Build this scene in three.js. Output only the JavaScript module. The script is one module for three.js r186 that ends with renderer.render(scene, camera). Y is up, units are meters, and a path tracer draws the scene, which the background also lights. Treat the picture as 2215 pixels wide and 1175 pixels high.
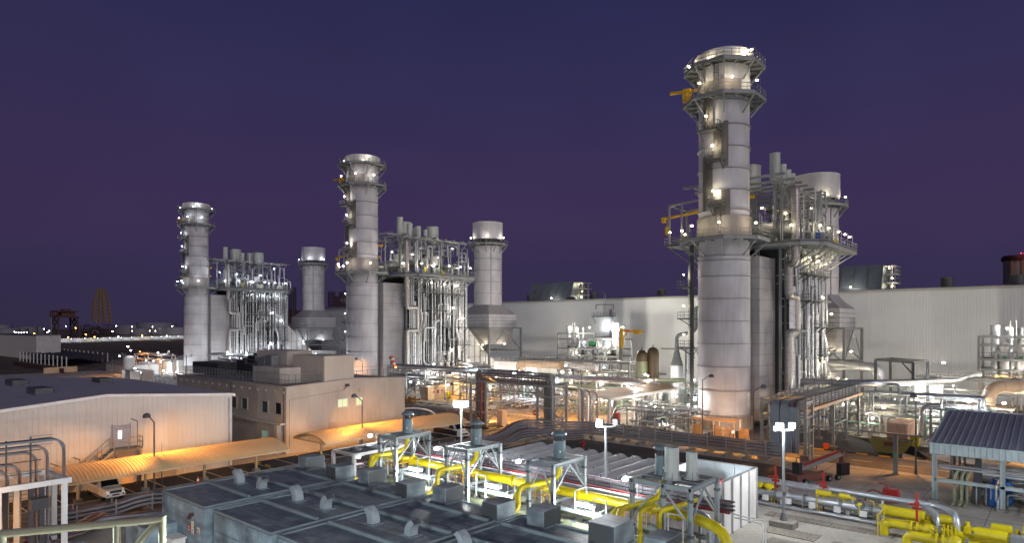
import * as THREE from 'three';

// ---------- camera, sky, sun, exposure ----------
// World axes follow the plant grid: -X runs along the row of stacks, -Z runs from the stacks to the turbine hall. Metres, y up.
const EYE = new THREE.Vector3(0, 15.5, 0), YAW = THREE.MathUtils.degToRad(40.66);
const FOCAL = 1400, IW = 2215, IH = 1175, CX = 1107.5, CY = 707.5;
const scene = new THREE.Scene();
const camera = new THREE.PerspectiveCamera(2 * THREE.MathUtils.radToDeg(Math.atan(CY / FOCAL)), IW / (2 * CY), 0.5, 6000);
camera.position.copy(EYE);
camera.rotation.y = YAW;
camera.setViewOffset(IW, 2 * CY, 0, 0, IW, IH);           // a shifted lens: verticals stay upright, horizon below the middle
const renderer = new THREE.WebGLRenderer({ antialias: true });
renderer.toneMapping = THREE.LinearToneMapping;
renderer.toneMappingExposure = 1;
renderer.shadowMap.enabled = true;

let seed = 20240611;
const rnd = () => { seed = (seed + 0x6d2b79f5) | 0; let t = Math.imul(seed ^ (seed >>> 15), 1 | seed); t = (t + Math.imul(t ^ (t >>> 7), 61 | t)) ^ t; return ((t ^ (t >>> 14)) >>> 0) / 4294967296; };
const rr = (a, b) => a + (b - a) * rnd();
const pick = (a) => a[Math.floor(rnd() * a.length)];
const lerp = (a, b, t) => a + (b - a) * t;
// tiling value noise
function noiseGrid(n, s) { const g = new Float32Array(n * n); let q = s; for (let i = 0; i < n * n; i++) { q = (Math.imul(q, 1664525) + 1013904223) | 0; g[i] = (q >>> 0) / 4294967296; } return g; }
function vnoise(g, n, x, y) {
  const xi = Math.floor(x), yi = Math.floor(y), fx = x - xi, fy = y - yi, sx = fx * fx * (3 - 2 * fx), sy = fy * fy * (3 - 2 * fy);
  const a = ((xi % n) + n) % n, b = (a + 1) % n, c = ((yi % n) + n) % n, d = (c + 1) % n;
  return lerp(lerp(g[c * n + a], g[c * n + b], sx), lerp(g[d * n + a], g[d * n + b], sx), sy);
}
{ // dusk sky: blue-violet overhead, a little redder towards the horizon, faint thin bands
  const W = 512, H = 256, data = new Float32Array(W * H * 4), g = noiseGrid(64, 7);
  const stops = [[-90, .03, .025, .05], [0, .035, .027, .066], [4, .036, .028, .074], [8, .046, .0295, .085], [13, .042, .029, .087], [20, .032, .0275, .086], [27, .0235, .0228, .077], [45, .019, .020, .07], [90, .017, .017, .066]];
  for (let y = 0; y < H; y++) {
    const el = (y + .5) / H * 180 - 90; let k = 0; while (k < stops.length - 2 && el > stops[k + 1][0]) k++;
    const a = stops[k], b = stops[k + 1], t = THREE.MathUtils.smoothstep(el, a[0], b[0]) * .5 + .5 * THREE.MathUtils.clamp((el - a[0]) / (b[0] - a[0]), 0, 1);
    for (let x = 0; x < W; x++) {
      const az = x / W * 2 * Math.PI - Math.PI, n = (.9 + .13 * Math.cos(az + 1.9)) * (1 + .07 * (vnoise(g, 64, x / W * 64 * .5 * 2, el * .35) - .5) + .06 * (vnoise(g, 64, x / W * 16 * 4, el * .11 + 9) - .5));
      for (let c = 0; c < 3; c++) data[(y * W + x) * 4 + c] = lerp(a[c + 1], b[c + 1], t) * n;
      data[(y * W + x) * 4 + 3] = 1;
    }
  }
  const sky = new THREE.DataTexture(data, W, H, THREE.RGBAFormat, THREE.FloatType);
  sky.mapping = THREE.EquirectangularReflectionMapping; sky.magFilter = THREE.LinearFilter; sky.minFilter = THREE.LinearFilter; sky.wrapS = THREE.RepeatWrapping; sky.needsUpdate = true;
  scene.background = sky; scene.environment = sky;
}
// the last light of the west, behind and to the right of the camera: low, broad and weak
const sun = new THREE.DirectionalLight(new THREE.Color().setRGB(.97, .9, .94), .9);
sun.position.set(330, 185, 60); sun.target.position.set(-120, 10, -100); sun.castShadow = true; sun.shadow.radius = 70;
sun.shadow.mapSize.set(2048, 2048); Object.assign(sun.shadow.camera, { left: -350, right: 350, top: 200, bottom: -200, near: 1, far: 1200 });
scene.add(sun, sun.target);

// ---------- where a pixel of the survey lies in the plant ----------
const RX = .7586, RZ = -.6516, FX = -.6516, FZ = -.7586;
const at = (px, py, D) => { const r = (px - CX) * D / FOCAL; return [RX * r + FX * D, 15.5 - (py - CY) * D / FOCAL, RZ * r + FZ * D]; };
const onX = (px, py, X) => { const t = (px - CX) / FOCAL; return at(px, py, X / (RX * t + FX)); };
const onZ = (px, py, Z) => { const t = (px - CX) / FOCAL; return at(px, py, Z / (RZ * t + FZ)); };
const onY = (px, py, y = 0) => at(px, py, FOCAL * (15.5 - y) / (py - CY));

// ---------- geometry collector ----------
class B {
  constructor() { this.p = []; this.n = []; this.u = []; this.i = []; }
  v(x, y, z, nx, ny, nz, u, w) { this.p.push(x, y, z); this.n.push(nx, ny, nz); this.u.push(u, w); return this.p.length / 3 - 1; }
  // flat polygon given counter-clockwise from outside
  poly(pts, uv) {
    const a = pts[0]; let nx = 0, ny = 0, nz = 0;
    for (let k = 1; k + 1 < pts.length; k++) { const b = pts[k], c = pts[k + 1], e = [b[0] - a[0], b[1] - a[1], b[2] - a[2]], f = [c[0] - a[0], c[1] - a[1], c[2] - a[2]]; nx += e[1] * f[2] - e[2] * f[1]; ny += e[2] * f[0] - e[0] * f[2]; nz += e[0] * f[1] - e[1] * f[0]; }
    const l = Math.hypot(nx, ny, nz) || 1; nx /= l; ny /= l; nz /= l;
    const ax = Math.abs(nx), ay = Math.abs(ny), az = Math.abs(nz), s = this.p.length / 3;
    pts.forEach((q, k) => { const t = uv ? uv[k] : ay > ax && ay > az ? [q[0], q[2]] : ax > az ? [q[2], q[1]] : [q[0], q[1]]; this.v(q[0], q[1], q[2], nx, ny, nz, t[0], t[1]); });
    for (let k = 1; k + 1 < pts.length; k++) this.i.push(s, s + k, s + k + 1);
    return this;
  }
  box(x0, y0, z0, x1, y1, z1) {
    if (x0 > x1) [x0, x1] = [x1, x0]; if (y0 > y1) [y0, y1] = [y1, y0]; if (z0 > z1) [z0, z1] = [z1, z0];
    this.poly([[x0, y0, z1], [x1, y0, z1], [x1, y1, z1], [x0, y1, z1]]); this.poly([[x1, y0, z0], [x0, y0, z0], [x0, y1, z0], [x1, y1, z0]]);
    this.poly([[x1, y0, z1], [x1, y0, z0], [x1, y1, z0], [x1, y1, z1]]); this.poly([[x0, y0, z0], [x0, y0, z1], [x0, y1, z1], [x0, y1, z0]]);
    this.poly([[x0, y1, z1], [x1, y1, z1], [x1, y1, z0], [x0, y1, z0]]); this.poly([[x0, y0, z0], [x1, y0, z0], [x1, y0, z1], [x0, y0, z1]]);
    return this;
  }
  cbox(x, y, z, sx, sy, sz) { return this.box(x - sx / 2, y - sy / 2, z - sz / 2, x + sx / 2, y + sy / 2, z + sz / 2); }
  // box with chamfered vertical and top edges
  rbox(x0, y0, z0, x1, y1, z1, c = .03) {
    const o = [[x0 + c, z1], [x1 - c, z1], [x1, z1 - c], [x1, z0 + c], [x1 - c, z0], [x0 + c, z0], [x0, z0 + c], [x0, z1 - c]];
    const t = [[x0 + c, z1 - c], [x1 - c, z1 - c], [x1 - c, z1 - c], [x1 - c, z0 + c], [x1 - c, z0 + c], [x0 + c, z0 + c], [x0 + c, z0 + c], [x0 + c, z1 - c]];
    for (let k = 0; k < 8; k++) { const a = o[k], b = o[(k + 1) % 8], d = t[k], e = t[(k + 1) % 8]; this.poly([[a[0], y0, a[1]], [b[0], y0, b[1]], [b[0], y1 - c, b[1]], [a[0], y1 - c, a[1]]]); this.poly([[a[0], y1 - c, a[1]], [b[0], y1 - c, b[1]], [e[0], y1, e[1]], [d[0], y1, d[1]]]); }
    this.poly([[x0 + c, y1, z1 - c], [x1 - c, y1, z1 - c], [x1 - c, y1, z0 + c], [x0 + c, y1, z0 + c]]); return this;
  }
  // bar of rectangular section from p to q
  bar(p, q, w, h = w) {
    const d = [q[0] - p[0], q[1] - p[1], q[2] - p[2]], l = Math.hypot(...d) || 1e-6; d.forEach((_, k) => (d[k] /= l));
    const up = Math.abs(d[1]) > .95 ? [1, 0, 0] : [0, 1, 0];
    let s = [d[1] * up[2] - d[2] * up[1], d[2] * up[0] - d[0] * up[2], d[0] * up[1] - d[1] * up[0]]; const sl = Math.hypot(...s); s = s.map((x) => x / sl);
    const t = [s[1] * d[2] - s[2] * d[1], s[2] * d[0] - s[0] * d[2], s[0] * d[1] - s[1] * d[0]];
    const c = (o, a, b) => [o[0] + s[0] * a * w / 2 + t[0] * b * h / 2, o[1] + s[1] * a * w / 2 + t[1] * b * h / 2, o[2] + s[2] * a * w / 2 + t[2] * b * h / 2];
    const K = [[-1, -1], [1, -1], [1, 1], [-1, 1]];
    for (let k = 0; k < 4; k++) { const [a, b] = K[k], [e, f] = K[(k + 1) % 4]; this.poly([c(p, a, b), c(q, a, b), c(q, e, f), c(p, e, f)], [[0, 0], [l, 0], [l, w], [0, w]]); }
    this.poly([c(p, -1, -1), c(p, 1, -1), c(p, 1, 1), c(p, -1, 1)]); this.poly([c(q, -1, 1), c(q, 1, 1), c(q, 1, -1), c(q, -1, -1)]);
    return this;
  }
  // I-section post or beam
  ibeam(p, q, h = .3, w = .25) {
    const d = [q[0] - p[0], q[1] - p[1], q[2] - p[2]], vert = Math.abs(d[1]) > Math.hypot(d[0], d[2]);
    const o = vert ? [h / 2 - .015, 0, 0] : [0, h / 2 - .015, 0], m = (a, s) => [a[0] + o[0] * s, a[1] + o[1] * s, a[2] + o[2] * s];
    if (vert) { this.box(p[0] - h / 2, p[1], p[2] - w / 2, p[0] - h / 2 + .03, q[1], p[2] + w / 2); this.box(p[0] + h / 2 - .03, p[1], p[2] - w / 2, p[0] + h / 2, q[1], p[2] + w / 2); this.box(p[0] - h / 2 + .03, p[1], p[2] - .012, p[0] + h / 2 - .03, q[1], p[2] + .012); }
    else { this.bar(m(p, 1), m(q, 1), w, .03); this.bar(m(p, -1), m(q, -1), w, .03); this.bar(p, q, .024, h - .06); }
    return this;
  }
  ring(P, D, r, S, T, vv, n) { const s = this.p.length / 3; for (let k = 0; k <= n; k++) { const a = k / n * Math.PI * 2, c = Math.cos(a), e = Math.sin(a), N = [S[0] * c + T[0] * e, S[1] * c + T[1] * e, S[2] * c + T[2] * e]; this.v(P[0] + N[0] * r, P[1] + N[1] * r, P[2] + N[2] * r, N[0], N[1], N[2], a * r, vv); } return s; }
  sweep(P, rad, n = 10, caps = true) {
    let prev = -1, L = 0, S = null; const N = P.length, R = (k) => Array.isArray(rad) ? rad[k] : rad;
    for (let k = 0; k < N; k++) {
      const a = P[Math.max(0, k - 1)], b = P[Math.min(N - 1, k + 1)], d = [b[0] - a[0], b[1] - a[1], b[2] - a[2]], l = Math.hypot(...d) || 1; for (let c = 0; c < 3; c++) d[c] /= l;
      if (!S) { const up = Math.abs(d[1]) > .9 ? [1, 0, 0] : [0, 1, 0]; S = [d[1] * up[2] - d[2] * up[1], d[2] * up[0] - d[0] * up[2], d[0] * up[1] - d[1] * up[0]]; }
      const dot = S[0] * d[0] + S[1] * d[1] + S[2] * d[2]; S = [S[0] - d[0] * dot, S[1] - d[1] * dot, S[2] - d[2] * dot]; const sl = Math.hypot(...S) || 1; S = S.map((x) => x / sl);
      const T = [S[1] * d[2] - S[2] * d[1], S[2] * d[0] - S[0] * d[2], S[0] * d[1] - S[1] * d[0]];
      if (k) L += Math.hypot(P[k][0] - P[k - 1][0], P[k][1] - P[k - 1][1], P[k][2] - P[k - 1][2]);
      const s = this.ring(P[k], d, R(k), S, T, L, n);
      if (prev >= 0) for (let j = 0; j < n; j++) this.i.push(prev + j, s + j, prev + j + 1, prev + j + 1, s + j, s + j + 1);
      if (caps && (k === 0 || k === N - 1)) { const pts = []; for (let j = 0; j < n; j++) { const o = (s + j) * 3; pts.push([this.p[o], this.p[o + 1], this.p[o + 2]]); } this.poly(k === 0 ? pts.reverse() : pts); }
      prev = s;
    }
    return this;
  }
  cyl(p, q, r, n = 12, r2 = r) { return this.sweep([p, q], [r, r2], n, true); }
  // pipe through points with rounded elbows
  pipe(pts, r, n = 10, bend = 2.6 * r) {
    const P = [pts[0]];
    for (let k = 1; k + 1 < pts.length; k++) {
      const a = pts[k - 1], b = pts[k], c = pts[k + 1], u = [a[0] - b[0], a[1] - b[1], a[2] - b[2]], w = [c[0] - b[0], c[1] - b[1], c[2] - b[2]], ul = Math.hypot(...u), wl = Math.hypot(...w), m = Math.min(bend, ul * .48, wl * .48);
      for (let j = 0; j <= 5; j++) { const t = j / 5, s = [0, 1, 2].map((x) => { const A = b[x] + u[x] / ul * m, C = b[x] + w[x] / wl * m; return (1 - t) * (1 - t) * A + 2 * t * (1 - t) * b[x] + t * t * C; }); P.push(s); }
    }
    P.push(pts[pts.length - 1]); return this.sweep(P, r, n, true);
  }
  // surface of revolution about a vertical axis, profile [[r, y], ...] from bottom to top, flat shaded between steps
  lathe(x, z, prof, n = 24, a0 = 0, a1 = Math.PI * 2) {
    for (let k = 0; k + 1 < prof.length; k++) {
      const [r0, y0] = prof[k], [r1, y1] = prof[k + 1], dl = Math.hypot(r1 - r0, y1 - y0) || 1, nr = (y1 - y0) / dl, ny = -(r1 - r0) / dl, s = this.p.length / 3;
      for (let j = 0; j <= n; j++) { const a = a0 + (a1 - a0) * j / n, c = Math.cos(a), e = Math.sin(a), q = Math.max(r0, r1); this.v(x + c * r0, y0, z + e * r0, c * nr, ny, e * nr, a * q, y0); this.v(x + c * r1, y1, z + e * r1, c * nr, ny, e * nr, a * q, Math.abs(y1 - y0) < 1e-4 ? y0 + Math.abs(r1 - r0) : y1); }
      for (let j = 0; j < n; j++) { const o = s + 2 * j; this.i.push(o, o + 1, o + 2, o + 1, o + 3, o + 2); }
    }
    return this;
  }
  sph(x, y, z, rx, ry = rx, rz = rx, n = 12) {
    const s = this.p.length / 3, m = Math.max(4, n >> 1);
    for (let a = 0; a <= m; a++) for (let b = 0; b <= n; b++) { const t = a / m * Math.PI, f = b / n * Math.PI * 2, nx = Math.sin(t) * Math.cos(f), ny = Math.cos(t), nz = Math.sin(t) * Math.sin(f); this.v(x + nx * rx, y + ny * ry, z + nz * rz, nx, ny, nz, f * rx, t * ry); }
    for (let a = 0; a < m; a++) for (let b = 0; b < n; b++) { const o = s + a * (n + 1) + b; this.i.push(o, o + 1, o + n + 1, o + 1, o + n + 2, o + n + 1); }
    return this;
  }
  // horizontal slab over a polygon [[x,z],...] (counter-clockwise seen from above or not)
  slab(poly, y0, y1) {
    let A = 0; poly.forEach((p, k) => { const q = poly[(k + 1) % poly.length]; A += p[0] * q[1] - q[0] * p[1]; });
    const P = A > 0 ? [...poly].reverse() : poly;
    this.poly(P.map((p) => [p[0], y1, p[1]])); this.poly([...P].reverse().map((p) => [p[0], y0, p[1]]));
    P.forEach((p, k) => { const q = P[(k + 1) % P.length]; this.poly([[p[0], y0, p[1]], [q[0], y0, q[1]], [q[0], y1, q[1]], [p[0], y1, p[1]]]); }); return this;
  }
  // profile [[a,b],...] in the plane across axis, extruded from s to e along axis 'x' | 'y' | 'z'; (x: a=z b=y, z: a=x b=y, y: a=x b=z)
  extrude(poly, axis, s, e) {
    const m = { x: (p, t) => [t, p[1], p[0]], z: (p, t) => [p[0], p[1], t], y: (p, t) => [p[0], t, p[1]] }[axis];
    let A = 0; poly.forEach((p, k) => { const q = poly[(k + 1) % poly.length]; A += p[0] * q[1] - q[0] * p[1]; });
    const P = (A > 0) === (axis === 'z') ? poly : [...poly].reverse();
    const tri = THREE.ShapeUtils.triangulateShape(P.map((p) => new THREE.Vector2(p[0], p[1])), []);
    for (const [a, b, c] of tri) { const q = [m(P[a], e), m(P[b], e), m(P[c], e)], w = [m(P[c], s), m(P[b], s), m(P[a], s)]; this.poly(q); this.poly(w); }
    P.forEach((p, k) => { const q = P[(k + 1) % P.length]; this.poly([m(p, s), m(q, s), m(q, e), m(p, e)]); }); return this;
  }
  rail(pts, h = 1.1, step = 1.5, r = .025, closed = false, low = .12) {
    const P = closed ? [...pts, pts[0]] : pts;
    for (let k = 0; k + 1 < P.length; k++) {
      const a = P[k], b = P[k + 1], l = Math.hypot(b[0] - a[0], b[1] - a[1], b[2] - a[2]), m = Math.max(1, Math.round(l / step));
      for (let j = 0; j <= m; j++) { if (j === m && k + 2 < P.length) continue; const t = j / m, x = lerp(a[0], b[0], t), y = lerp(a[1], b[1], t), z = lerp(a[2], b[2], t); this.bar([x, y, z], [x, y + h, z], r * 2); }
      for (const f of [1, .52]) this.bar([a[0], a[1] + h * f, a[2]], [b[0], b[1] + h * f, b[2]], r * 2);
      if (low) this.bar([a[0], a[1] + low / 2, a[2]], [b[0], b[1] + low / 2, b[2]], .012, low);
    }
    return this;
  }
  // ladder: at p, rising to y1, facing direction (dx,dz), optional cage
  ladder(x, y0, z, y1, dx, dz, cage = true, w = .5) {
    const sx = -dz * w / 2, sz = dx * w / 2;
    for (const s of [-1, 1]) this.bar([x + sx * s, y0, z + sz * s], [x + sx * s, y1, z + sz * s], .06);
    for (let y = y0 + .3; y < y1; y += .45) this.bar([x - sx, y, z - sz], [x + sx, y, z + sz], .035);
    if (cage) {
      for (let y = y0 + 2.2; y < y1 + 1; y += 1.1) { let q = null; for (let k = 0; k <= 6; k++) { const a = k / 6 * Math.PI, c = Math.cos(a) * .38, e = Math.sin(a) * .7, p = [x - dz * c + dx * e, y, z + dx * c + dz * e]; if (q) this.bar(q, p, .05, .012); q = p; } }
      for (let k = 1; k < 6; k++) { const a = k / 6 * Math.PI, c = Math.cos(a) * .38, e = Math.sin(a) * .7; this.bar([x - dz * c + dx * e, y0 + 2.2, z + dx * c + dz * e], [x - dz * c + dx * e, y1 + 1, z + dx * c + dz * e], .03, .012); }
    }
    return this;
  }
  // vertical ribbed sheet wall from a=[x,z] to b=[x,z]; outward normal on the left of a->b turned ... (nx,nz); top height may vary: top(t)
  ribs(a, b, y0, top, pitch, depth, nx, nz) {
    const L = Math.hypot(b[0] - a[0], b[1] - a[1]), n = Math.round(L / pitch), ux = (b[0] - a[0]) / L, uz = (b[1] - a[1]) / L, pts = [];
    for (let k = 0; k < n; k++) { const s = k * L / n, w = L / n; pts.push([s, 0], [s + w * .62, 0], [s + w * .72, depth], [s + w * .9, depth]); } pts.push([L, 0]);
    const T = typeof top === 'function' ? top : () => top, flip = (ux * nz - uz * nx) > 0;
    for (let k = 0; k + 1 < pts.length; k++) {
      const [s, d] = pts[k], [t, e] = pts[k + 1], A = [a[0] + ux * s + nx * d, a[1] + uz * s + nz * d], C = [a[0] + ux * t + nx * e, a[1] + uz * t + nz * e];
      const q = [[A[0], y0, A[1]], [C[0], y0, C[1]], [C[0], T(t / L), C[1]], [A[0], T(s / L), A[1]]], uv = [[s, y0], [t, y0], [t, T(t / L)], [s, T(s / L)]];
      this.poly(flip ? q.reverse() : q, flip ? uv.reverse() : uv);
    }
    return this;
  }
  mesh(name, mat, parent, extra) {
    const W = parent?.W ?? [0, 0, 0], g = new THREE.BufferGeometry(), p = new Float32Array(this.p);
    if (W[0] || W[1] || W[2]) for (let k = 0; k < p.length; k += 3) { p[k] -= W[0]; p[k + 1] -= W[1]; p[k + 2] -= W[2]; }
    g.setAttribute('position', new THREE.BufferAttribute(p, 3)); g.setAttribute('normal', new THREE.BufferAttribute(new Float32Array(this.n), 3)); g.setAttribute('uv', new THREE.BufferAttribute(new Float32Array(this.u), 2));
    g.setIndex(this.i);
    const m = new THREE.Mesh(g, mat); m.name = parent ? name : numbered(name); m.castShadow = m.receiveShadow = true; m.W = W;
    (parent ?? scene).add(m); if (extra) Object.assign(m.userData, extra);
    return m;
  }
}
const used = new Map();
function numbered(name) { const n = used.get(name) ?? 0; used.set(name, n + 1); return n ? `${name}_${String(n).padStart(3, '0')}` : name; }
function thing(name, label, category, pos = [0, 0, 0], group, ry = 0) {
  const o = new THREE.Group(); o.name = numbered(name); o.position.set(...pos); o.rotation.y = ry; o.userData = { label, category }; if (group) o.userData.group = group;
  scene.add(o); return o;
}
// a thing whose parts are given in plant coordinates
function place(name, label, category, base, group) { const o = thing(name, label, category, base, group); o.W = base; return o; }
function tag(o, label, category, group) { o.userData.label = label; o.userData.category = category; if (group) o.userData.group = group; return o; }
function struct(b, name, mat) { return b.mesh(name, mat, null, { kind: 'structure' }); }
function copy(root, pos, label, ry = root.rotation.y) { const r = root.clone(); r.name = numbered(root.name.replace(/_\d{3}$/, '')); r.position.set(...pos); r.rotation.y = ry; r.userData = { ...root.userData, label }; scene.add(r); return r; }

// ---------- materials ----------
function tex(w, h, size, f, srgb = true) {
  const d = new Uint8Array(w * h * 4);
  for (let y = 0; y < h; y++) for (let x = 0; x < w; x++) { const c = f(x / w, y / h), o = (y * w + x) * 4; for (let k = 0; k < 3; k++) d[o + k] = Math.max(0, Math.min(255, (Array.isArray(c) ? c[k] : c) * 255)); d[o + 3] = 255; }
  const t = new THREE.DataTexture(d, w, h, THREE.RGBAFormat); t.wrapS = t.wrapT = THREE.RepeatWrapping; t.magFilter = THREE.LinearFilter; t.minFilter = THREE.LinearMipmapLinearFilter; t.generateMipmaps = true;
  if (srgb) t.colorSpace = THREE.SRGBColorSpace; t.repeat.set(1 / size[0], 1 / size[1]); t.needsUpdate = true; return t;
}
const G1 = noiseGrid(256, 11), G2 = noiseGrid(256, 23);
const fbm = (x, y, f, o = 5, g = G1) => { let s = 0, a = .5, n = 0; for (let k = 0; k < o; k++) { s += a * vnoise(g, 256, x * f, y * f); n += a; a *= .5; f *= 2; } return s / n; };
const again = (t, sx, sy) => { const c = t.clone(); c.repeat.set(1 / sx, 1 / sy); c.needsUpdate = true; return c; };
const tMottle = tex(512, 512, [9, 9], (x, y) => .92 + .14 * (fbm(x, y, 8) - .5) - .12 * Math.max(0, fbm(x, y, 32, 3, G2) - .55));
const tStreak = tex(512, 512, [14, 26], (x, y) => { const s = fbm(x, y * .125, 64, 3), l = fbm(x, y, 8, 4, G2); return [.93 + .16 * (l - .5) - .12 * Math.max(0, s - .56), .925 + .16 * (l - .5) - .14 * Math.max(0, s - .56), .92 + .15 * (l - .5) - .17 * Math.max(0, s - .56)]; });
const tHall = tex(256, 256, [60, 30], (x, y) => .95 + .07 * (fbm(x, y, 8, 5) - .5));
const tConcrete = tex(1024, 1024, [24, 24], (x, y) => { const a = fbm(x, y, 8, 6), b = fbm(x, y, 16, 4, G2), c = fbm(x, y, 128, 2); const v = .86 + .3 * (a - .5) + .1 * (c - .5) - .3 * Math.max(0, b - .6); return [v, v * .985, v * .96]; });
const tAsphalt = tex(1024, 1024, [18, 18], (x, y) => { const a = fbm(x, y, 8, 4), c = fbm(x, y, 256, 2), b = fbm(x, y, 16, 4, G2); return .74 + .3 * (a - .5) + .3 * (c - .5) - .3 * Math.max(0, b - .62); });
const tSand = tex(1024, 1024, [160, 160], (x, y) => { const a = fbm(x, y, 8, 7), s = fbm(x, y, 64, 4, G2); const v = .7 + .5 * (a - .5), k = s > .58 ? .62 : 1; return [v * k, v * .95 * k, v * .86 * k]; });
const tRoof = tex(1024, 1024, [12, 12], (x, y) => { const a = fbm(x, y, 8, 6), s = fbm(x * .25, y, 32, 4, G2), b = fbm(x, y, 16, 3); const v = .74 + .5 * (a - .5) + .34 * (s - .5) + .25 * Math.max(0, b - .55); return [v, v * 1.0, v * 1.02]; });
const tBump = tex(512, 512, [3, 3], (x, y) => fbm(x, y, 32, 4), false);
const tClad = tex(256, 256, [2.4, 1.2], (x, y) => { const e = y > .965 ? .72 : 1, e2 = Math.abs(x - .5) < .006 ? .8 : 1, a = fbm(x, y, 8, 4); return (.92 + .16 * (a - .5)) * e * e2; });
const tRough = tex(512, 512, [7, 7], (x, y) => .72 + .5 * (fbm(x, y, 16, 4) - .5), false);
const mat = (color, rough = .6, metal = 0, map = tMottle, extra = {}) => { const m = new THREE.MeshStandardMaterial({ color, roughness: rough, metalness: metal, map, ...extra }); return m; };
const M = {
  stack: mat(0xc9c7cb, .55, 0, tStreak), stackDark: mat(0x97908c, .7, 0, tStreak), ladderPlate: mat(0x736c67, .7, 0, tStreak), ringSteel: mat(0x9b999c, .6, .2),
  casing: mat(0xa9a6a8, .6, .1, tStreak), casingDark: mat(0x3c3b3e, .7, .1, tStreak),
  galv: mat(0x8f9395, .5, .35), galvDark: mat(0x646668, .6, .3), steel: mat(0x9a9c9c, .55, .1), steelDark: mat(0x4b4a4c, .65, .2), rail: mat(0x8b8d8d, .55, .25),
  grate: mat(0x5a5a58, .8, .2), alu: mat(0xd2d2d2, .36, .85, tClad), aluPlain: mat(0xd4d4d6, .34, .8), silver: mat(0xc3c8ce, .38, .55, tMottle),
  lagging: mat(0xb9b3ae, .42, .75, tClad), yellow: mat(0xddc916, .42, 0, tStreak), yellowDark: mat(0xd9a514, .5), crane: mat(0xe0b010, .45),
  hall: mat(0xe6e8e8, .6, 0, tHall), hallTrim: mat(0xc8c6c0, .6), roofGrey: mat(0x77757c, .75, 0, tStreak), white: mat(0xe8e8e6, .5), whitePlain: mat(0xeceae6, .55, 0, tStreak),
  shedWall: mat(0xcac5be, .6, 0, tHall), beige: mat(0xcac0b2, .85, 0, tStreak), beigeDark: mat(0xbdb1a8, .85, 0, tStreak), canopy: mat(0xd9bd92, .5, 0, tStreak),
  encl: mat(0xa3b8be, .55, .15, tRoof), enclRoof: mat(0x93a3a4, .6, .05, tRoof, { roughnessMap: tRough }), enclRoofB: mat(0x84959a, .55, .05, tRoof, { roughnessMap: tRough }), enclRoofC: mat(0xa0adac, .66, .05, tRoof, { roughnessMap: tRough }), enclSeam: mat(0x8b979c, .5, .2, tMottle), box: mat(0xaab8bc, .5, .3, tRoof), louvre: mat(0x5a5d60, .6, .3),
  blueSteel: mat(0xa4adb0, .5, .15), chimney: mat(0x75878e, .5, .2), silencer: mat(0xb7bcb8, .5, .1, tStreak), dark: mat(0x1d1d20, .7), black: mat(0x101012, .6), rubber: mat(0x16161a, .8),
  tank: mat(0xaeb0b4, .5, .05, tMottle), lilac: mat(0xcfcbd6, .7, 0, tConcrete), red: mat(0xa8231d, .5), redPipe: mat(0x8e2a2a, .5), orange: mat(0xe2551a, .6), orangeRed: mat(0xd9512f, .55),
  concrete: mat(0xbab6b0, .85, 0, tConcrete, { bumpMap: tBump, bumpScale: .006 }), pad: mat(0x9a948a, .85, 0, tConcrete), asphalt: mat(0x86807a, .9, 0, tAsphalt, { bumpMap: tBump, bumpScale: .008 }), asphaltDark: mat(0x45434a, .92, 0, tAsphalt, { bumpMap: tBump, bumpScale: .01 }),
  sand: mat(0x8d7f72, .95, 0, tSand), block: mat(0x9a9590, .85, 0, tConcrete), paint: mat(0xe6dcc8, .7), kerbYellow: mat(0xe8b80e, .65), kerbBlack: mat(0x2a2724, .75),
  tray: mat(0x8d8b90, .55, .35), trayCover: mat(0x7f848b, .5, .3), cable: mat(0x4a474b, .55), cableRed: mat(0x6e2526, .55),
  green: mat(0x7fa08a, .5), greenDark: mat(0x1f6b3f, .55), olive: mat(0x6c7440, .6), vesselGreen: mat(0x8f9678, .45, 0, tStreak), vesselTop: mat(0x5f4f38, .5),
  blue: mat(0x1565b8, .4), motorBlue: mat(0x2a4fb0, .45), tan: mat(0xe3c4a2, .6, 0, tStreak), tanDark: mat(0xc79f78, .6), bottle: mat(0xc2a585, .5), storeRoof: mat(0xb4b1ba, .7, .0, tMottle), navyRoof: mat(0x8e909e, .5, .2, tStreak), shedSteel: mat(0xa9b4b6, .55, .1),
  glassLit: new THREE.MeshStandardMaterial({ color: 0x8fa88a, emissive: 0xdfe8b8, emissiveIntensity: .75, roughness: .3 }), glassGreen: new THREE.MeshStandardMaterial({ color: 0x6f8f7f, emissive: 0x9fd8b4, emissiveIntensity: .3, roughness: .3 }), glassDark: mat(0x1b1f24, .12, 0, null), glassDim: mat(0x3a4f4c, .15, 0, null),
  handrail: mat(0xc2c2a0, .5, .1, tMottle), carWhite: new THREE.MeshPhysicalMaterial({ color: 0xe9e6e0, roughness: .35, clearcoat: .8, clearcoatRoughness: .1 }), carGrey: new THREE.MeshPhysicalMaterial({ color: 0x8c8f96, roughness: .35, clearcoat: .8 }), carDark: new THREE.MeshPhysicalMaterial({ color: 0x2a1f2a, roughness: .35, clearcoat: .8 }), chrome: mat(0xd8d8d8, .18, .95, null), headlamp: mat(0xdedcd4, .15, .2, null),
  rustRed: mat(0x74473e, .6), rustDark: mat(0x5a3a34, .8), jacket: mat(0x4a3a3a, .8), farTank: mat(0x8a8690, .7), boom: mat(0x8f7420, .6), foliage: mat(0x2f3b26, .9, 0, tMottle), wood: mat(0xa97a45, .8), container: mat(0xe3b79c, .6, 0, tStreak), fur: mat(0xbfae90, .8),
};
const glow = (color, k) => new THREE.MeshStandardMaterial({ color: 0xffffff, emissive: color, emissiveIntensity: k, roughness: .4 });
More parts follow.
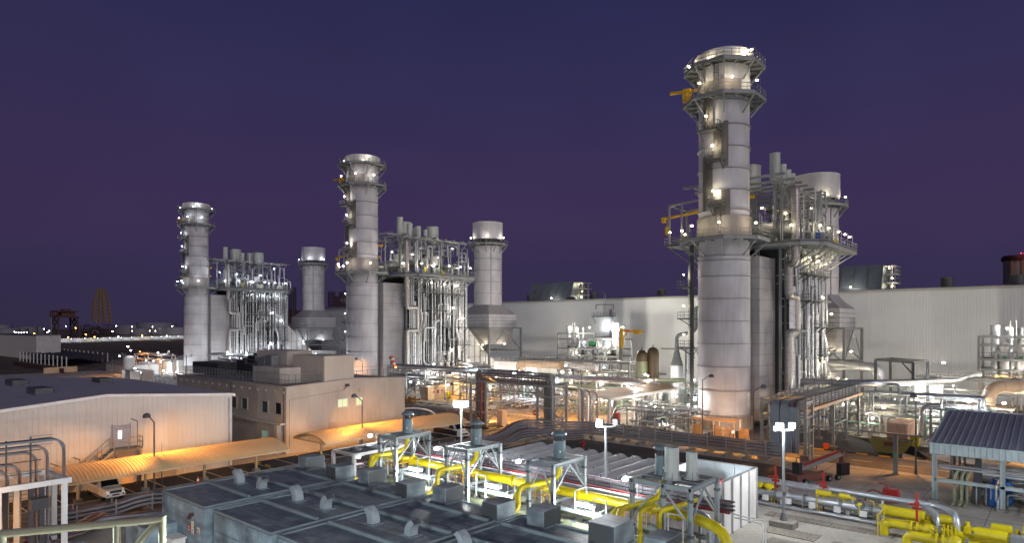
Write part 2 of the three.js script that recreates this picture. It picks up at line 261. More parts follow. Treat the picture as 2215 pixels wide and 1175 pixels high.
const GL = { white: glow(0xfff6e6, 24), cool: glow(0xe9f2ff, 24), warm: glow(0xffeab8, 24), sodium: glow(0xff9a2e, 14), red: glow(0xff2418, 5), tube: glow(0xf6fbff, 8), dim: glow(0xfff0d0, 3) };
const LC = { white: [1, .93, .8], cool: [.86, .93, 1], warm: [1, .88, .62], sodium: [1, .42, .07], red: [1, .1, .06] };
let nLamps = 0;
// glowing body and a light of the same colour inside it, p in the parent's axes
const lampGeo = new Map();
function lampGlow(parent, p, kind = 'white', cd = 12, r = .2, name = 'lamp') {
  const key = r; if (!lampGeo.has(key)) { const b = new B(); b.sph(0, 0, 0, r, r * .7, r, 8); const m = b.mesh('x', M.dark, new THREE.Group()); lampGeo.set(key, m.geometry); }
  const m = new THREE.Mesh(lampGeo.get(key), GL[kind]); m.name = name; const W = parent.W ?? [0, 0, 0]; m.position.set(p[0] - W[0], p[1] - W[1], p[2] - W[2]); m.W = [0, 0, 0]; parent.add(m);
  if (cd > 0) { const l = new THREE.PointLight(new THREE.Color().setRGB(...LC[kind]), cd); l.name = 'lamp_light'; l.shadow.radius = r * 25; l.castShadow = true; m.add(l); nLamps++; }
  return m;
}

// ---------- ground, roads, kerbs ----------
{
  const s = (name, m, poly, y) => { const b = new B(); b.slab(poly, y - .3, y); return struct(b, name, m); };
  const R = (x0, z0, x1, z1) => [[x0, z0], [x1, z0], [x1, z1], [x0, z1]];
  const g = new B(); g.poly([[-5000, 0, 5000], [3000, 0, 5000], [3000, 0, -5000], [-5000, 0, -5000]]); struct(g, 'ground', M.sand);
  s('site_paving', M.concrete, R(-262, -240, 120, 60), .006);
  s('yard_road', M.asphalt, R(-262, -87.2, 120, -79.6), .014);
  s('cross_road', M.asphalt, R(-69, -140, -61.6, -87.2), .014);
  s('parking_road', M.asphalt, R(-65.6, -79.6, -57.6, 60), .014);
  s('parking_bay', M.asphaltDark, R(-70.6, -79, -65.7, 40), .02);
  s('tank_yard', M.asphaltDark, [[-54.5, -74.2], [-25, -74.2], [-21.5, -72], [-21, -54], [-21, -45.4], [-54.5, -45.4]], .022);
  s('gravel_strip', M.asphaltDark, [[-40, -104], [-17, -104], [-15, -88.4], [-27, -87.6], [-40, -87.6]], .024);
  { // pump pad with a rounded corner
    const P = []; for (let k = 0; k <= 10; k++) { const a = Math.PI / 2 * k / 10; P.push([-58 - 3.4 * Math.sin(a), -92 + 3.4 * Math.cos(a) - 0]); }
    s('pump_pad', M.pad, [[-46, -88.6], ...P, [-61.4, -128], [-46, -128]], .12);
  }
  s('process_pad', M.pad, R(-128, -134, -69.6, -88.4), .1);
  s('skip_pad', M.pad, [[-12, -87.8], [-6, -89], [20, -89], [20, -120], [-24, -120], [-24, -101], [-13, -97]], .1);
  // dashes in the road
  const d = new B(); for (let x = -120; x < 60; x += 4.2) d.box(x, .01, -83.08, x + 2.1, .02, -82.92); for (let z = -136; z < -90; z += 4.2) d.box(-65.4, .01, z, -65.25, .02, z + 2.1);
  for (let x = -100; x < -48; x += .9) d.box(x, .01, -86.6, x + .55, .02, -86.4);
  struct(d, 'road_markings', M.paint);
  const pb = new B(); for (let z = -78; z < 10; z += 2.75) pb.box(-70.4, .02, z, -66, .026, z + .1); struct(pb, 'bay_markings', M.paint);
  const pk = new B(); pk.box(-65.75, .006, -79, -65.45, .11, 40); struct(pk, 'parking_kerb', M.block);
  // painted kerbs, block by block
  const kerb = (name, pts, y = .13) => {
    const o = thing(name, '', '', [0, 0, 0]); delete o.userData.category; delete o.userData.label; o.userData.kind = 'structure';
    let on = 0;
    for (let k = 0; k + 1 < pts.length; k++) { const [a, b] = [pts[k], pts[k + 1]], l = Math.hypot(b[0] - a[0], b[1] - a[1]), n = Math.max(1, Math.round(l / 1.25)); for (let j = 0; j < n; j++) { const c = new B(), t = j / n, u = (j + .97) / n; c.bar([lerp(a[0], b[0], t), y / 2, lerp(a[1], b[1], t)], [lerp(a[0], b[0], u), y / 2, lerp(a[1], b[1], u)], .16, y); c.mesh('kerb_block', on++ % 2 ? M.kerbBlack : M.kerbYellow, o); } }
  };
  kerb('yard_kerb', [[-27, -87.3], [-16, -87.4], [-13.6, -88.4], [-11.5, -88.4], [-9, -87.4], [24, -87.3]]);
  kerb('island_kerb', [[-75, -71.5], [-69.5, -71.3], [-66.8, -72.4], [-66.2, -75], [-67.4, -78]]);
  kerb('process_kerb', [[-112, -87.6], [-99, -87.7], [-94, -88]]);
  kerb('canopy_kerb', [[-70.2, -37], [-67, -37], [-66, -37.4]]);
}

// ---------- far background ----------
{
  // white boundary wall lit from the road beside it
  const a = onY(126, 741.5), c = onY(402, 732.5), w = place('boundary_wall', 'long pale wall lit by a row of lamps across the desert', 'wall', [a[0], 0, a[2]]);
  const N = 26; for (let k = 0; k < N; k++) { const b = new B(), t = k / N, u = (k + .985) / N; b.bar([lerp(a[0], c[0], t), 1.9, lerp(a[2], c[2], t)], [lerp(a[0], c[0], u), 1.9, lerp(a[2], c[2], u)], .25, 3.8); b.mesh('panel', M.white, w); }
  const dx = c[0] - a[0], dz = c[2] - a[2], l = Math.hypot(dx, dz), nx = -dz / l, nz = dx / l, sgn = nx * -a[0] + nz * -a[2] > 0 ? 1 : -1;
  for (let k = 0; k < 12; k++) {
    const t = (k + .5) / 12, x = lerp(a[0], c[0], t), z = lerp(a[2], c[2], t), kind = k % 5 === 2 ? 'warm' : 'cool';
    const p = new B(); p.bar([x + nx * sgn * 7, 0, z + nz * sgn * 7], [x + nx * sgn * 7, 3.4, z + nz * sgn * 7], .12); const m = p.mesh('floodlight_post', M.steelDark, w);
    lampGlow(m, [x + nx * sgn * 7, 3.5, z + nz * sgn * 7], kind, 95, .24);
  }
  // steel jacket on legs
  const lattice = (b, p, q, w0, w1, n, r) => { // square lattice mast
    const P = (t, s, u) => { const w = lerp(w0, w1, t); return [lerp(p[0], q[0], t) + s * w, lerp(p[1], q[1], t), lerp(p[2], q[2], t) + u * w]; }, K = [[-1, -1], [1, -1], [1, 1], [-1, 1]];
    for (let k = 0; k < n; k++) { const t = k / n, e = (k + 1) / n; for (let j = 0; j < 4; j++) { const [s, u] = K[j], [v, w] = K[(j + 1) % 4]; b.bar(P(t, s, u), P(e, s, u), r); b.bar(P(t, s, u), P(e, v, w), r * .7); b.bar(P(e, s, u), P(e, v, w), r * .7); } }
  };
  {
    const c0 = at(141, 722, 1000), T = place('steel_jacket', 'dark rusty steel jacket on four braced legs far across the desert', 'jacket', [c0[0], 0, c0[2]]), X = c0[0], Z = c0[2];
    const leg = (sx, sz) => { const b = new B(); b.bar([X + sx * 22, 0, Z + sz * 14], [X + sx * 17, 30, Z + sz * 12], 2); b.mesh('leg', M.jacket, T); };
    for (const s of [-1, 1]) for (const u of [-1, 1]) leg(s, u);
    const br = new B(); for (const u of [-1, 1]) for (let k = 0; k < 2; k++) { const y0 = k * 15 + 1, y1 = k * 15 + 15; for (const [m, n] of [[-1, 0], [0, 1]]) { br.bar([X + m * 20, y0, Z + u * 13], [X + n * 20, y1, Z + u * 13], 1); br.bar([X + n * 20, y0, Z + u * 13], [X + m * 20, y1, Z + u * 13], 1); } br.bar([X - 20, y1, Z + u * 13], [X + 20, y1, Z + u * 13], 1); br.bar([X, y0, Z + u * 13], [X, y1, Z + u * 13], 1.3); } br.mesh('brace', M.jacket, T);
    const dk = new B(); dk.box(X - 20, 30, Z - 14, X + 20, 32, Z + 14); dk.box(X - 20, 39, Z - 14, X + 20, 40.5, Z + 14); for (let k = 0; k <= 8; k++) dk.bar([X - 20 + k * 5, 32, Z + 14], [X - 20 + k * 5, 39, Z + 14], .8); for (let k = 0; k < 10; k++) dk.box(X - 18 + k * 3.6, 32, Z - 10, X - 16 + k * 3.6, 34 + rr(0, 5), Z + 8); dk.box(X - 6, 40.5, Z - 6, X + 8, 43, Z + 4); dk.mesh('deck', M.rustDark, T);
    const pp = new B(); pp.cyl([X - 6, 0, Z + 16], [X - 8, 31, Z + 15], .9); pp.mesh('riser', M.farTank, T); lampGlow(T, [X + 14, 36, Z + 15], 'red', 0, .24, 'beacon_lamp');
  }
  {
    const c0 = at(224, 722, 1050), T = place('crane_module', 'far offshore module carrying two yellow lattice booms side by side', 'module', [c0[0], 0, c0[2]]), X = c0[0], Z = c0[2], r = [RX, RZ];
    const q = (a, y, d = 0) => [X + r[0] * a + FX * d, y, Z + r[1] * a + FZ * d];
    for (const [x0, x1, x2] of [[-12, -10, -6], [7, 4, 0]]) { const b = new B(); lattice(b, q(x0, 22), q(x1, 58), 4.5, 4, 6, .9); lattice(b, q(x1, 58), q(x2, 78), 4, 1, 4, .8); b.mesh('boom', M.boom, T); }
    const h = new B(); for (let k = 0; k < 60; k++) { const a = rr(-34, 18), y = rr(1, 20), l = rr(4, 14); h.bar(q(a, y, rr(-8, 8)), q(a + l, y, rr(-8, 8)), rr(.5, 1.3)); h.bar(q(a, 0, rr(-6, 6)), q(a, y, rr(-6, 6)), rr(.4, .9)); } for (let k = 0; k < 9; k++) { const a = rr(-30, 10), y = rr(2, 15); h.bar(q(a, y), q(a + rr(4, 9), y), rr(2, 4), rr(2, 4)); } h.mesh('deckhouse', M.jacket, T, { kind: 'stuff' });
    const o = new B(); for (const [a, y] of [[-8, 24], [-6, 8]]) { const P = []; for (let k = 0; k <= 10; k++) { const t = Math.PI * k / 10; P.push(q(a - Math.cos(t) * 4.5, y + Math.sin(t) * 5 - 3, -10)); } o.sweep(P, .7, 6); } o.mesh('loop_pipe', M.farTank, T);
  }
  // storage tanks on the coast
  const far = [[306, 718, 1250, 18, 'white', 12, 'wide white storage tank left of the tall tanks on the far shore'], [300, 712, 1400, 46, 'a', 19, ''], [340, 712, 1380, 38, 'b', 24, ''], [385, 716, 1200, 30, 'c', 14, ''], [20, 716, 1150, 17, '', 12, ''], [42, 716, 1200, 15, '', 13, ''], [62, 716, 1250, 16, '', 15, ''], [80, 716, 1300, 15, '', 15, ''], [5, 716, 1300, 18, '', 19, '']];
  const lab = ['white storage tank with a low rim beside the crane module', 'tall grey storage tank behind the low white tank on the far shore', 'tallest of the grey storage tanks, its rim marked by thin posts', 'low pale storage tank between the tall tanks and the third stack', 'small dim tank above the long grey warehouse on the far shore', 'dim tank just right of the smallest far tank above the warehouse', 'dim round tank below the horizon left of the steel jacket', 'dim tank nearest the steel jacket on its left', 'tall dim tank at the edge of the far tank farm'];
  far.forEach(([px, py, D, r, , h], k) => { const c = at(px, py, D), T = place('storage_tank', lab[k], 'tank', [c[0], 0, c[2]], 'storage tanks along the far shore'); let b = new B(); b.lathe(c[0], c[2], [[r, 0], [r, h]], 28); b.mesh('shell', M.farTank, T); b = new B(); b.lathe(c[0], c[2], [[r + .3, h - .6], [r + .3, h + .5], [0, h + 1.6]], 28); b.mesh('roof', M.farTank, T); });
  // drilling-rig legs beyond the turbine hall
  const rigs = [[625, 706, 670, .5, 'nearer slim red lattice leg left of the small vent stack'], [634, 706, 622, .62, 'tallest dark lattice leg rising left of the small vent stack'], [645, 706, 672, .5, 'short reddish lattice leg touching the small vent stack'], [706, 706, 665, .5, 'reddish lattice leg just right of the small vent stack'], [718, 706, 632, .62, 'tall dark lattice leg above the far end of the turbine hall'], [730, 706, 641, .5, 'slim red lattice leg between two taller dark legs'], [741, 706, 632, .55, 'dark lattice leg nearest the second stack']];
  for (const [px, y0, y1, w, l] of rigs) { const D = 1500, a = at(px, y0, D), c = at(px, y1, D), T = place('rig_leg', l, 'rig leg', [a[0], 0, a[2]], 'lattice legs of drilling rigs on the horizon'); const b = new B(); lattice(b, [a[0], 0, a[2]], [a[0], c[1], a[2]], 4.2 * w / .5, 4.2 * w / .5, 12, 1.5); b.mesh('mast', w > .52 ? M.jacket : M.rustDark, T); lampGlow(T, [a[0], c[1] - 20, a[2]], 'red', 0, .24, 'beacon_lamp'); }
  // far lamps
  const fl = [[33, 718, 1000, 'cool'], [60, 719, 1000, 'cool'], [76, 722, 900, 'sodium'], [97, 712, 1000, 'cool'], [104, 719, 900, 'cool'], [108, 716, 900, 'cool'], [144, 706, 950, 'cool'], [165, 710, 950, 'sodium'], [187, 724, 800, 'sodium'], [206, 729, 760, 'sodium'], [309, 726, 780, 'sodium'], [253, 705, 1100, 'cool'], [287, 707, 1180, 'white'], [331, 707, 1180, 'cool'], [373, 706, 1150, 'cool'], [245, 717, 980, 'cool'], [36, 719, 1000, 'cool'], [42, 720, 1000, 'cool'], [48, 720, 1000, 'cool'], [54, 719, 1000, 'cool'], [287, 716, 1100, 'warm'], [325, 716, 1100, 'warm'], [337, 716, 1100, 'warm'], [149, 730, 720, 'sodium'], [362, 727, 760, 'warm'], [257, 729, 760, 'white']];
  const fg = new B(); fg.sph(0, 0, 0, .62, .62, .62, 8); const fm = new B(); fm.bar([0, -9, 0], [0, -.6, 0], .3);
  const nearby = ['beyond the warehouse', 'above the warehouse roof', 'just left of the steel jacket', 'close to the steel jacket', 'by the steel jacket', 'right of the crane module', 'among the storage tanks', 'over the lit boundary wall'];
  const spot = (px, py) => px < 70 ? nearby[0] : px < 95 ? nearby[1] : px < 112 ? nearby[2] : px < 180 ? nearby[4] : px < 215 ? nearby[3] : px < 260 ? nearby[5] : py < 718 ? nearby[6] : nearby[7], tally = {}, nth = ['first', 'second', 'third', 'fourth', 'fifth', 'sixth', 'seventh'];
  fl.sort((a, c) => a[0] - c[0]).forEach(([px, py, D, kind], k) => {
    const c = at(px, py, D), colour = { cool: 'white', white: 'pale', warm: 'yellowish', sodium: 'orange' }[kind], w = spot(px, py), n = (tally[colour + w] = (tally[colour + w] ?? -1) + 1);
    const T = place('far_lamp', `${nth[n]} small ${colour} lamp from the left ${w} on the horizon`, 'lamp', c, 'small lamps on the far shore'); T.W = [0, 0, 0];
    fm.mesh('post', M.steelDark, T); const m = fg.mesh('lamp', GL[kind], T);
    if (kind !== 'cool' || px > 240) { const l = new THREE.PointLight(new THREE.Color().setRGB(...LC[kind]), 300); l.shadow.radius = 50; l.position.set(-c[0] / D * 1.4, 0, -c[2] / D * 1.4); m.add(l); }
  });
  // grey warehouse on the left
  {
    const X = -366, Z = -85, T = place('grey_warehouse', 'plain grey windowless warehouse standing alone in the sand', 'warehouse', [X, 0, Z]);
    let b = new B(); b.ribs([X, Z], [X, Z - 9.6], 0, 11.4, .8, .06, 1, 0); b.ribs([X - 90, Z], [X, Z], 0, (t) => lerp(12, 11.4, t), .8, .06, 0, 1); b.mesh('wall', M.hallTrim, T);
    b = new B(); b.box(X - 90, 11.3, Z - 9.6, X + .1, 11.9, Z + .1); b.mesh('roof', M.roofGrey, T);
  }
  { // shade for parked cars: rows of white posts carrying thin beams
    const T = place('parking_shade', 'rows of thin white posts carrying a flat car shade beside the warehouse', 'car shade', onY(140, 797));
    const p0 = onY(45, 781), p1 = onY(145, 796), q0 = onY(125, 770), q1 = onY(234, 785);
    const roof = new B();
    for (let k = 0; k < 13; k++) { const t = k / 12, a = [lerp(p0[0], p1[0], t), 0, lerp(p0[2], p1[2], t)], c = [lerp(q0[0], q1[0], t), 0, lerp(q0[2], q1[2], t)]; for (const m of [a, c]) { const b = new B(); b.bar(m, [m[0], 4.2, m[2]], .34); b.mesh('post', M.white, T); } roof.bar([a[0], 3.4, a[2]], [c[0], 3.4, c[2]], .25); }
    roof.poly([[p0[0], 3.2, p0[2]], [p1[0], 3.2, p1[2]], [q1[0], 3.2, q1[2]], [q0[0], 3.2, q0[2]]]); roof.mesh('sheet', M.galvDark, T);
  }
  { const a = onY(96, 808.5), c = onY(168, 804), T = place('low_yellow_wall', 'low cream wall standing in the sand in front of the car shade', 'wall', a); const b = new B(); b.bar([a[0], .9, a[2]], [c[0], .9, c[2]], .3, 1.8); b.mesh('panel', M.tan, T); const b2 = new B(); b2.bar([a[0], 1.85, a[2]], [c[0], 1.85, c[2]], .5, .1); b2.mesh('coping', M.tan, T); }
  { const a = onY(30, 791), c = onY(140, 808), T = place('sand_fence', 'low brown fence along the sand beside the white posts', 'fence', a); for (let k = 0; k < 14; k++) { const b = new B(), t = k / 14, u = (k + .96) / 14; b.bar([lerp(a[0], c[0], t), .8, lerp(a[2], c[2], t)], [lerp(a[0], c[0], u), .8, lerp(a[2], c[2], u)], .1, 1.6); b.mesh('panel', M.rustDark, T); } }
  { // low far sheds
    const defs = [[330, 792, 45, 4.2, 'long low dim shed behind the small lit water tank'], [352, 796, 16, 4.6, 'small pale gabled cabin with a lit window near the water tank'], [258, 800, 24, 3.2, 'low flat shed beside the lit floodlight and sand track']];
    for (const [px, py, w, h, l] of defs) { const c = onY(px, py + 8), T = place('site_cabin', l, 'cabin', c, 'cabins beside the water tank'); let b = new B(); b.box(c[0] - w / 2, 0, c[2] - 8, c[0] + w / 2, h, c[2]); b.mesh('wall', M.hallTrim, T); b = new B(); b.extrude([[c[2] - 8.4, h], [c[2] - 4, h + 1.2], [c[2] + .4, h]], 'x', c[0] - w / 2 - .3, c[0] + w / 2 + .3); b.mesh('roof', M.roofGrey, T); b = new B(); b.cbox(c[0] + w * .3, h * .55, c[2] + .03, 1.4, 1, .06); b.mesh('window', M.glassLit, T); }
  }
}

// ---------- the three boiler units ----------
const UX = [-40.5, -132.5, -225.5], UZ = -97.5;
const unitName = ['nearest and tallest in view', 'middle', 'farthest'];
const oct = (x, z, r, n = 8, ph = .3927) => Array.from({ length: n }, (_, k) => [x + r * Math.cos(ph + k / n * 6.28319), z + r * Math.sin(ph + k / n * 6.28319)]);
function ringDeck(T, x, z, ro, ri, y, railing = true, n = 8) {
  const P = oct(x, z, ro, n), Q = oct(x, z, ri, n); let b = new B();
  P.forEach((p, k) => { const q = P[(k + 1) % n], c = Q[k], d = Q[(k + 1) % n]; b.poly([[p[0], y, p[1]], [c[0], y, c[1]], [d[0], y, d[1]], [q[0], y, q[1]]]); b.poly([[p[0], y - .06, p[1]], [q[0], y - .06, q[1]], [d[0], y - .06, d[1]], [c[0], y - .06, c[1]]]); });
  const deck = b.mesh('deck', M.grate, T);
  b = new B(); P.forEach((p, k) => { const q = P[(k + 1) % n]; b.bar([p[0], y - .2, p[1]], [q[0], y - .2, q[1]], .12, .4); const c = Q[k]; b.bar([p[0], y - .22, p[1]], [c[0], y - .22, c[1]], .1, .3); b.bar([(p[0] + q[0]) / 2, y - .22, (p[1] + q[1]) / 2], [(Q[k][0] + Q[(k + 1) % n][0]) / 2, y - .22, (Q[k][1] + Q[(k + 1) % n][1]) / 2], .1, .3); }); b.mesh('deck_frame', M.steel, T);
  P.forEach((p, k) => { const c = Q[k]; const m = new B(); m.bar([p[0] * .93 + c[0] * .07, y - .3, p[1] * .93 + c[1] * .07], [c[0], y - 2.6, c[1]], .2); m.mesh('bracket', M.steel, T); });
  if (railing) { b = new B(); b.rail(P.map((p) => [p[0], y, p[1]]), 1.15, 1.3, .03, true, .16); b.mesh('railing', M.rail, T); }
}
// little lamp on a post
function postLamp(T, p, kind, cd, h = 2.1, dx = 0, dz = 0, r = .2) { const b = new B(); b.bar(p, [p[0], p[1] + h, p[2]], .08); b.bar([p[0], p[1] + h, p[2]], [p[0] + dx, p[1] + h, p[2] + dz], .07); const m = b.mesh('lamp_post', M.galv, T); lampGlow(m, [p[0] + dx, p[1] + h - .12, p[2] + dz], kind, cd, r); }

function makeStack(i) {
  const T = thing('exhaust_stack', ['tallest pale round exhaust stack in front with a ladder and lit platforms', 'middle pale exhaust stack behind the beige building', 'smallest pale exhaust stack beyond the other two'][i], 'chimney', [UX[i], 0, UZ], 'the three exhaust stacks');
  const kind = ['warm', 'white', 'cool'][i], s = [1, .9, 1][i];
  const seg = [[0, 2.2], [2.2, 5.9], [5.9, 9.5], [9.5, 13], [13, 16.4], [16.4, 19.8], [19.8, 23.2], [23.2, 26.3]];
  for (const [a, c] of seg) { const b = new B(); b.lathe(0, 0, [[3.86, a], [3.86, c - .06]], 48); const m = b.mesh('shell_course', M.stack, T), w = new B(); for (let k = 0; k < 3; k++) { const q = rr(0, 1) + k * 2.09; w.bar([3.87 * Math.cos(q), a, 3.87 * Math.sin(q)], [3.87 * Math.cos(q), c - .1, 3.87 * Math.sin(q)], .03, .03); } w.mesh('weld_seam', M.stack, m); }
  for (const y of [2.2, 5.9, 9.5, 13, 16.4, 19.8, 23.2, 25.6, 26.3]) { const b = new B(); b.lathe(0, 0, [[3.84, y - .07], [4.04, y - .07], [4.04, y + .02], [3.84, y + .02]], 48); b.mesh('stiffener_ring', M.ringSteel, T); }
  let y0 = 26.3; for (const y of [33.2, 36.2, 39.4, 42.7, 46, 49.6]) { let b = new B(); b.lathe(0, 0, [[3.74, y0], [3.74, y]], 48); b.mesh('shell_course', M.stack, T); b = new B(); b.lathe(0, 0, [[3.72, y - .08], [3.98, y - .08], [3.98, y + .02], [3.72, y + .02]], 48); b.mesh('stiffener_ring', M.ringSteel, T); y0 = y; }
  { let b = new B(); b.lathe(0, 0, [[3.86, 49.6], [3.86, 53.2], [3.8, 53.3], [3.8, 55]], 48); b.mesh('shell_course', M.stack, T); b = new B(); b.lathe(0, 0, [[4.05, 50.2], [4.05, 52.6]], 40, Math.PI * .16, Math.PI * .86); b.mesh('screen_panel', M.stackDark, T); b = new B(); b.lathe(0, 0, [[4.05, 29.2], [4.05, 32.2]], 40, -.6, Math.PI * 1.05); b.mesh('screen_panel', M.stackDark, T); }
  { const b = new B(); b.lathe(0, 0, [[4.3, 55.2], [4.4, 55.5], [4.4, 57.1], [4.2, 57.3], [3.5, 57.3], [3.4, 55]], 48); b.mesh('crown', M.whitePlain, T); }
  { const b = new B(); b.lathe(0, 0, [[4.25, 0], [4.25, 2.1]], 48); for (let k = 0; k < 40; k++) { const a = k / 40 * 6.283; b.bar([4.3 * Math.cos(a), 0, 4.3 * Math.sin(a)], [4.3 * Math.cos(a), 2.3, 4.3 * Math.sin(a)], .09); } b.mesh('base_skirt', M.stackDark, T); }
  ringDeck(T, 0, 0, 6.1, 3.9, 50.2); ringDeck(T, 0, 0, 6, 3.9, 55.2);
  { // main gallery: octagon reaching out to the left side
    ringDeck(T, 0, 0, 6.6, 3.9, 28.8); const b = new B(); b.slab([[-9.4, -6], [-4, -6], [-4, 1.2], [-9.4, 1.2]], 28.55, 28.75); b.mesh('side_deck', M.grate, T); const c = new B(); c.rail([[-6, 28.75, 1.2], [-9.4, 28.75, 1.2], [-9.4, 28.75, -6]], 1.15, 1.4, .03); c.mesh('railing', M.rail, T);
    const d = new B(); for (const [x, z] of [[-8.8, .8], [-8.8, -5.6], [-6.6, .8], [-6.6, -5.6]]) d.bar([x, 28.7, z], [x, 35.2, z], .28); for (const z of [.8, -5.6]) d.bar([-8.8, 35.2, z], [-3, 35.6, z], .28, .3); d.bar([-8.8, 35.2, .8], [-8.8, 35.2, -5.6], .2); d.bar([-9, 28.5, .8], [-4, 24.5, .4], .2); d.bar([-9, 28.5, -5.6], [-4, 24.5, -2], .2); d.bar([-7, 28.5, .8], [-4, 26, .4], .18); d.mesh('gallery_frame', M.steel, T);
    const e = new B(); e.bar([-9.8, 33.2, .8], [-3.4, 33.7, .8], .26, .34); e.cbox(-9.8, 33, .8, .6, .8, .5); e.cbox(-9.2, 31.2, .8, .45, 1.3, .45); e.bar([-9.2, 32.9, .8], [-9.2, 31.6, .8], .08); e.mesh('hoist_beam', M.crane, T);
    const g = new B(); for (let k = 0; k < 16; k++) { const x = rr(-8.6, -4.4), z = rr(-5, .6); g.cbox(x, 28.8 + rr(.3, .8), z, rr(.3, 1), rr(.6, 1.6), rr(.3, .9)); } g.mesh('instrument_cabinet', M.galv, T);
  }
  { const b = new B(); b.bar([-3, 52.3, 2.4], [-7.4, 52.5, 3.2], .34, .42); b.cbox(-4.6, 51.6, 3, 1.2, 1.9, .9); b.bar([-4.2, 50.3, 3], [-4.2, 52, 3], .4); b.mesh('hoist_beam', M.crane, T); }
  // ladder way on the +Z side with three rest landings
  const L = [[28.8, 33.6, .9], [33.6, 40.4, -.9], [40.4, 45, .9], [45, 50.2, -.9]];
  L.forEach(([a, c, x]) => { const b = new B(); b.ladder(x, a, 3.95, c + .8, 0, 1, true, .6); b.mesh('caged_ladder', M.galvDark, T); const e = new B(); e.lathe(0, 0, [[4.02, a + .2], [4.02, c + 1]], 8, Math.PI / 2 - x * .26 - .22, Math.PI / 2 - x * .26 + .22); e.mesh('ladder_backing', M.ladderPlate, T); });
  { const b = new B(); b.lathe(0, 0, [[4.04, 39.5], [4.04, 46.3]], 6, Math.PI / 2 - .55, Math.PI / 2 - .38); b.lathe(0, 0, [[4.04, 28.9], [4.04, 36]], 6, Math.PI / 2 - .62, Math.PI / 2 - .3); b.lathe(0, 0, [[4.04, 33], [4.04, 41.4]], 6, Math.PI / 2 + .3, Math.PI / 2 + .46); b.mesh('ladder_backing', M.ladderPlate, T); }
  for (const [y, x0, x1] of [[33.6, -.4, 1.9], [40.4, -.6, 1.8], [45, -2, 1.3]]) {
    let b = new B(); b.box(x0, y - .12, 3.7, x1, y, 5.4); b.bar([x0 + .3, y - .1, 5.2], [x0 + .3, y - 1.3, 3.8], .12); b.bar([x1 - .3, y - .1, 5.2], [x1 - .3, y - 1.3, 3.8], .12); b.mesh('rest_landing', M.grate, T);
    b = new B(); b.rail([[x0, y, 3.9], [x0, y, 5.4], [x1, y, 5.4], [x1, y, 3.9]], 1.15, 1, .03); b.mesh('railing', M.rail, T); b = new B(); b.ladder(x0 - .1, y, 4.4, y + 1.6, -1, 0, false, .5); b.mesh('step_ladder', M.rail, T);
    postLamp(T, [(x0 + x1) / 2 - .5, y, 4.6], kind, 16 * s, 2.3, .1, .2);
  }
  { const b = new B(); b.ladder(.5, 50.2, 3.95, 55.6, 0, 1, true, .6); b.mesh('caged_ladder', M.galvDark, T); }
  // cable ladder up the left side, with small landings
  { let b = new B(); b.bar([-4.7, 0, 1], [-4.7, 28.6, 1], .5, .25); b.bar([-5.4, 0, .2], [-5.4, 28.6, .2], .18); for (let y = 1; y < 28; y += 1.4) b.bar([-4.7, y, 1], [-5.4, y, .2], .1); b.mesh('cable_ladder', M.galvDark, T);
    b = new B(); b.pipe([[-6, 7.8, -.6], [-6, 12.2, -.6], [-5.2, 12.2, -.6]], .34); b.cyl([-6, 12, -.6], [-6, 25.5, -.6], .22); b.mesh('riser_pipe', M.alu, T);
    for (const y of [21.8, 16.8, 12.2]) { const d = new B(); d.box(-7.2, y - .1, -.8, -4.6, y, 1.2); d.bar([-6.9, y, 1], [-4.5, y - 1.6, .6], .12); const m = d.mesh('rest_landing', M.grate, T); const e = new B(); e.rail([[-4.8, y, 1.2], [-7.2, y, 1.2], [-7.2, y, -.8]], 1.1, 1.2, .03); e.mesh('railing', M.rail, T); lampGlow(m, [-6.4, y + 2.1, .6], kind, 9 * s, .16); } }
  // lamps on the galleries
  for (const [a, y, dx] of [[.95, 50.2, 0], [2.5, 50.2, 0], [.1, 50.2, 0], [1.9, 50.2, 0], [2.75, 55.2, 0], [.35, 55.2, 0], [-1.6, 55.2, 0], [1.3, 28.8, 0], [2.1, 28.8, 0], [.3, 28.8, 0]]) { const R = y === 28.8 ? 6.3 : 5.8; postLamp(T, [R * Math.cos(a), y, R * Math.sin(a)], kind, (i && y > 40 ? 7 : 12) * s, y > 55 ? 1.5 : 2.2, -.5 * Math.cos(a), -.5 * Math.sin(a)); }
  for (const [x, z] of [[-8.9, .6], [-6.6, 1], [-8, -3]]) postLamp(T, [x, 28.8, z], kind, 10 * s, 2.2, .2, .2);
  { const d = new B(); d.rbox(4.4, 0, 8.2, 5, .5, 8.6); d.mesh('floodlight_body', M.steelDark, T); const e = new B(); e.rbox(-5.6, 0, 8.4, -5, .5, 8.8); e.mesh('floodlight_body', M.steelDark, T); lampGlow(T, [4.7, .75, 8.4], i ? 'cool' : 'white', [70, 130, 170][i], .22); lampGlow(T, [-5.3, .75, 8.6], i ? 'cool' : 'white', [40, 130, 170][i], .22); }
  // lights washing the crown from inside the top gallery
  for (const a of [.6, 1.6, 2.4]) lampGlow(T, [5.3 * Math.cos(a), 55.6, 5.3 * Math.sin(a)], kind, i ? 1.2 : 6, .14);
  return T;
}

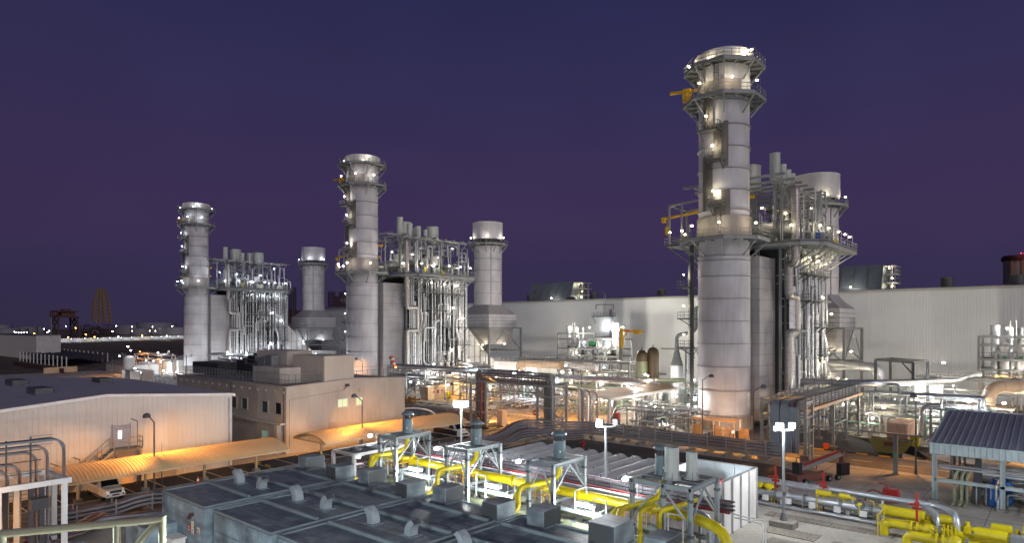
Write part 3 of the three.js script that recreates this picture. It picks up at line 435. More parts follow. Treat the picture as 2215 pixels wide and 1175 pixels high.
function makeBoiler(i) {
  const T = thing('heat_recovery_boiler', ['nearest boiler tower wrapped in silver pipes behind the tallest stack', 'boiler tower wrapped in silver pipes beside the middle stack', 'farthest boiler tower with pale blue lit decks beside the smallest stack'][i], 'boiler', [UX[i], 0, UZ], 'the three boiler towers');
  const kind = ['warm', 'white', 'cool'][i], s = [1.7, 2.3, 2.8][i], Z = (z) => z - UZ;
  const near = i === 0;
  // breeching duct with horizontal stiffeners, each strip a panel
  for (let k = 0; k < 15; k++) { const y = 1 + k * 1.7, b = new B(); b.box(-4.4, y, Z(-107), 4.4, y + 1.68, Z(-100.5)); b.mesh('duct_panel', M.casing, T); const c = new B(); c.box(-4.5, y - .07, Z(-107), 4.5, y + .05, Z(-100.4)); c.mesh('duct_stiffener', M.ringSteel, T); }
  let b = new B(); b.box(4.4, 0, Z(-107), 4.55, 26.6, Z(-106.7)); b.mesh('duct_corner', M.casing, T);
  // main casing
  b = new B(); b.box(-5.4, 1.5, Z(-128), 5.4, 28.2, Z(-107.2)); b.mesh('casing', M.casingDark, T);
  b = new B(); for (let z = -109; z > -128; z -= 3.1) { b.box(5.4, 0, Z(z) - .15, 5.75, 28, Z(z) + .15); b.box(5.4, 0, Z(z) - .25, 5.44, 28, Z(z) + .25); } for (let y = 4; y < 28; y += 4) b.box(5.4, y, Z(-128), 5.6, y + .22, Z(-107.2)); b.box(-5.6, 0, Z(-107.1), -5.2, 28.2, Z(-106.8)); b.box(5.2, 0, Z(-107.1), 5.6, 28.2, Z(-106.8)); b.mesh('casing_frame', M.steel, T);
  // inlet duct falling away towards the turbine hall
  b = new B(); b.extrude([[Z(-128), 1.5], [Z(-128), 17], [Z(-139), 6.5], [Z(-150), 6], [Z(-150), 1.5]], 'x', -4.6, 4.6); b.mesh('inlet_duct', M.whitePlain, T);
  b = new B(); for (let k = 1; k < 5; k++) { const z = -128 - k * 2.3, t = Math.max(6.5, 17 - k * 2.2); b.box(4.6, 1.5, Z(z) - .06, 4.75, t, Z(z) + .06); } for (const y of [4, 7, 10, 13]) b.box(4.6, y, Z(-128 - (17 - y) * 1.0), 4.72, y + .1, Z(-128)); b.mesh('duct_stiffener', M.galv, T);
  // main deck
  b = new B(); b.slab([[-9, Z(-103)], [9.6, Z(-103)], [12.6, Z(-106)], [12.6, Z(-124.5)], [9, Z(-128.5)], [-9, Z(-128.5)]], 28.55, 28.75); b.mesh('deck', M.grate, T);
  b = new B(); for (let z = -103; z > -128; z -= 2.1) b.bar([-9, 28.3, Z(z)], [z < -105 && z > -125 ? 12.4 : 9.6, 28.3, Z(z)], .16, .42); b.bar([12.5, 28.3, Z(-106)], [12.5, 28.3, Z(-124.5)], .2, .5); b.bar([9.6, 28.3, Z(-103)], [12.6, 28.3, Z(-106)], .2, .5); b.bar([9, 28.3, Z(-103.1)], [-9, 28.3, Z(-103.1)], .2, .5); b.bar([8, 28, Z(-103.2)], [8, 28, Z(-128)], .25, .5); b.mesh('deck_beam', M.steel, T);
  b = new B(); for (let z = -106; z >= -125; z -= 3.1) { b.bar([12.2, 28.2, Z(z)], [5.7, 24.2, Z(z)], .2); b.bar([9, 28.2, Z(z)], [5.7, 26, Z(z)], .16); } b.mesh('deck_brace', M.steel, T);
  b = new B(); b.rail([[6, 28.75, Z(-103)], [9.6, 28.75, Z(-103)], [12.6, 28.75, Z(-106)], [12.6, 28.75, Z(-124.5)], [9, 28.75, Z(-128.5)], [2, 28.75, Z(-128.5)]], 1.15, 1.3, .03, false, .18); b.mesh('railing', M.rail, T);
  // middle decks on the pipe side
  for (const [y, z0, z1] of [[24.2, -110, -123], [15.4, -117, -126], [19.8, -112, -119], [10.6, -119, -127], [6.4, -112, -124]]) { b = new B(); b.box(5.7, y - .12, Z(z1), 8.6, y, Z(z0)); for (let z = z0; z >= z1; z -= 3) b.bar([8.4, y - .1, Z(z)], [5.7, y - 2.2, Z(z)], .14); b.mesh('deck', M.grate, T); b = new B(); b.rail([[5.8, y, Z(z0)], [8.6, y, Z(z0)], [8.6, y, Z(z1)], [5.8, y, Z(z1)]], 1.1, 1.3, .03); b.mesh('railing', M.rail, T); }
  // upper frame with penthouse roof trusses
  b = new B(); const ys = 38.4; for (const x of [-6, 0, 6.4]) for (const z of [-104.5, -111, -118, -124.5]) b.ibeam([x, 28.8, Z(z)], [x, ys, Z(z)], .32, .3); b.mesh('roof_post', M.steel, T);
  b = new B(); for (const x of [-6, 6.4]) { b.bar([x, ys, Z(-100)], [x, ys, Z(-127.5)], .3, .5); for (const z of [-104.5, -111, -118]) { b.bar([x, ys - .3, Z(z)], [x, ys - 3, Z(z - 3.2)], .18); b.bar([x, ys - .3, Z(z - 6.4)], [x, ys - 3, Z(z - 3.2)], .18); } b.bar([x, ys - .3, Z(-127.3)], [x, ys - 3.4, Z(-124.5)], .16); } for (const z of [-100, -104.5, -108, -111, -114.5, -118, -121, -124.5, -127.5]) b.bar([-8, ys + .1, Z(z)], [8.4, ys + .1, Z(z)], .22, .4); b.bar([8.2, ys, Z(-104.5)], [6.4, ys - 2.6, Z(-104.5)], .16); b.mesh('roof_frame', M.steel, T);
  b = new B(); b.bar([-3, ys - 2.6, Z(-101)], [3.4, ys - 2.6, Z(-101)], .35, .45); b.bar([-3, ys - 6, Z(-101.6)], [1.6, ys - 5.4, Z(-101.6)], .3, .4); b.mesh('crane_beam', M.crane, T);
  // silencers on the roof
  for (const [x, z, r, h, g] of [[5.2, -105, .8, 4.6, 0], [5.2, -108.2, .72, 3.4, 0], [5, -111.2, .72, 3.1, 0], [4.6, -114, .5, 2.6, 0], [-1.5, -112, 1.9, 4.9, 0], [2.4, -118.5, 1.7, 4, 0], [-4, -118.5, 1.2, 4.4, 0]]) { const c = new B(); c.lathe(x, Z(z), [[r * .5, ys - .2], [r, ys + .5], [r, ys + h - .1], [r + .05, ys + h], [r * .85, ys + h], [r * .85, ys + h - .8]], 20); c.mesh('silencer', M.silencer, T); const d = new B(); d.cyl([x, 31, Z(z)], [x, ys, Z(z)], r * .42, 10); d.mesh('vent_pipe', M.galv, T); }
  // drums
  for (const [x, z, r, l] of [[1, -106.5, 1.45, 13], [1, -113, 1.1, 12], [2, -120.5, 1, 10]]) { const c = new B(); c.sweep([[x + l / 2 - l, 31.2, Z(z)], [x - l / 2 + .3, 31.2, Z(z)], [x + l / 2, 31.2, Z(z)], [x + l / 2 + .45, 31.2, Z(z)], [x + l / 2 + .72, 31.2, Z(z)], [x + l / 2 + .8, 31.2, Z(z)]], [r * .4, r, r, r * .86, r * .5, .05], 24); c.mesh('steam_drum', M.aluPlain, T); const d = new B(); for (const q of [-3.5, 3.5]) d.cbox(x + q, 29.6, Z(z), .6, 1.7, r * 1.6); d.mesh('drum_saddle', M.steel, T); }
  // vertical pipes down the +X face
  const PX = 6.9;
  const V = (z, r, y0, y1, x = PX, m = M.alu) => { const c = new B(); c.cyl([x, y0, Z(z)], [x, y1, Z(z)], r, 12); const o = c.mesh('pipe', m, T); if (r > .2) { const d = new B(); for (let y = y0 + rr(.6, 1.4); y < y1 - .4; y += 1.5) d.sweep([[x, y, Z(z)], [x, y + .06, Z(z)]], r + .02, 12, false); d.mesh('cladding_band', M.galvDark, o, { kind: 'stuff' }); } };
  { const c = new B(); c.pipe([[PX + .4, 37, Z(-105.2)], [PX + 1.6, 37, Z(-104.4)], [PX + 1.6, 25.4, Z(-104.4)], [PX + .3, 25.4, Z(-105.6)], [PX + .3, 20.4, Z(-105.6)], [PX + .3, 20.4, Z(-109)], [PX + .3, 14.6, Z(-109)], [PX + .3, 14.6, Z(-105.6)], [PX + .3, 1.5, Z(-105.6)]], .62, 16, .7); c.mesh('loop_pipe', M.lagging, T); }
  V(-107.4, .16, 2, 28); V(-108, .16, 2, 28); V(-106.8, .13, 2, 28); V(-110.6, .14, 3, 28);
  { const c = new B(); c.pipe([[PX, 28, Z(-109.7)], [PX, 3.8, Z(-109.7)], [PX + 1.3, 2.6, Z(-111.4)]], .3, 12); c.mesh('pipe', M.alu, T); }
  { const c = new B(); c.pipe([[PX, 24.2, Z(-111.4)], [PX, 6.6, Z(-111.4)], [PX + .4, 3.2, Z(-115)]], .28, 12); c.mesh('pipe', M.alu, T); }
  V(-108.5, .36, 3, 22); V(-112.4, .14, 4, 27); V(-113.1, .14, 2, 27); V(-114.2, .28, 12, 28); V(-115.4, .26, 12, 28); V(-116.4, .14, 3, 28); V(-117.4, .34, 16, 28); V(-118.4, .14, 3, 25); V(-122.6, .5, 14, 28); V(-124.2, .4, 4, 28); V(-123.4, .16, 2, 28); V(-125, .3, 9, 28); for (const [z, r, y0, y1, x] of [[-110.2, .24, 7, 28, .3], [-113.6, .22, 3, 24, .9], [-116.9, .3, 3, 24, .5], [-118, .26, 8, 28, .8], [-120.4, .34, 6, 28, .3], [-121.2, .2, 3, 28, .9], [-126, .36, 5, 28, -.4], [-126.9, .24, 2, 28, -.2], [-127.6, .3, 8, 27, -.6]]) V(z, r, y0, y1, PX + x);
  { const c = new B(); c.pipe([[PX, 27, Z(-119.6)], [PX, 17.2, Z(-119.6)], [PX, 17.2, Z(-115.2)], [PX, 2.4, Z(-115.2)]], .5, 16, 1.1); c.mesh('pipe', M.aluPlain, T); }
  { const c = new B(); c.pipe([[PX - .6, 24, Z(-117.6)], [PX - .6, 6.6, Z(-117.6)], [PX + .3, 4.8, Z(-116.6)], [PX + .3, 2.6, Z(-116.6)]], .36, 12, .8); c.mesh('pipe', M.alu, T); }
  { const c = new B(); c.pipe([[PX + .4, 3.6, Z(-119.7)], [PX + .4, 9, Z(-119.7)], [PX + .4, 9, Z(-121.5)], [PX + .4, 3.6, Z(-121.5)]], .46, 14, .9); c.mesh('loop_pipe', M.aluPlain, T); }
  { const c = new B(); c.pipe([[PX + .2, 15, Z(-122.6)], [PX + .8, 12.4, Z(-123.4)], [PX + .8, 6, Z(-123.4)], [PX + 1.6, 5.2, Z(-124.6)], [PX + 1.6, 5.2, Z(-131)], [PX + 1.6, 2.4, Z(-132)]], .56, 16, 1.1); c.mesh('pipe', M.aluPlain, T); }
  { const c = new B(); c.pipe([[PX + 1.4, 2.6, Z(-110.5)], [PX + 1.6, 2.6, Z(-134)]], .42, 14); c.pipe([[PX + .9, 1.6, Z(-110.5)], [PX + .9, 1.6, Z(-134)]], .3, 12); c.mesh('header_pipe', M.aluPlain, T); }
  // diagonal drain pipes and supports
  for (const [z, y] of [[-112.4, 6], [-118, 7.5], [-119.4, 6.2]]) { const c = new B(); c.cyl([PX + .2, y, Z(z)], [PX + 1.1, y - 3.6, Z(z - 2.6)], .2, 10); c.mesh('drain_pipe', M.alu, T); }
  for (const [y, z0, z1] of [[23.6, -104.4, -109], [20, -107, -112], [13.8, -109, -113], [10.3, -111, -117], [17.6, -119, -126], [8, -106, -110], [5.5, -105, -108], [11.8, -112.5, -118], [19.5, -114, -119], [9, -116, -125.5]]) { b = new B(); b.bar([PX + .45, y, Z(z0)], [PX + .45, y, Z(z1)], .14); for (const z of [z0, z1]) { b.bar([5.6, y, Z(z)], [PX + .6, y, Z(z)], .12); b.bar([PX + .5, y, Z(z)], [5.6, y - 1.4, Z(z)], .1); } b.mesh('pipe_support', M.steel, T); }
  // small bore pipes and gear on the main deck
  for (let k = 0; k < 9; k++) { const x = rr(-5, 8), z = rr(-106, -125), y = 28.8 + rr(0, 3.4), c = new B(), w = rr(1, 2.6), h = rr(1, 2.6); c.rbox(x - w / 2, y, Z(z) - w / 2, x + w / 2, y + h, Z(z) + w / 2, .06); c.mesh('equipment_cabinet', pick([M.casing, M.galv, M.silencer]), T); }
  for (let k = 0; k < 66; k++) { const x = rr(-5, 11.4), z = rr(-105, -126), y = rr(29.6, 37.6), l = rr(1, 4), c = new B(); const q = k % 3; c.pipe(q === 0 ? [[x, 28.8, Z(z)], [x, y, Z(z)], [x - l, y, Z(z)]] : q === 1 ? [[x, y - 3, Z(z)], [x, y, Z(z)], [x, y, Z(z - l)], [x, y - 2.5, Z(z - l)]] : [[x, 28.8, Z(z)], [x, y, Z(z)]], rr(.08, .24), 8); c.mesh('pipe', pick([M.alu, M.galv, M.aluPlain, M.steel]), T); }
  for (let k = 0; k < 16; k++) { const x = rr(7, 12), z = rr(-105.5, -125), c = new B(), h = rr(.8, 1.7); c.rbox(x - .3, 28.8, Z(z) - .3, x + .3, 28.8 + h, Z(z) + .3); c.cyl([x, 28.8 + h, Z(z)], [x, 29.2 + h, Z(z)], .14, 8); c.mesh('valve', k % 5 === 0 ? M.motorBlue : k % 6 === 1 ? M.yellow : M.galv, T); }
  for (const y of [31.6, 34.4]) { b = new B(); b.box(3, y - .1, Z(-122), 6.2, y, Z(-106)); b.mesh('deck', M.grate, T); b = new B(); b.rail([[6.2, y, Z(-106)], [6.2, y, Z(-122)]], 1.1, 1.4, .03); b.mesh('railing', M.rail, T); }
  for (let k = 0; k < 22; k++) { const z = rr(-108, -126), y = rr(9, 27), x = PX + rr(.2, 1), c = new B(); c.cyl([x, y - rr(3, 8), Z(z)], [x, y, Z(z)], rr(.08, .2), 8); c.mesh('pipe', pick([M.alu, M.galv, M.aluPlain]), T); }
  for (let k = 0; k < 14; k++) { const z = rr(-108, -124), y = rr(5, 26), x = PX + rr(.3, 1), c = new B(); c.pipe([[x, y - rr(2, 4), Z(z)], [x, y, Z(z)], [x, y, Z(z - rr(1.4, 3.6))]], rr(.1, .3), 10); c.mesh('pipe', pick([M.alu, M.aluPlain, M.galv]), T); }
  // lamps
  for (const [x, z, y] of [[11.8, -107, 28.8], [12, -111, 28.8], [12.2, -116, 28.8], [12.2, -120, 28.8], [12, -124, 28.8], [8.6, -103.6, 28.8], [4, -104, 32], [9.6, -113, 28.8], [5.6, -118, 31.6], [6, -109, 31.6], [6, -123, 34.4]]) postLamp(T, [x, y, Z(z)], kind, 8 * s, 2.5, -.4, .2);
  for (const [x, z, y] of [[8.2, -113, 26.9], [8.2, -117.5, 26.7], [8, -122.5, 26.6], [8, -121, 20.6], [8.6, -124, 17.8], [8.4, -120, 9.5], [8.9, -121, 4.2], [9.3, -125.4, 6.3], [9, -117, 4], [9.2, -112.5, 4.4], [8.8, -128, 3.6]]) lampGlow(T, [x, y, Z(z)], kind, (i ? 7.5 : 12) * s, .22);
  return T;
}

function makeBypass(i) {
  const T = thing('vent_stack', ['wide vent stack half hidden behind the nearest boiler tower', 'free standing vent stack on a square hood right of the middle boiler', 'smallest vent stack on a square hood right of the farthest boiler'][i], 'chimney', [UX[i] + 1, 0, -142], 'the three squat vent stacks');
  const kind = ['warm', 'white', 'cool'][i], s = [.7, .7, .8][i];
  let y = 22; for (const e of [25.4, 28.8, 32.2, 35.6, 39.4]) { let b = new B(); b.lathe(0, 0, [[4.2, y], [4.2, e]], 40); b.mesh('shell_course', M.stack, T); b = new B(); b.lathe(0, 0, [[4.18, e - .08], [4.38, e - .08], [4.38, e + .04], [4.18, e + .04]], 40); b.mesh('stiffener_ring', M.ringSteel, T); y = e; }
  let b = new B(); b.lathe(0, 0, [[3.7, 39.4], [3.7, 41.6]], 40); b.mesh('silencer_gap', M.dark, T);
  b = new B(); b.lathe(0, 0, [[4.3, 41.4], [4.5, 42], [4.5, 46.2], [4.55, 46.4], [4.2, 46.4], [4.1, 42]], 40); b.mesh('cap', M.stack, T);
  ringDeck(T, 0, 0, 6, 4.1, 40, true, 12);
  b = new B(); for (const a of [.6, -.9, 2.2, 3.6]) b.box(4.22 * Math.cos(a) - .07, 22, 4.22 * Math.sin(a) - .07, 4.22 * Math.cos(a) + .07, 39.6, 4.22 * Math.sin(a) + .07); b.mesh('seam', M.galvDark, T);
  // hood: round to square, stepped panels, a narrowing lower hood
  b = new B(); const n = 32; for (let k = 0; k < n; k++) { const P = (j) => { const a = j / n * 6.28319, c = Math.cos(a), e = Math.sin(a), q = 6 / Math.max(Math.abs(c), Math.abs(e)); return [[4.2 * c, 22, 4.2 * e], [q * c, 19.2, q * e]]; }, [p, q] = P(k), [r, t] = P(k + 1); b.poly([p, r, t, q]); } b.mesh('hood', M.casing, T);
  for (let k = 0; k < 4; k++) { const c = new B(); c.box(-6, 15.4 + k * .95, -6, 6, 16.3 + k * .95, 6); c.mesh('hood_panel', M.stack, T); const d = new B(); d.box(-6.2, 15.34 + k * .95, -6.2, 6.2, 15.46 + k * .95, 6.2); d.mesh('hood_stiffener', M.galv, T); }
  for (let k = 0; k < 5; k++) { const w = 5.3 - k * .05, y = 14.3 - k * .95; const c = new B(); c.box(-w, y, -w, w, y + .9, w); c.mesh('lower_hood', M.casing, T); }
  b = new B(); b.box(-9.6, 8.8, -5, -6.2, 17, 6); for (let z = -5; z < 6; z += .9) b.box(-9.7, 8.8, z, -9.6, 17, z + .2); b.mesh('side_screen', M.galv, T);
  for (const x of [-7, 7]) for (const z of [-7, 7]) { const c = new B(); c.ibeam([x, 0, z], [x, 15.4, z], .5, .5); c.mesh('leg', M.steel, T); }
  b = new B(); for (const z of [-7, 7]) { b.bar([-7, 15.2, z], [7, 15.2, z], .4); b.bar([-7, 8.6, z], [7, 8.6, z], .3); b.bar([-7, 8.6, z], [0, 15, z], .25); b.bar([7, 8.6, z], [0, 15, z], .25); } for (const x of [-7, 7]) { b.bar([x, 15.2, -7], [x, 15.2, 7], .4); b.bar([x, 8.6, -7], [x, 8.6, 7], .3); b.bar([x, 8.6, -7], [x, 15, 0], .25); b.bar([x, 8.6, 7], [x, 15, 0], .25); } b.mesh('leg_frame', M.steel, T);
  b = new B(); b.box(-6.4, 8.4, -6.4, 6.4, 8.52, 6.4); b.mesh('deck', M.grate, T); b = new B(); b.rail([[7, 8.6, -7], [7, 8.6, 7], [-7, 8.6, 7]], 1.1, 1.4, .03); b.mesh('railing', M.rail, T);
  for (let k = 0; k < 14; k++) { const c = new B(), x = rr(-6, 6.4), z = rr(-3, 6.4); c.pipe([[x, .5, z], [x, rr(2, 5.6), z], [x - rr(1, 3), rr(2, 5.6), z]], rr(.12, .35), 8); c.mesh('pipe', pick([M.alu, M.galv, M.white]), T); }
  b = new B(); b.ladder(-4.3, 22, 1, 40, -1, 0, true, .6); b.mesh('caged_ladder', M.rail, T); for (const yy of [34, 29]) { const c = new B(); c.box(-6.4, yy - .1, 0, -4.2, yy, 2); c.rail([[-4.4, yy, 2], [-6.4, yy, 2], [-6.4, yy, 0]], 1.1, 1, .04); c.mesh('rest_landing', M.rail, T); }
  for (const a of [-.2, .9, 2, 3.2]) postLamp(T, [5.7 * Math.cos(a), 40, 5.7 * Math.sin(a)], kind, 13 * s, 1.9, -.3 * Math.cos(a), -.3 * Math.sin(a));
  for (const [x, yy, z] of [[4, 10.4, 6.4], [-3, 10.6, 6.4], [6.6, 10.6, 0], [1, 5.5, 5], [6.4, 5.2, 3]]) lampGlow(T, [x, yy, z], i === 1 && yy > 9 ? 'warm' : kind, 30 * s, .24);
  return T;
}
for (let i = 0; i < 3; i++) { makeStack(i); makeBoiler(i); makeBypass(i); }

// ---------- turbine hall ----------
{
  const Z = -162, T = place('turbine_hall', 'very long pale ribbed turbine hall closing the view behind the boilers', 'hall', [-80, 0, Z]);
  let b = new B(); b.ribs([-250, Z], [40, Z], 0, 23.4, .55, .03, 0, 1); b.ribs([-250, Z - 60], [-250, Z], 0, 23.4, .55, .09, -1, 0); b.mesh('wall', M.hall, T);
  b = new B(); b.box(-250.2, 23.3, Z - 60, 40, 23.9, Z + .25); b.mesh('roof', M.roofGrey, T);
  b = new B(); b.box(-250.3, 23.2, Z + .2, 40, 23.7, Z + .4); b.mesh('eaves_gutter', M.hallTrim, T);
  b = new B(); b.box(-250, 23.9, Z - 60, 40, 24.6, Z - 14); b.mesh('roof_ridge', M.roofGrey, T);
  for (const x of [-160, -136, -111, -88, -65, -60, -54, -20, -8, -190]) { const c = new B(); c.cyl([x, 23.9, Z - 6], [x, 26, Z - 6], 1.25, 16); c.cyl([x, 26, Z - 6], [x, 26.2, Z - 6], 1.4, 16); c.mesh('roof_vent', M.galvDark, T); }
  for (const x of [-121, -77]) { const c = new B(); c.box(x, 23.9, Z - 7, x + 2.4, 25, Z - 5.4); c.mesh('roof_cabinet', M.galvDark, T); }
  // access ladders and landings on the wall near the middle vent stack
  const x0 = -103;
  for (const [y, w] of [[18.6, 7], [12.6, 6], [6.4, 6]]) { const c = new B(); c.box(x0 - w / 2, y - .15, Z + .12, x0 + w / 2, y, Z + 1.9); for (const q of [-w / 2 + .2, w / 2 - .2]) c.bar([x0 + q, y - .1, Z + 1.8], [x0 + q, y - 2, Z + .12], .15); const m = c.mesh('access_landing', M.galv, T); const d = new B(); d.rail([[x0 - w / 2, y, Z + .3], [x0 - w / 2, y, Z + 1.9], [x0 + w / 2, y, Z + 1.9], [x0 + w / 2, y, Z + .3]], 1.1, 1, .035); d.mesh('railing', M.rail, T); if (y < 15) lampGlow(m, [x0 + .6, y + 3.2, Z + .9], 'cool', 26, .24); const e = new B(); e.box(x0 + 1.4, y, Z + .1, x0 + 2.4, y + 2.1, Z + .16); e.mesh('door', M.casing, T); }
  b = new B(); b.ladder(x0, .3, Z + .35, 12.6, 0, 1, true, .6); b.ladder(x0, 18.6, Z + .35, 25, 0, 1, true, .6); b.mesh('caged_ladder', M.rail, T);
  b = new B(); b.bar([x0 - 3, 22, Z + .5], [x0 + 3, 22, Z + .5], .2); b.bar([x0 - 3, 22, Z + .5], [x0 - 3, 20.6, Z + .5], .2); b.bar([x0 + 3, 22, Z + .5], [x0 + 3, 20.6, Z + .5], .2); b.mesh('goalpost_frame', M.galv, T);
}
for (const i of [0, 1]) { // filter houses on the hall roof
  const X = UX[i] - 4 + (i ? -2 : 0), Z = -181, T = thing('filter_house', ['larger sloping grey air filter house on the hall roof near the tallest stack', 'smaller sloping air filter house on the hall roof above the yellow jib crane'][i], 'filter house', [X, 24.6, Z], 'air filter houses on the hall roof');
  let b = new B(); b.extrude([[0, 0], [0, .6], [-2.4, 6.4], [-9, 6.4], [-9, 0]], 'x', -9.4, 9.4); b.mesh('casing', M.enclSeam, T);
  for (let k = 0; k < 6; k++) { const x = -9.3 + k * 3.1; const c = new B(); c.bar([x + 1.55, .7, .06], [x + 1.55, 6.5, -2.36], 3.02, .12); c.mesh('inlet_panel', M.enclSeam, T); }
  b = new B(); for (let k = 0; k <= 6; k++) { const x = -9.3 + k * 3.1; b.bar([x, .6, .2], [x, 6.5, -2.24], .18); } b.mesh('panel_rib', M.galv, T);
  b = new B(); for (const z of [-8.6, -5, -2.6]) b.bar([10.8, -.4, z], [10.8, 6.2, z], .18); for (const y of [2, 4.2, 6.2]) b.box(9.5, y - .1, -9, 12, y, -2.4); b.mesh('end_stair', M.whitePlain, T);
  b = new B(); b.rail([[12, 4.2, -9], [12, 4.2, -2.4]], 1.1, 1.2, .04); b.rail([[12, 2, -9], [12, 2, -2.4]], 1.1, 1.2, .04); b.mesh('railing', M.rail, T);
  for (const [x, y, z] of [[10.6, 5.6, -3], [10.8, 3.2, -5], [11, 1.2, -4]]) lampGlow(T, [x, y, z], 'warm', 16, .22); postLamp(T, [4, -.6, 2.4], 'white', 20, 1.6, -1, 0, .24);
}
{ const c = at(2200, 620, 250), T = place('red_lit_tank', 'round concrete tank top with a red lamp rising beyond the hall roof', 'tank', [c[0], 0, c[2]]); let b = new B(); b.lathe(c[0], c[2], [[4.6, 0], [4.6, 41]], 24); b.mesh('shell', M.beigeDark, T); b = new B(); b.lathe(c[0], c[2], [[4.6, 41], [5.2, 41], [5.2, 42.4], [4.6, 43]], 24); b.mesh('rim', M.rustDark, T); b = new B(); for (const a of [1.2, 1.9]) b.cbox(c[0] + 4.6 * Math.cos(a), 30, c[2] + 4.6 * Math.sin(a), .8, 22, .8); b.mesh('duct', M.tanDark, T); const q = at(2207, 548, 244); lampGlow(T, q, 'red', 2, .24); lampGlow(T, [q[0] + 1, q[1], q[2] - .6], 'red', 2, .24); }

// ---------- sodium street lamps ----------
function streetLamp(label, base, h, dir, cd, arm = 1.6, cut = true, group = 'sodium street lamps on grey poles') {
  const T = place('street_lamp', label, 'street lamp', base, group), [x, , z] = base, y0 = base[1];
  let b = new B(); b.cyl([x, y0, z], [x, y0 + .5, z], .14, 10); b.cyl([x, y0 + .4, z], [x, y0 + h - .5, z], .1, 10, .065); b.mesh('pole', M.galvDark, T);
  b = new B(); b.cyl([x, y0 + h - .6, z], [x + dir[0] * arm, y0 + h, z + dir[1] * arm], .05, 8); b.mesh('arm', M.galvDark, T);
  const c = [x + dir[0] * (arm + .3), y0 + h, z + dir[1] * (arm + .3)];
  b = new B(); b.lathe(c[0], c[2], [[.34, c[1] - .26], [.34, c[1] - .02], [.24, c[1] + .12], [.08, c[1] + .2], [0, c[1] + .2]], 16); b.mesh('head', M.galvDark, T);
  lampGlow(T, [c[0], c[1] - .1, c[2]], 'sodium', 0, .17, 'lamp_glass');
  if (cut) for (const e of [-1, 1]) { const l = new THREE.SpotLight(new THREE.Color().setRGB(...LC.sodium), cd * 2.4, 0, 1.12, 1); l.position.set(c[0] - x, c[1] - .3 - y0, c[2] - z); l.target.position.set(c[0] - x + dir[0] * 1.2 - dir[1] * 6 * e, c[1] - 7 - y0, c[2] - z + dir[1] * 1.2 + dir[0] * 6 * e); l.shadow.radius = 10; l.castShadow = true; l.name = 'lamp_light'; T.add(l, l.target); }
  else { const l = new THREE.PointLight(new THREE.Color().setRGB(...LC.sodium), cd * 3.5); l.position.set(c[0] - x, c[1] - .1 - y0, c[2] - z); l.shadow.radius = 6; l.name = 'lamp_light'; T.add(l); }
  return T;
}
streetLamp('sodium street lamp lighting the canopy in front of the white ribbed building', [-64.4, 0, -24], 7.2, [-1, .1], 150, 1.1);
streetLamp('sodium street lamp lighting the canopy below the beige building', [-64.2, 0, -47.2], 7.2, [-1, .1], 170, 1.1);
streetLamp('sodium street lamp in the car park out of the crop of white building', [-64.4, 0, -4], 7.2, [-1, .1], 120, 1.1);
streetLamp('sodium street lamp on the yard apron beside the grey T-post', [-12.2, 0, -79.4], 8.2, [-.3, -.95], 110, 1.2);
streetLamp('dark pole street lamp standing before the tallest stack base', onY(1519, 958), 9, [.8, -.5], 25, .9);
streetLamp('thin rust coloured street lamp pole left of the olive vessels', onY(1396, 862), 7.6, [.75, -.6], 240, 1.6, false);
streetLamp('rust coloured street lamp shining over the cable bridge right end', onY(1256, 858), 6.6, [.75, -.6], 300, 1.4, false);
streetLamp('street lamp shining orange over the yellow roofed pump shelter', onY(2199, 905), 8, [-.9, .5], 150, 2.2, false);
streetLamp('first orange street lamp beside the small lit water tank', onY(244, 812), 7, [.9, -.6], 60, 2.6, false);
streetLamp('second orange street lamp just behind the small lit water tank', onY(294, 805), 7, [.9, -.6], 60, 2.6, false);
streetLamp('third orange street lamp before the foot of the smallest stack', onY(376, 800), 6.6, [.9, -.6], 60, 2.6, false);
streetLamp('unlit looking street lamp rising before the middle stack foot', onY(784, 850), 8, [-.8, .5], 60, 1.2);
streetLamp('small street lamp pole left of the middle stack foot', onY(730, 845), 8, [-.8, .5], 60, 1.2);
streetLamp('orange street lamp beside the white cable bridge tower road', onY(980, 858), 8, [.7, -.6], 420, 1.2);

streetLamp('street lamp over the road junction just behind the cable bridge towers', [-60.8, 0, -88.4], 8.4, [-.9, .2], 440, 1.4);
streetLamp('street lamp on the island beside the cable bridge left tower', [-73.4, 0, -78.6], 8.4, [.9, -.2], 440, 1.4);
streetLamp('street lamp beside the covered cable bridge tower, shining on the yard road', [-29.2, 0, -79.2], 8.2, [.4, -.9], 260, 1.4);

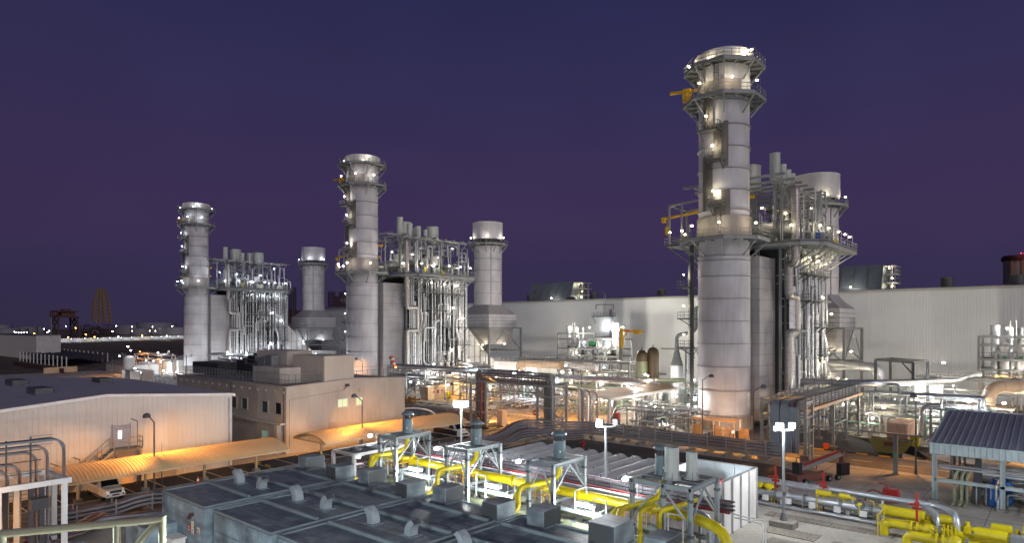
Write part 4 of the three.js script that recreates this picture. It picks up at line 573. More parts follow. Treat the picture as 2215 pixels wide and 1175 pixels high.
// ---------- white ribbed building ----------
{
  const X = -71, T = place('ribbed_store', 'long low white ribbed metal building with shallow gable facing the car park', 'building', [X, 0, -22]);
  const top = (z) => z < -22.1 ? lerp(7.94, 8.83, (z + 34.6) / 12.5) : lerp(8.83, 7.3, (z + 22.1) / 18);
  let b = new B(); b.ribs([X, -34.6], [X, 0], 0, (t) => top(lerp(-34.6, 0, t)), .46, .03, 1, 0); b.ribs([X, -34.6], [-104, -34.6], 0, 7.94, .46, .03, 0, -1); b.mesh('wall', M.shedWall, T);
  b = new B(); for (const [z0, z1] of [[-34.9, -22.1], [-22.1, 0]]) b.poly([[X + .25, top(z0 === -34.9 ? -34.6 : z0) + .1, z0], [-104, top(z0 === -34.9 ? -34.6 : z0) + .1, z0], [-104, top(z1) + .1, z1], [X + .25, top(z1) + .1, z1]]); b.mesh('roof', M.storeRoof, T);
  b = new B(); b.bar([X + .15, top(-34.6), -34.85], [X + .15, top(-22.1), -22.1], .16, .28); b.bar([X + .15, top(-22.1), -22.1], [X + .15, top(0), 0], .16, .28); b.bar([X + .2, 7.85, -34.8], [-104, 7.85, -34.8], .2, .24); b.mesh('fascia', M.whitePlain, T);
  b = new B(); b.bar([X + .12, 0, -34.2], [X + .12, 7.6, -34.2], .1); b.mesh('downpipe', M.galv, T);
  b = new B(); const d = onX(263, 967, X), z = d[2]; b.box(X + .05, d[1], z - .75, X + .12, d[1] + 2.15, z + .75); const door = b.mesh('door', M.casing, T); b = new B(); b.box(X + .1, d[1] + .85, z + .02, X + .16, d[1] + 1.6, z + .26); b.mesh('door_window', GL.tube, door); b = new B(); b.box(X + .05, d[1] - .02, z - .85, X + .1, d[1] + 2.3, z - .75); b.box(X + .05, d[1], z + .75, X + .1, d[1] + 2.3, z + .85); b.mesh('door_frame', M.galv, door);
  b = new B(); const v = onX(90, 950, X); b.box(X + .04, v[1] - .6, v[2] - .9, X + .12, v[1] + .5, v[2] + .8); const lv = b.mesh('louvre', M.shedWall, T); b = new B(); for (let k = 0; k < 5; k++) b.box(X + .12, v[1] - .5 + k * .2, v[2] - .85, X + .17, v[1] - .42 + k * .2, v[2] + .75); b.mesh('louvre_blade', M.galv, lv);
  [[38, 838, 3.4, 1.6], [88, 856, 3.2, 1.6], [222, 829, 3, 1.4]].forEach(([px, py, w, h]) => { const q = onY(px, py, 8.4), c = new B(); c.rbox(q[0] - w / 2, top(q[2]), q[2] - h / 2, q[0] + w / 2, top(q[2]) + .7, q[2] + h / 2, .06); c.mesh('roof_hatch', M.galvDark, T); });
  b = new B(); b.box(X + .06, 0, -28.6, X + .1, 2.5, -26.6); b.mesh('side_door', M.casing, T);
  // outside stair up to the door
  const S = place('steel_stair', 'galvanised outside stair rising to a door in the white ribbed building', 'stair', [X + 1, 0, z + 3]), y = d[1];
  b = new B(); b.box(X + .15, y - .14, z - 1.4, X + 1.6, y, z + 1.1); b.mesh('landing', M.grate, S);
  const z1 = z + 1.1, z2 = z1 + y * 1.15; b = new B(); for (const x of [X + .4, X + 1.5]) b.bar([x, y - .1, z1], [x, .1, z2], .08, .26); b.mesh('stringer', M.galv, S);
  for (let k = 1; k < 16; k++) { const t = k / 16, c = new B(); c.box(X + .44, lerp(y, 0, t) - .03, lerp(z1, z2, t) - .14, X + 1.46, lerp(y, 0, t) + .01, lerp(z1, z2, t) + .14); c.mesh('tread', M.grate, S); }
  b = new B(); b.rail([[X + 1.55, y, z - 1.4], [X + 1.55, y, z1], [X + 1.55, .1, z2], [X + 1.55, .1, z2 + 1.6]], 1.05, 1.3, .03, false, 0); b.rail([[X + .2, y, z - 1.4], [X + 1.55, y, z - 1.4]], 1.05, .7, .03, false, 0); b.rail([[X + .4, y, z1], [X + .4, .1, z2]], 1.05, 1.3, .03, false, 0); b.mesh('railing', M.galv, S);
  for (const q of [z - 1.2, z + .9]) { const c = new B(); c.ibeam([X + 1.5, 0, q], [X + 1.5, y - .14, q], .2, .2); c.mesh('post', M.galvDark, S); } for (const q of [z1 + 1.2]) { const c = new B(); c.ibeam([X + 1.5, 0, q], [X + 1.5, y - 1.3, q], .2, .2); c.mesh('post', M.galvDark, S); }
  for (const [q, h] of [[z2 + .4, 2.9], [z2 - 1.3, 3.2], [z - .9, y + 2.6]]) { const c = new B(); c.bar([X + 1.7, 0, q], [X + 1.7, h, q], .07); c.bar([X + 1.7, h, q], [X + 1.7, h + .3, q + .55], .16, .1); c.mesh('stair_lamp', M.galvDark, S); }
  b = new B(); b.box(X + .12, 0, z - 1.1, X + .3, y - .3, z + 2.2); b.mesh('under_screen', M.tan, S);
}
// ---------- arched canopies ----------
function canopy(label, z0, z1) {
  const T = place('carport_canopy', label, 'canopy', [-65.2, 0, (z0 + z1) / 2], 'arched metal car canopies'), N = 22, arc = (t) => { const a = lerp(-1.02, 1.02, t); return [-65.2 + 3.3 * Math.sin(a) / Math.sin(1.02), 2.62 + .85 * (Math.cos(a) - Math.cos(1.02)) / (1 - Math.cos(1.02))]; };
  const L = Math.abs(z1 - z0), n = Math.round(L / .3); let b = new B();
  for (let j = 0; j < n; j++) { const za = lerp(z0, z1, j / n), zb = lerp(z0, z1, (j + .72) / n), zc = lerp(z0, z1, (j + .8) / n), zd = lerp(z0, z1, (j + .92) / n), ze = lerp(z0, z1, (j + 1) / n), lift = .045; for (let k = 0; k < N; k++) { const p = arc(k / N), q = arc((k + 1) / N), S = (z, l, w, m) => b.poly([[p[0], p[1] + l, z], [p[0], p[1] + m, w], [q[0], q[1] + m, w], [q[0], q[1] + l, z]]); S(za, 0, zb, 0); S(zb, 0, zc, lift); S(zc, lift, zd, lift); S(zd, lift, ze, 0); } }
  b.mesh('roof_sheet', M.canopy, T);
  b = new B(); for (const z of [z0, z1]) { const P = []; for (let k = 0; k <= N; k++) { const p = arc(k / N); P.push([p[0], p[1] - .08, z]); } for (let k = 0; k < N; k++) b.bar(P[k], P[k + 1], .1, .16); for (let k = 1; k < N; k += 2) b.bar(P[k], [P[k][0], 2.62, z], .05); b.bar([-68.5, 2.58, z], [-61.9, 2.58, z], .1, .14); } for (const x of [-61.9, -68.5]) b.bar([x, 2.56, z0], [x, 2.56, z1], .1, .14); b.mesh('edge_beam', M.canopy, T);
  for (let z = z0 - 2.2; z > z1 + .5; z -= 5.5) { const c = new B(); c.cyl([-66.2, 0, z], [-66.2, 2.6, z], .13, 10); c.bar([-66.2, 2.5, z], [-62.2, 2.62, z], .12, .2); c.bar([-66.2, 2.5, z], [-68.2, 2.62, z], .12, .2); const m = c.mesh('post', M.canopy, T); const d = new B(); d.cbox(-66.2, .15, z, .6, .3, .6); d.mesh('plinth', M.block, m); }
  return T;
}
canopy('arched ribbed canopy beside the white ribbed building, glowing orange under the lamp', -16.2, -36.3);
canopy('arched ribbed canopy along the beige building, glowing orange under the lamp', -40.7, -62.9);
{ const c = onY(893, 893, 2.4), T = place('end_arch', 'pale arched hoop of a small canopy end behind the beige building', 'canopy', [c[0], 0, c[2]]); const b = new B(), P = []; for (let k = 0; k <= 12; k++) { const a = Math.PI * k / 12; P.push([c[0] + 3.4 * Math.cos(a) * RX, 2 + Math.sin(a) * 1.1, c[2] + 3.4 * Math.cos(a) * RZ]); } b.sweep(P, .12, 8); b.mesh('hoop', M.white, T); }

// ---------- beige building ----------
{
  const X = -72, Z0 = -41.8, Z1 = -60.3, T = place('beige_block', 'plain beige two storey block with a fenced flat roof', 'building', [X, 0, -51]);
  const P = (z) => 8.2 + .45 * (1 - Math.abs((z + 52) / 10));
  let b = new B();
  b.poly([[X, 0, Z0], [X, 0, Z1], [X, P(Z1), Z1], [X, P(-52), -52], [X, P(Z0), Z0]]); b.poly([[X, 0, Z1], [-103.5, 0, Z1], [-103.5, 8.2, Z1], [X, 8.2, Z1]]); b.poly([[-103.5, 0, Z1], [-103.5, 0, Z0], [-103.5, 8.2, Z0], [-103.5, 8.2, Z1]]); b.mesh('wall', M.beige, T);
  b = new B(); b.poly([[-103.5, 0, Z0], [X, 0, Z0], [X, 8.2, Z0], [-103.5, 8.2, Z0]]); b.mesh('side_wall', M.beige, T);
  b = new B(); b.box(-103.4, 7.95, Z1 + .1, X - .1, 8.06, Z0 - .1); b.mesh('roof', M.roofGrey, T);
  b = new B(); for (const [p, q] of [[[X, P(Z0), Z0], [X, P(-52), -52]], [[X, P(-52), -52], [X, P(Z1), Z1]], [[-103.5, 8.2, Z0], [X, 8.2, Z0]]]) b.bar([p[0], p[1] + .03, p[2]], [q[0], q[1] + .03, q[2]], .34, .1); b.mesh('coping', M.beigeDark, T);
  b = new B(); b.rail([[-103, 8.1, Z0 - .7], [X - .6, 8.1, Z0 - .7], [X - .6, 8.1, Z1 + .6]], 1.5, .9, .025, false, 0); b.mesh('roof_fence', M.rail, T);
  b = new B(); for (let x = -102.6; x < X - .7; x += .3) b.bar([x, 8.2, Z0 - .7], [x, 9.6, Z0 - .7], .018); for (let z = Z0 - .8; z > Z1 + .6; z -= .3) b.bar([X - .6, 8.2, z], [X - .6, 9.6, z], .018); b.mesh('fence_mesh', M.rail, T, { kind: 'stuff' });
  // ledge and lower pipe duct on the dark side
  b = new B(); b.box(-103, 3.55, Z0, X - .2, 3.8, Z0 + .7); b.bar([X - 1.2, 3.6, Z0 + .4], [X - 1.2, 0, Z0 + .4], .6); b.mesh('cable_duct', M.beige, T);
  b = new B(); b.bar([X - .5, .3, Z0 + .06], [X - .5, 8, Z0 + .06], .09); b.bar([X - 14, .3, Z0 + .06], [X - 14, 8, Z0 + .06], .09); b.mesh('downpipe', M.galvDark, T);
  b = new B(); for (let x = -102; x < X; x += 2.1) b.cbox(x, 7.5, Z0 + .1, .3, .25, .2); b.mesh('scupper', M.beigeDark, T, { kind: 'stuff' });
  const win = (name, px, py, w, h, m, frame = true) => { const q = onX(px, py, X), c = new B(); c.box(X + .01, q[1] - h / 2, q[2] - w / 2, X + .05, q[1] + h / 2, q[2] + w / 2); const o = c.mesh(name, m, T); const d = new B(); for (const s of [-1, 1]) { d.box(X + .01, q[1] - h / 2 - .06, q[2] + s * w / 2 - .05, X + .1, q[1] + h / 2 + .06, q[2] + s * w / 2 + .05); d.box(X + .01, q[1] + s * h / 2 - .05, q[2] - w / 2 - .1, X + .1, q[1] + s * h / 2 + .05, q[2] + w / 2 + .1); } d.box(X + .02, q[1] - h / 2, q[2] - .025, X + .08, q[1] + h / 2, q[2] + .025); d.mesh('window_frame', M.whitePlain, o); };
  win('window', 741, 872, 1.5, 1.05, M.glassLit); win('window', 777, 868, 1.05, 1.05, M.glassLit);
  const winS = (px, py, w, h, m) => { const q = onZ(px, py, Z0), c = new B(); c.box(q[0] - w / 2, q[1] - h / 2, Z0 - .1, q[0] + w / 2, q[1] + h / 2, Z0 + .03); const o = c.mesh('window', m, T); const d = new B(); for (const s of [-1, 1]) { d.box(q[0] + s * w / 2 - .06, q[1] - h / 2, Z0 - .02, q[0] + s * w / 2 + .06, q[1] + h / 2, Z0 + .12); d.box(q[0] - w / 2 - .1, q[1] + s * h / 2 - .06, Z0 - .02, q[0] + w / 2 + .1, q[1] + s * h / 2 + .06, Z0 + .14); } d.mesh('window_frame', M.beigeDark, o); return o; };
  winS(508, 870, 1.5, 1.5, M.glassDim); winS(531, 873, 1.5, 1.5, M.glassDim); winS(575, 880, 1.5, 1.5, M.glassDim); winS(604, 884, 1.5, 1.5, M.glassDark);
  for (const px of [575, 604]) { const q = onZ(px, px < 600 ? 943 : 949, Z0), o = winS(px, px < 600 ? 943 : 949, 1.6, 1.5, M.glassGreen), d = new B(); for (let k = 1; k < 7; k++) { d.box(q[0] - .8 + k * .23, q[1] - .75, Z0 + .03, q[0] - .77 + k * .23, q[1] + .75, Z0 + .05); d.box(q[0] - .8, q[1] - .75 + k * .215, Z0 + .03, q[0] + .8, q[1] - .72 + k * .215, Z0 + .05); } d.mesh('glazing_bar', M.white, o); }
  { const q = onX(744, 836, X), c = new B(); c.bar([X, q[1] - .4, q[2]], [X + .7, q[1], q[2]], .07); c.cbox(X + .8, q[1] + .2, q[2], .3, .35, .5); c.mesh('wall_floodlight', M.steelDark, T); const w = new B(); w.bar([X + .03, q[1] - .5, q[2]], [X + .03, q[1] - 1.1, Z0 - .4], .03); w.bar([X + .03, q[1] - 1.1, Z0 - .4], [X + .03, .5, Z0 - .4], .03); w.mesh('conduit', M.galvDark, T); }
  { const c = new B(), q = onX(778, 844, X); c.cbox(X + .03, q[1], q[2], .06, .45, .35); const e = onX(720, 919, X); c.box(X + .02, e[1] - .35, e[2] - .6, X + .06, e[1] + .35, e[2] + .6); c.mesh('wall_vent', M.beigeDark, T); }
  // roof structures
  const roof = (name, px0, px1, pt, pb, z0, z1, m) => { const a = onZ(px0, pb, z0), c = onZ(px1, pb, z0), t = onZ(px0, pt, z0)[1], d = new B(); d.rbox(a[0], 8.06, z1, c[0], t, z0, .08); return d.mesh(name, m, T); };
  roof('stair_house', 548, 606, 792, 826, -44.2, -47.5, M.beige); const sh = roof('penthouse', 556, 622, 757, 822, -47.6, -51.5, M.beige); roof('plant_room', 633, 702, 767, 815, -47.2, -51.8, M.beige);
  roof('water_tank_housing', 417, 472, 782, 812, -46, -50, M.casingDark);
  { const d = new B(); for (const [px0, px1, pt] of [[572, 588, 772], [590, 604, 768]]) { const a = onZ(px0, 800, -47.3), c = onZ(px1, 800, -47.3); d.rbox(a[0], 9.6, -47.4, c[0], onZ(px0, pt, -47.3)[1], -46.2); } d.mesh('duct_cowl', M.galv, sh); }
}
{ // chiller units on the roof
  const defs = [[512, 532, 778, 'dark louvred chiller unit on the beige roof left of its penthouse'], [536, 552, 768, 'taller dark chiller unit on the beige roof touching the penthouse'], [529, 547, 786, 'low dark chiller unit in front of the others on the beige roof']];
  for (const [a, c, t, l] of defs) { const z = l.startsWith('low') ? -46.5 : -49, p = onZ(a, 800, z), q = onZ(c, 800, z), y = onZ(a, t, z)[1], T = place('chiller_unit', l, 'air conditioner', [p[0], 8.06, z], 'chillers on the beige roof'); let b = new B(); b.rbox(p[0], 8.1, z - 2, q[0], y, z); b.mesh('cabinet', M.galvDark, T); b = new B(); for (let k = 0; k < 5; k++) b.box(p[0] + .1, lerp(8.4, y, k / 5), z, q[0] - .1, lerp(8.4, y, (k + .6) / 5), z + .05); b.mesh('louvre', M.dark, T); b = new B(); b.cyl([(p[0] + q[0]) / 2, y, z - 1], [(p[0] + q[0]) / 2, y + .25, z - 1], .6, 16); b.mesh('fan_cowl', M.dark, T); }
  const w = at(404, 800, 99), T = place('weather_mast', 'thin dark mast with cup wind meter on the beige roof corner', 'mast', [w[0], 8.1, w[2]]); const b = new B(); b.bar([w[0], 8, w[2]], [w[0], 11.2, w[2]], .09); b.bar([w[0] - .3, 10.9, w[2]], [w[0] + .6, 10.9, w[2] - .5], .05); b.mesh('mast', M.steelDark, T); const c = new B(); for (let k = 0; k < 3; k++) c.sph(w[0] + .6 + .14 * Math.cos(k * 2.1), 11.15, w[2] - .5 + .14 * Math.sin(k * 2.1), .07); c.bar([w[0] + .6, 10.9, w[2] - .5], [w[0] + .6, 11.15, w[2] - .5], .03); c.mesh('cup_wheel', M.steelDark, T);
}

// ---------- vehicles ----------
// built facing +X (front at +X), wheels on y = 0, side profile in x,y extruded across z
function wheel(T, x, z, r) { const b = new B(), s = Math.sign(z); b.sweep([[x, r, z - s * .24], [x, r, z - s * .22], [x, r, z - s * .03], [x, r, z]], [r * .9, r, r, r * .9], 20); const m = b.mesh('wheel', M.rubber, T); const c = new B(); c.cyl([x, r, z - s * .02], [x, r, z + s * .01], r * .62, 16); for (let k = 0; k < 6; k++) { const a = k * 1.047; c.bar([x, r, z + s * .015], [x + Math.cos(a) * r * .58, r + Math.sin(a) * r * .58, z + s * .015], .07, .02); } c.mesh('rim', M.chrome, m); }
// body as lofted sections: each [x, yBottom, yTop, halfWidthBottom, halfWidthTop]
function loft(S, m = 'y') {
  const b = new B(), ring = (s) => { const [x, y0, y1, w0, w1] = s, c = Math.min(.1, (y1 - y0) * .25); return [[x, y0, w0 - .05], [x, y0 + c, w0], [x, y1 - c, w1 + .0], [x, y1, w1 - .09], [x, y1 + .012, 0], [x, y1, -w1 + .09], [x, y1 - c, -w1], [x, y0 + c, -w0], [x, y0, -w0 + .05], [x, y0, 0]]; };
  for (let k = 0; k + 1 < S.length; k++) { const p = ring(S[k]), q = ring(S[k + 1]); for (let j = 0; j < p.length; j++) { const e = (j + 1) % p.length; b.poly([p[j], q[j], q[e], p[e]]); } }
  b.poly(ring(S[0])); b.poly(ring(S[S.length - 1]).reverse()); return b;
}
function pickup(label, pos, ry) {
  const T = thing('pickup_truck', label, 'pickup truck', pos, undefined, ry);
  loft([[-2.6, .5, 1.05, .88, .86], [-2.55, .42, 1.08, .9, .88], [-.75, .42, 1.08, .92, .9], [-.7, .4, 1.1, .92, .9], [1.1, .4, 1.1, .92, .88], [1.35, .4, 1.12, .92, .85], [2.25, .4, 1.02, .9, .78], [2.55, .42, .9, .84, .7], [2.66, .46, .72, .76, .66]]).mesh('body', M.carWhite, T);
  loft([[-.78, 1.06, 1.1, .86, .84], [-.62, 1.06, 1.72, .86, .7], [-.4, 1.06, 1.78, .87, .7], [.5, 1.06, 1.78, .87, .7], [.72, 1.06, 1.72, .86, .7], [1.38, 1.06, 1.12, .84, .78]]).mesh('cab', M.carWhite, T);
  let b = new B(); b.poly([[.78, 1.68, -.62], [1.36, 1.14, -.72], [1.36, 1.14, .72], [.78, 1.68, .62]].map((p) => [p[0] + .03, p[1] + .02, p[2]])); b.mesh('windscreen', M.glassDark, T);
  for (const s of [-1, 1]) { b = new B(); b.poly([[-.5, 1.2, s * .885], [.86, 1.2, s * .875], [.55, 1.66, s * .765], [-.42, 1.66, s * .765]]); b.mesh('side_window', M.glassDark, T); b = new B(); b.rbox(.85, 1.15, s * .95 - .08, 1.0, 1.38, s * .95 + .08); b.mesh('mirror', M.carWhite, T); b = new B(); b.poly([[2.28, .92, s * .82], [2.62, .8, s * .6], [2.66, .92, s * .52], [2.4, 1.0, s * .78]]); b.poly([[2.62, .74, s * .66], [2.64, .74, s * .5], [2.63, .92, s * .5], [2.5, .92, s * .74]]); b.mesh('headlight', M.headlamp, T); b = new B(); b.cyl([2.58, .56, s * .62], [2.68, .56, s * .62], .08, 10); b.mesh('fog_light', M.dark, T); }
  b = new B(); b.box(2.6, .72, -.46, 2.69, .92, .46); b.mesh('grille', M.dark, T); b = new B(); for (const y of [.76, .82, .88]) b.box(2.68, y - .012, -.46, 2.71, y + .012, .46); b.cbox(2.71, .82, 0, .03, .12, .16); b.mesh('grille_bar', M.chrome, T); b = new B(); b.box(2.64, .5, -.28, 2.7, .62, .28); b.mesh('number_plate', M.dark, T); b = new B(); b.rbox(2.5, .38, -.74, 2.7, .5, .74); b.mesh('bumper', M.carWhite, T);
  b = new B(); b.box(-2.5, 1.09, -.74, -.82, 1.1, .74); b.mesh('load_bed', M.dark, T);
  for (const x of [-1.65, 1.75]) for (const z of [-.86, .86]) wheel(T, x, z, .37);
  return T;
}
pickup('white pickup truck parked nose out under the left arched canopy', [-66.9, .02, -20.7], .02);
function suv(label, pos, ry, m) {
  const T = thing('parked_car', label, 'car', pos, undefined, ry);
  loft([[-2.1, .5, .95, .82, .8], [-2.0, .38, 1.0, .88, .84], [.9, .36, 1.0, .9, .84], [1.2, .36, 1.0, .9, .82], [1.9, .38, .9, .86, .74], [2.1, .45, .7, .76, .66]]).mesh('body', m, T);
  loft([[-2.05, .95, 1.02, .8, .74], [-1.75, .95, 1.52, .82, .62], [-1.3, .95, 1.62, .84, .64], [.1, .95, 1.62, .84, .64], [.4, .95, 1.54, .84, .62], [1.15, .95, 1.0, .82, .72]]).mesh('cabin', m, T);
  let b = new B(); b.poly([[.47, 1.53, -.56], [1.14, 1.03, -.7], [1.14, 1.03, .7], [.47, 1.53, .56]].map((p) => [p[0] + .03, p[1] + .02, p[2]])); b.mesh('windscreen', M.glassDark, T);
  for (const s of [-1, 1]) { b = new B(); b.poly([[-1.6, 1.06, s * .845], [.7, 1.06, s * .845], [.25, 1.5, s * .7], [-1.3, 1.5, s * .7]]); b.mesh('side_window', M.glassDark, T); b = new B(); b.poly([[1.75, .8, s * .84], [2.06, .66, s * .62], [2.08, .78, s * .5], [1.9, .88, s * .74]]); b.mesh('headlight', M.headlamp, T); }
  b = new B(); b.box(2.04, .5, -.4, 2.11, .68, .4); b.mesh('grille', M.dark, T);
  for (const x of [-1.3, 1.35]) for (const z of [-.84, .84]) wheel(T, x, z, .34);
  return T;
}
suv('white car parked nose out beneath the middle of the beige building canopy', [-66.6, .02, -54.3], .05, M.carWhite);
suv('dim grey car under the beige building canopy between the white car and the van', [-66.8, .02, -58.3], .05, M.carGrey);
{ const T = thing('delivery_van', 'white van with dark stripe parked nose out at the canopy end', 'van', [-65.6, .02, -63.4], undefined, -.05);
  loft([[-2.9, .5, 2.3, .95, .86], [-2.85, .45, 2.38, .96, .86], [.7, .45, 2.38, .98, .86], [1.1, .45, 2.3, .98, .84], [1.9, .45, 1.35, .97, .8], [2.6, .45, 1.05, .93, .76], [2.85, .5, .8, .84, .7]]).mesh('body', M.carWhite, T);
  let b = new B(); b.poly([[1.12, 2.24, -.72], [1.92, 1.36, -.78], [1.92, 1.36, .78], [1.12, 2.24, .72]].map((p) => [p[0] + .04, p[1] + .03, p[2]])); b.mesh('windscreen', M.glassDark, T);
  for (const s of [-1, 1]) { b = new B(); b.poly([[.5, 1.4, s * .955], [1.6, 1.4, s * .93], [1.1, 2.05, s * .89], [.5, 2.05, s * .89]]); b.mesh('side_window', M.glassDark, T); b = new B(); b.box(-2.8, .55, s * .975, 2.2, 1.2, s * .985); b.mesh('side_stripe', M.carDark, T); b = new B(); b.box(-2.8, 1.2, s * .975, 1.4, 1.28, s * .985); b.mesh('red_stripe', M.red, T); b = new B(); b.poly([[2.5, .95, s * .88], [2.82, .8, s * .66], [2.84, .95, s * .56], [2.62, 1.06, s * .8]]); b.mesh('headlight', M.headlamp, T); }
  b = new B(); b.box(2.78, .66, -.5, 2.87, .86, .5); b.mesh('grille', M.dark, T); for (const x of [-1.8, 1.85]) for (const z of [-.9, .9]) wheel(T, x, z, .36); }
{ const p = onY(429, 1046), T = place('traffic_cone', 'orange traffic cone with a white band on the parking bay edge', 'cone', p); let b = new B(); b.cbox(p[0], .03, p[2], .42, .06, .42); b.lathe(p[0], p[2], [[.17, .06], [.14, .26]], 16); b.lathe(p[0], p[2], [[.1, .48], [.04, .75], [0, .75]], 16); b.mesh('cone', M.orange, T); b = new B(); b.lathe(p[0], p[2], [[.141, .26], [.1, .48]], 16); b.mesh('band', M.white, T); }
{ const p = onY(351, 1066), T = place('whip_mast', 'thin dark whip mast standing by the parking kerb', 'mast', p); const b = new B(); b.cyl([p[0], 0, p[2]], [p[0], 3.2, p[2]], .05, 8); b.cyl([p[0], 3.2, p[2]], [p[0], 4.6, p[2]], .02, 6); b.mesh('mast', M.steelDark, T); }
// bicycles in the dark under the canopy
[[-67.6, -15.8, 'dark bicycle leaning in shade left of the pickup truck'], [-68.2, -17.1, 'dark bicycle between the pickup truck and the other bicycle']].forEach(([x, z, l]) => { const T = place('bicycle', l, 'bicycle', [x, 0, z], 'bicycles in the shade'); for (const d of [-.5, .5]) { const b = new B(), P = []; for (let k = 0; k <= 16; k++) { const a = k / 16 * 6.283; P.push([x + d + .33 * Math.cos(a), .34 + .33 * Math.sin(a), z]); } b.sweep(P, .022, 6, false); b.mesh('wheel', M.rubber, T); } const b = new B(); for (const [p, q] of [[[-.5, .34], [-.15, .85]], [[-.15, .85], [.35, .85]], [[.35, .9], [.5, .34]], [[0, .34], [-.18, .92]], [[0, .34], [.35, .85]], [[-.5, .34], [0, .34]]]) b.bar([x + p[0], p[1], z], [x + q[0], q[1], z], .035); b.mesh('frame', M.kerbYellow, T); const c = new B(); c.cbox(x - .2, .95, z, .24, .05, .12); c.mesh('saddle', M.dark, T); const e = new B(); e.bar([x + .33, 1.0, z - .26], [x + .33, 1.0, z + .26], .03); e.mesh('handlebar', M.steelDark, T); });

// ---------- cable ladders ----------
// round the corners of a 3-d path
function smooth(pts, rad, n = 6) { const P = [pts[0]]; for (let k = 1; k + 1 < pts.length; k++) { const [a, b, c] = [pts[k - 1], pts[k], pts[k + 1]], u = a.map((v, i) => v - b[i]), w = c.map((v, i) => v - b[i]), ul = Math.hypot(...u), wl = Math.hypot(...w), m = Math.min(rad, ul * .49, wl * .49); for (let j = 0; j <= n; j++) { const t = j / n; P.push([0, 1, 2].map((x) => (1 - t) ** 2 * (b[x] + u[x] / ul * m) + 2 * t * (1 - t) * b[x] + t * t * (b[x] + w[x] / wl * m))); } } P.push(pts[pts.length - 1]); return P; }
const sideOf = (P) => { let last = null; const S = P.map((p, k) => { const a = P[Math.max(0, k - 1)], b = P[Math.min(P.length - 1, k + 1)], dx = b[0] - a[0], dz = b[2] - a[2], l = Math.hypot(dx, dz), v = Math.abs(b[1] - a[1]); if (l > .15 * v && l > 1e-3) { last = [-dz / l, dx / l]; return last; } return null; }); let f = S.find((s) => s) ?? [1, 0]; return S.map((s) => { if (s) { if (s[0] * f[0] + s[1] * f[1] < -.2) s = [-s[0], -s[1]]; f = s; } return f; }); };
// one ladder: two side rails, a bed, and its cables as parts
function trayLevel(T, path, w, rad, cables = 4, cover = false) {
  const P = smooth(path, rad), S = sideOf(P), off = (k, d, up = 0) => [P[k][0] + S[k][0] * d, P[k][1] + up, P[k][2] + S[k][1] * d];
  const b = new B(); for (let k = 0; k + 1 < P.length; k++) { for (const s of [-1, 1]) b.bar(off(k, s * w / 2), off(k + 1, s * w / 2), .03, .13); if (cover) b.poly([off(k, -w / 2, .08), off(k, w / 2, .08), off(k + 1, w / 2, .08), off(k + 1, -w / 2, .08)]); }
  const t = b.mesh('cable_tray', cover ? M.trayCover : M.tray, T);
  if (!cover) for (let c = 0; c < cables; c++) { const d = ((c + .5) / cables - .5) * w * .9, e = new B(); e.sweep(P.map((_, k) => off(k, d + rr(-.012, .012), .05)), w / cables * .3, 6); e.mesh('cable', c % 3 === 1 ? M.cableRed : c % 3 === 0 ? M.tray : M.cable, t); }
  return t;
}
function trayPosts(T, list, h, w, levels, dir) { // posts with arms, on concrete sleepers
  for (const [x, z] of list) { const b = new B(); for (const s of [-1, 1]) b.bar([x + dir[0] * s * w / 2, .2, z + dir[1] * s * w / 2], [x + dir[0] * s * w / 2, h, z + dir[1] * s * w / 2], .09); for (const y of levels) b.bar([x - dir[0] * w / 2, y - .07, z - dir[1] * w / 2], [x + dir[0] * w / 2, y - .07, z + dir[1] * w / 2], .08); const m = b.mesh('support_frame', M.steel, T); const c = new B(); c.bar([x - dir[0] * (w / 2 + .45), .14, z - dir[1] * (w / 2 + .45)], [x + dir[0] * (w / 2 + .45), .14, z + dir[1] * (w / 2 + .45)], .42, .3); c.mesh('sleeper', M.block, m); }
}
{ // long low run: from the left gantry along the car park, round the tank yard to the bridge on the right
  const T = place('cable_run', 'long low run of stacked cable ladders snaking round the tank yard', 'cable ladder', [-50, 0, -72]);
  const lev = [.62, .98, 1.34, 1.7, 2.06];
  lev.forEach((y, k) => { const o = .0; trayLevel(T, [[-56.2 - k * .05, y * .7 + .1, -46], [-56, y * .7 + .1, -58], [-55.8, y * .7 + .2, -62.5], [-55.4, y + .9, -65.5], [-54.6, y + .9, -68], [-53.4, y + .25, -71.6], [-51.5, y + .25, -74.6], [-46, y, -75.9 + o], [-26.2 + k * .12, y, -75.9], [-24.9 + k * .12, y, -76.6], [-24.9 + k * .12, y + .9, -77.1]], .9, 1.6, 4); });
  const list = []; for (let x = -47.5; x < -26; x += 2.35) list.push([x, -75.9]); trayPosts(T, list, 2.6, 1.1, lev, [0, 1]);
  const l2 = []; for (let z = -47.5; z > -62; z -= 2.6) l2.push([-56.1, z]); trayPosts(T, l2, 1.9, 1.1, lev.map((y) => y * .7 + .1), [1, 0]);
  trayPosts(T, [[-54.9, -67.2], [-53, -72.4], [-50, -75.2]], 3.1, 1.1, lev.map((y) => y + .4), [.7, .7]);
  const b = new B(); b.box(-50, .75, -74.9, -26, .95, -74.75); b.box(-53.2, .8, -73, -53.05, 1, -60); b.mesh('walkway_beam', M.block, T);
}
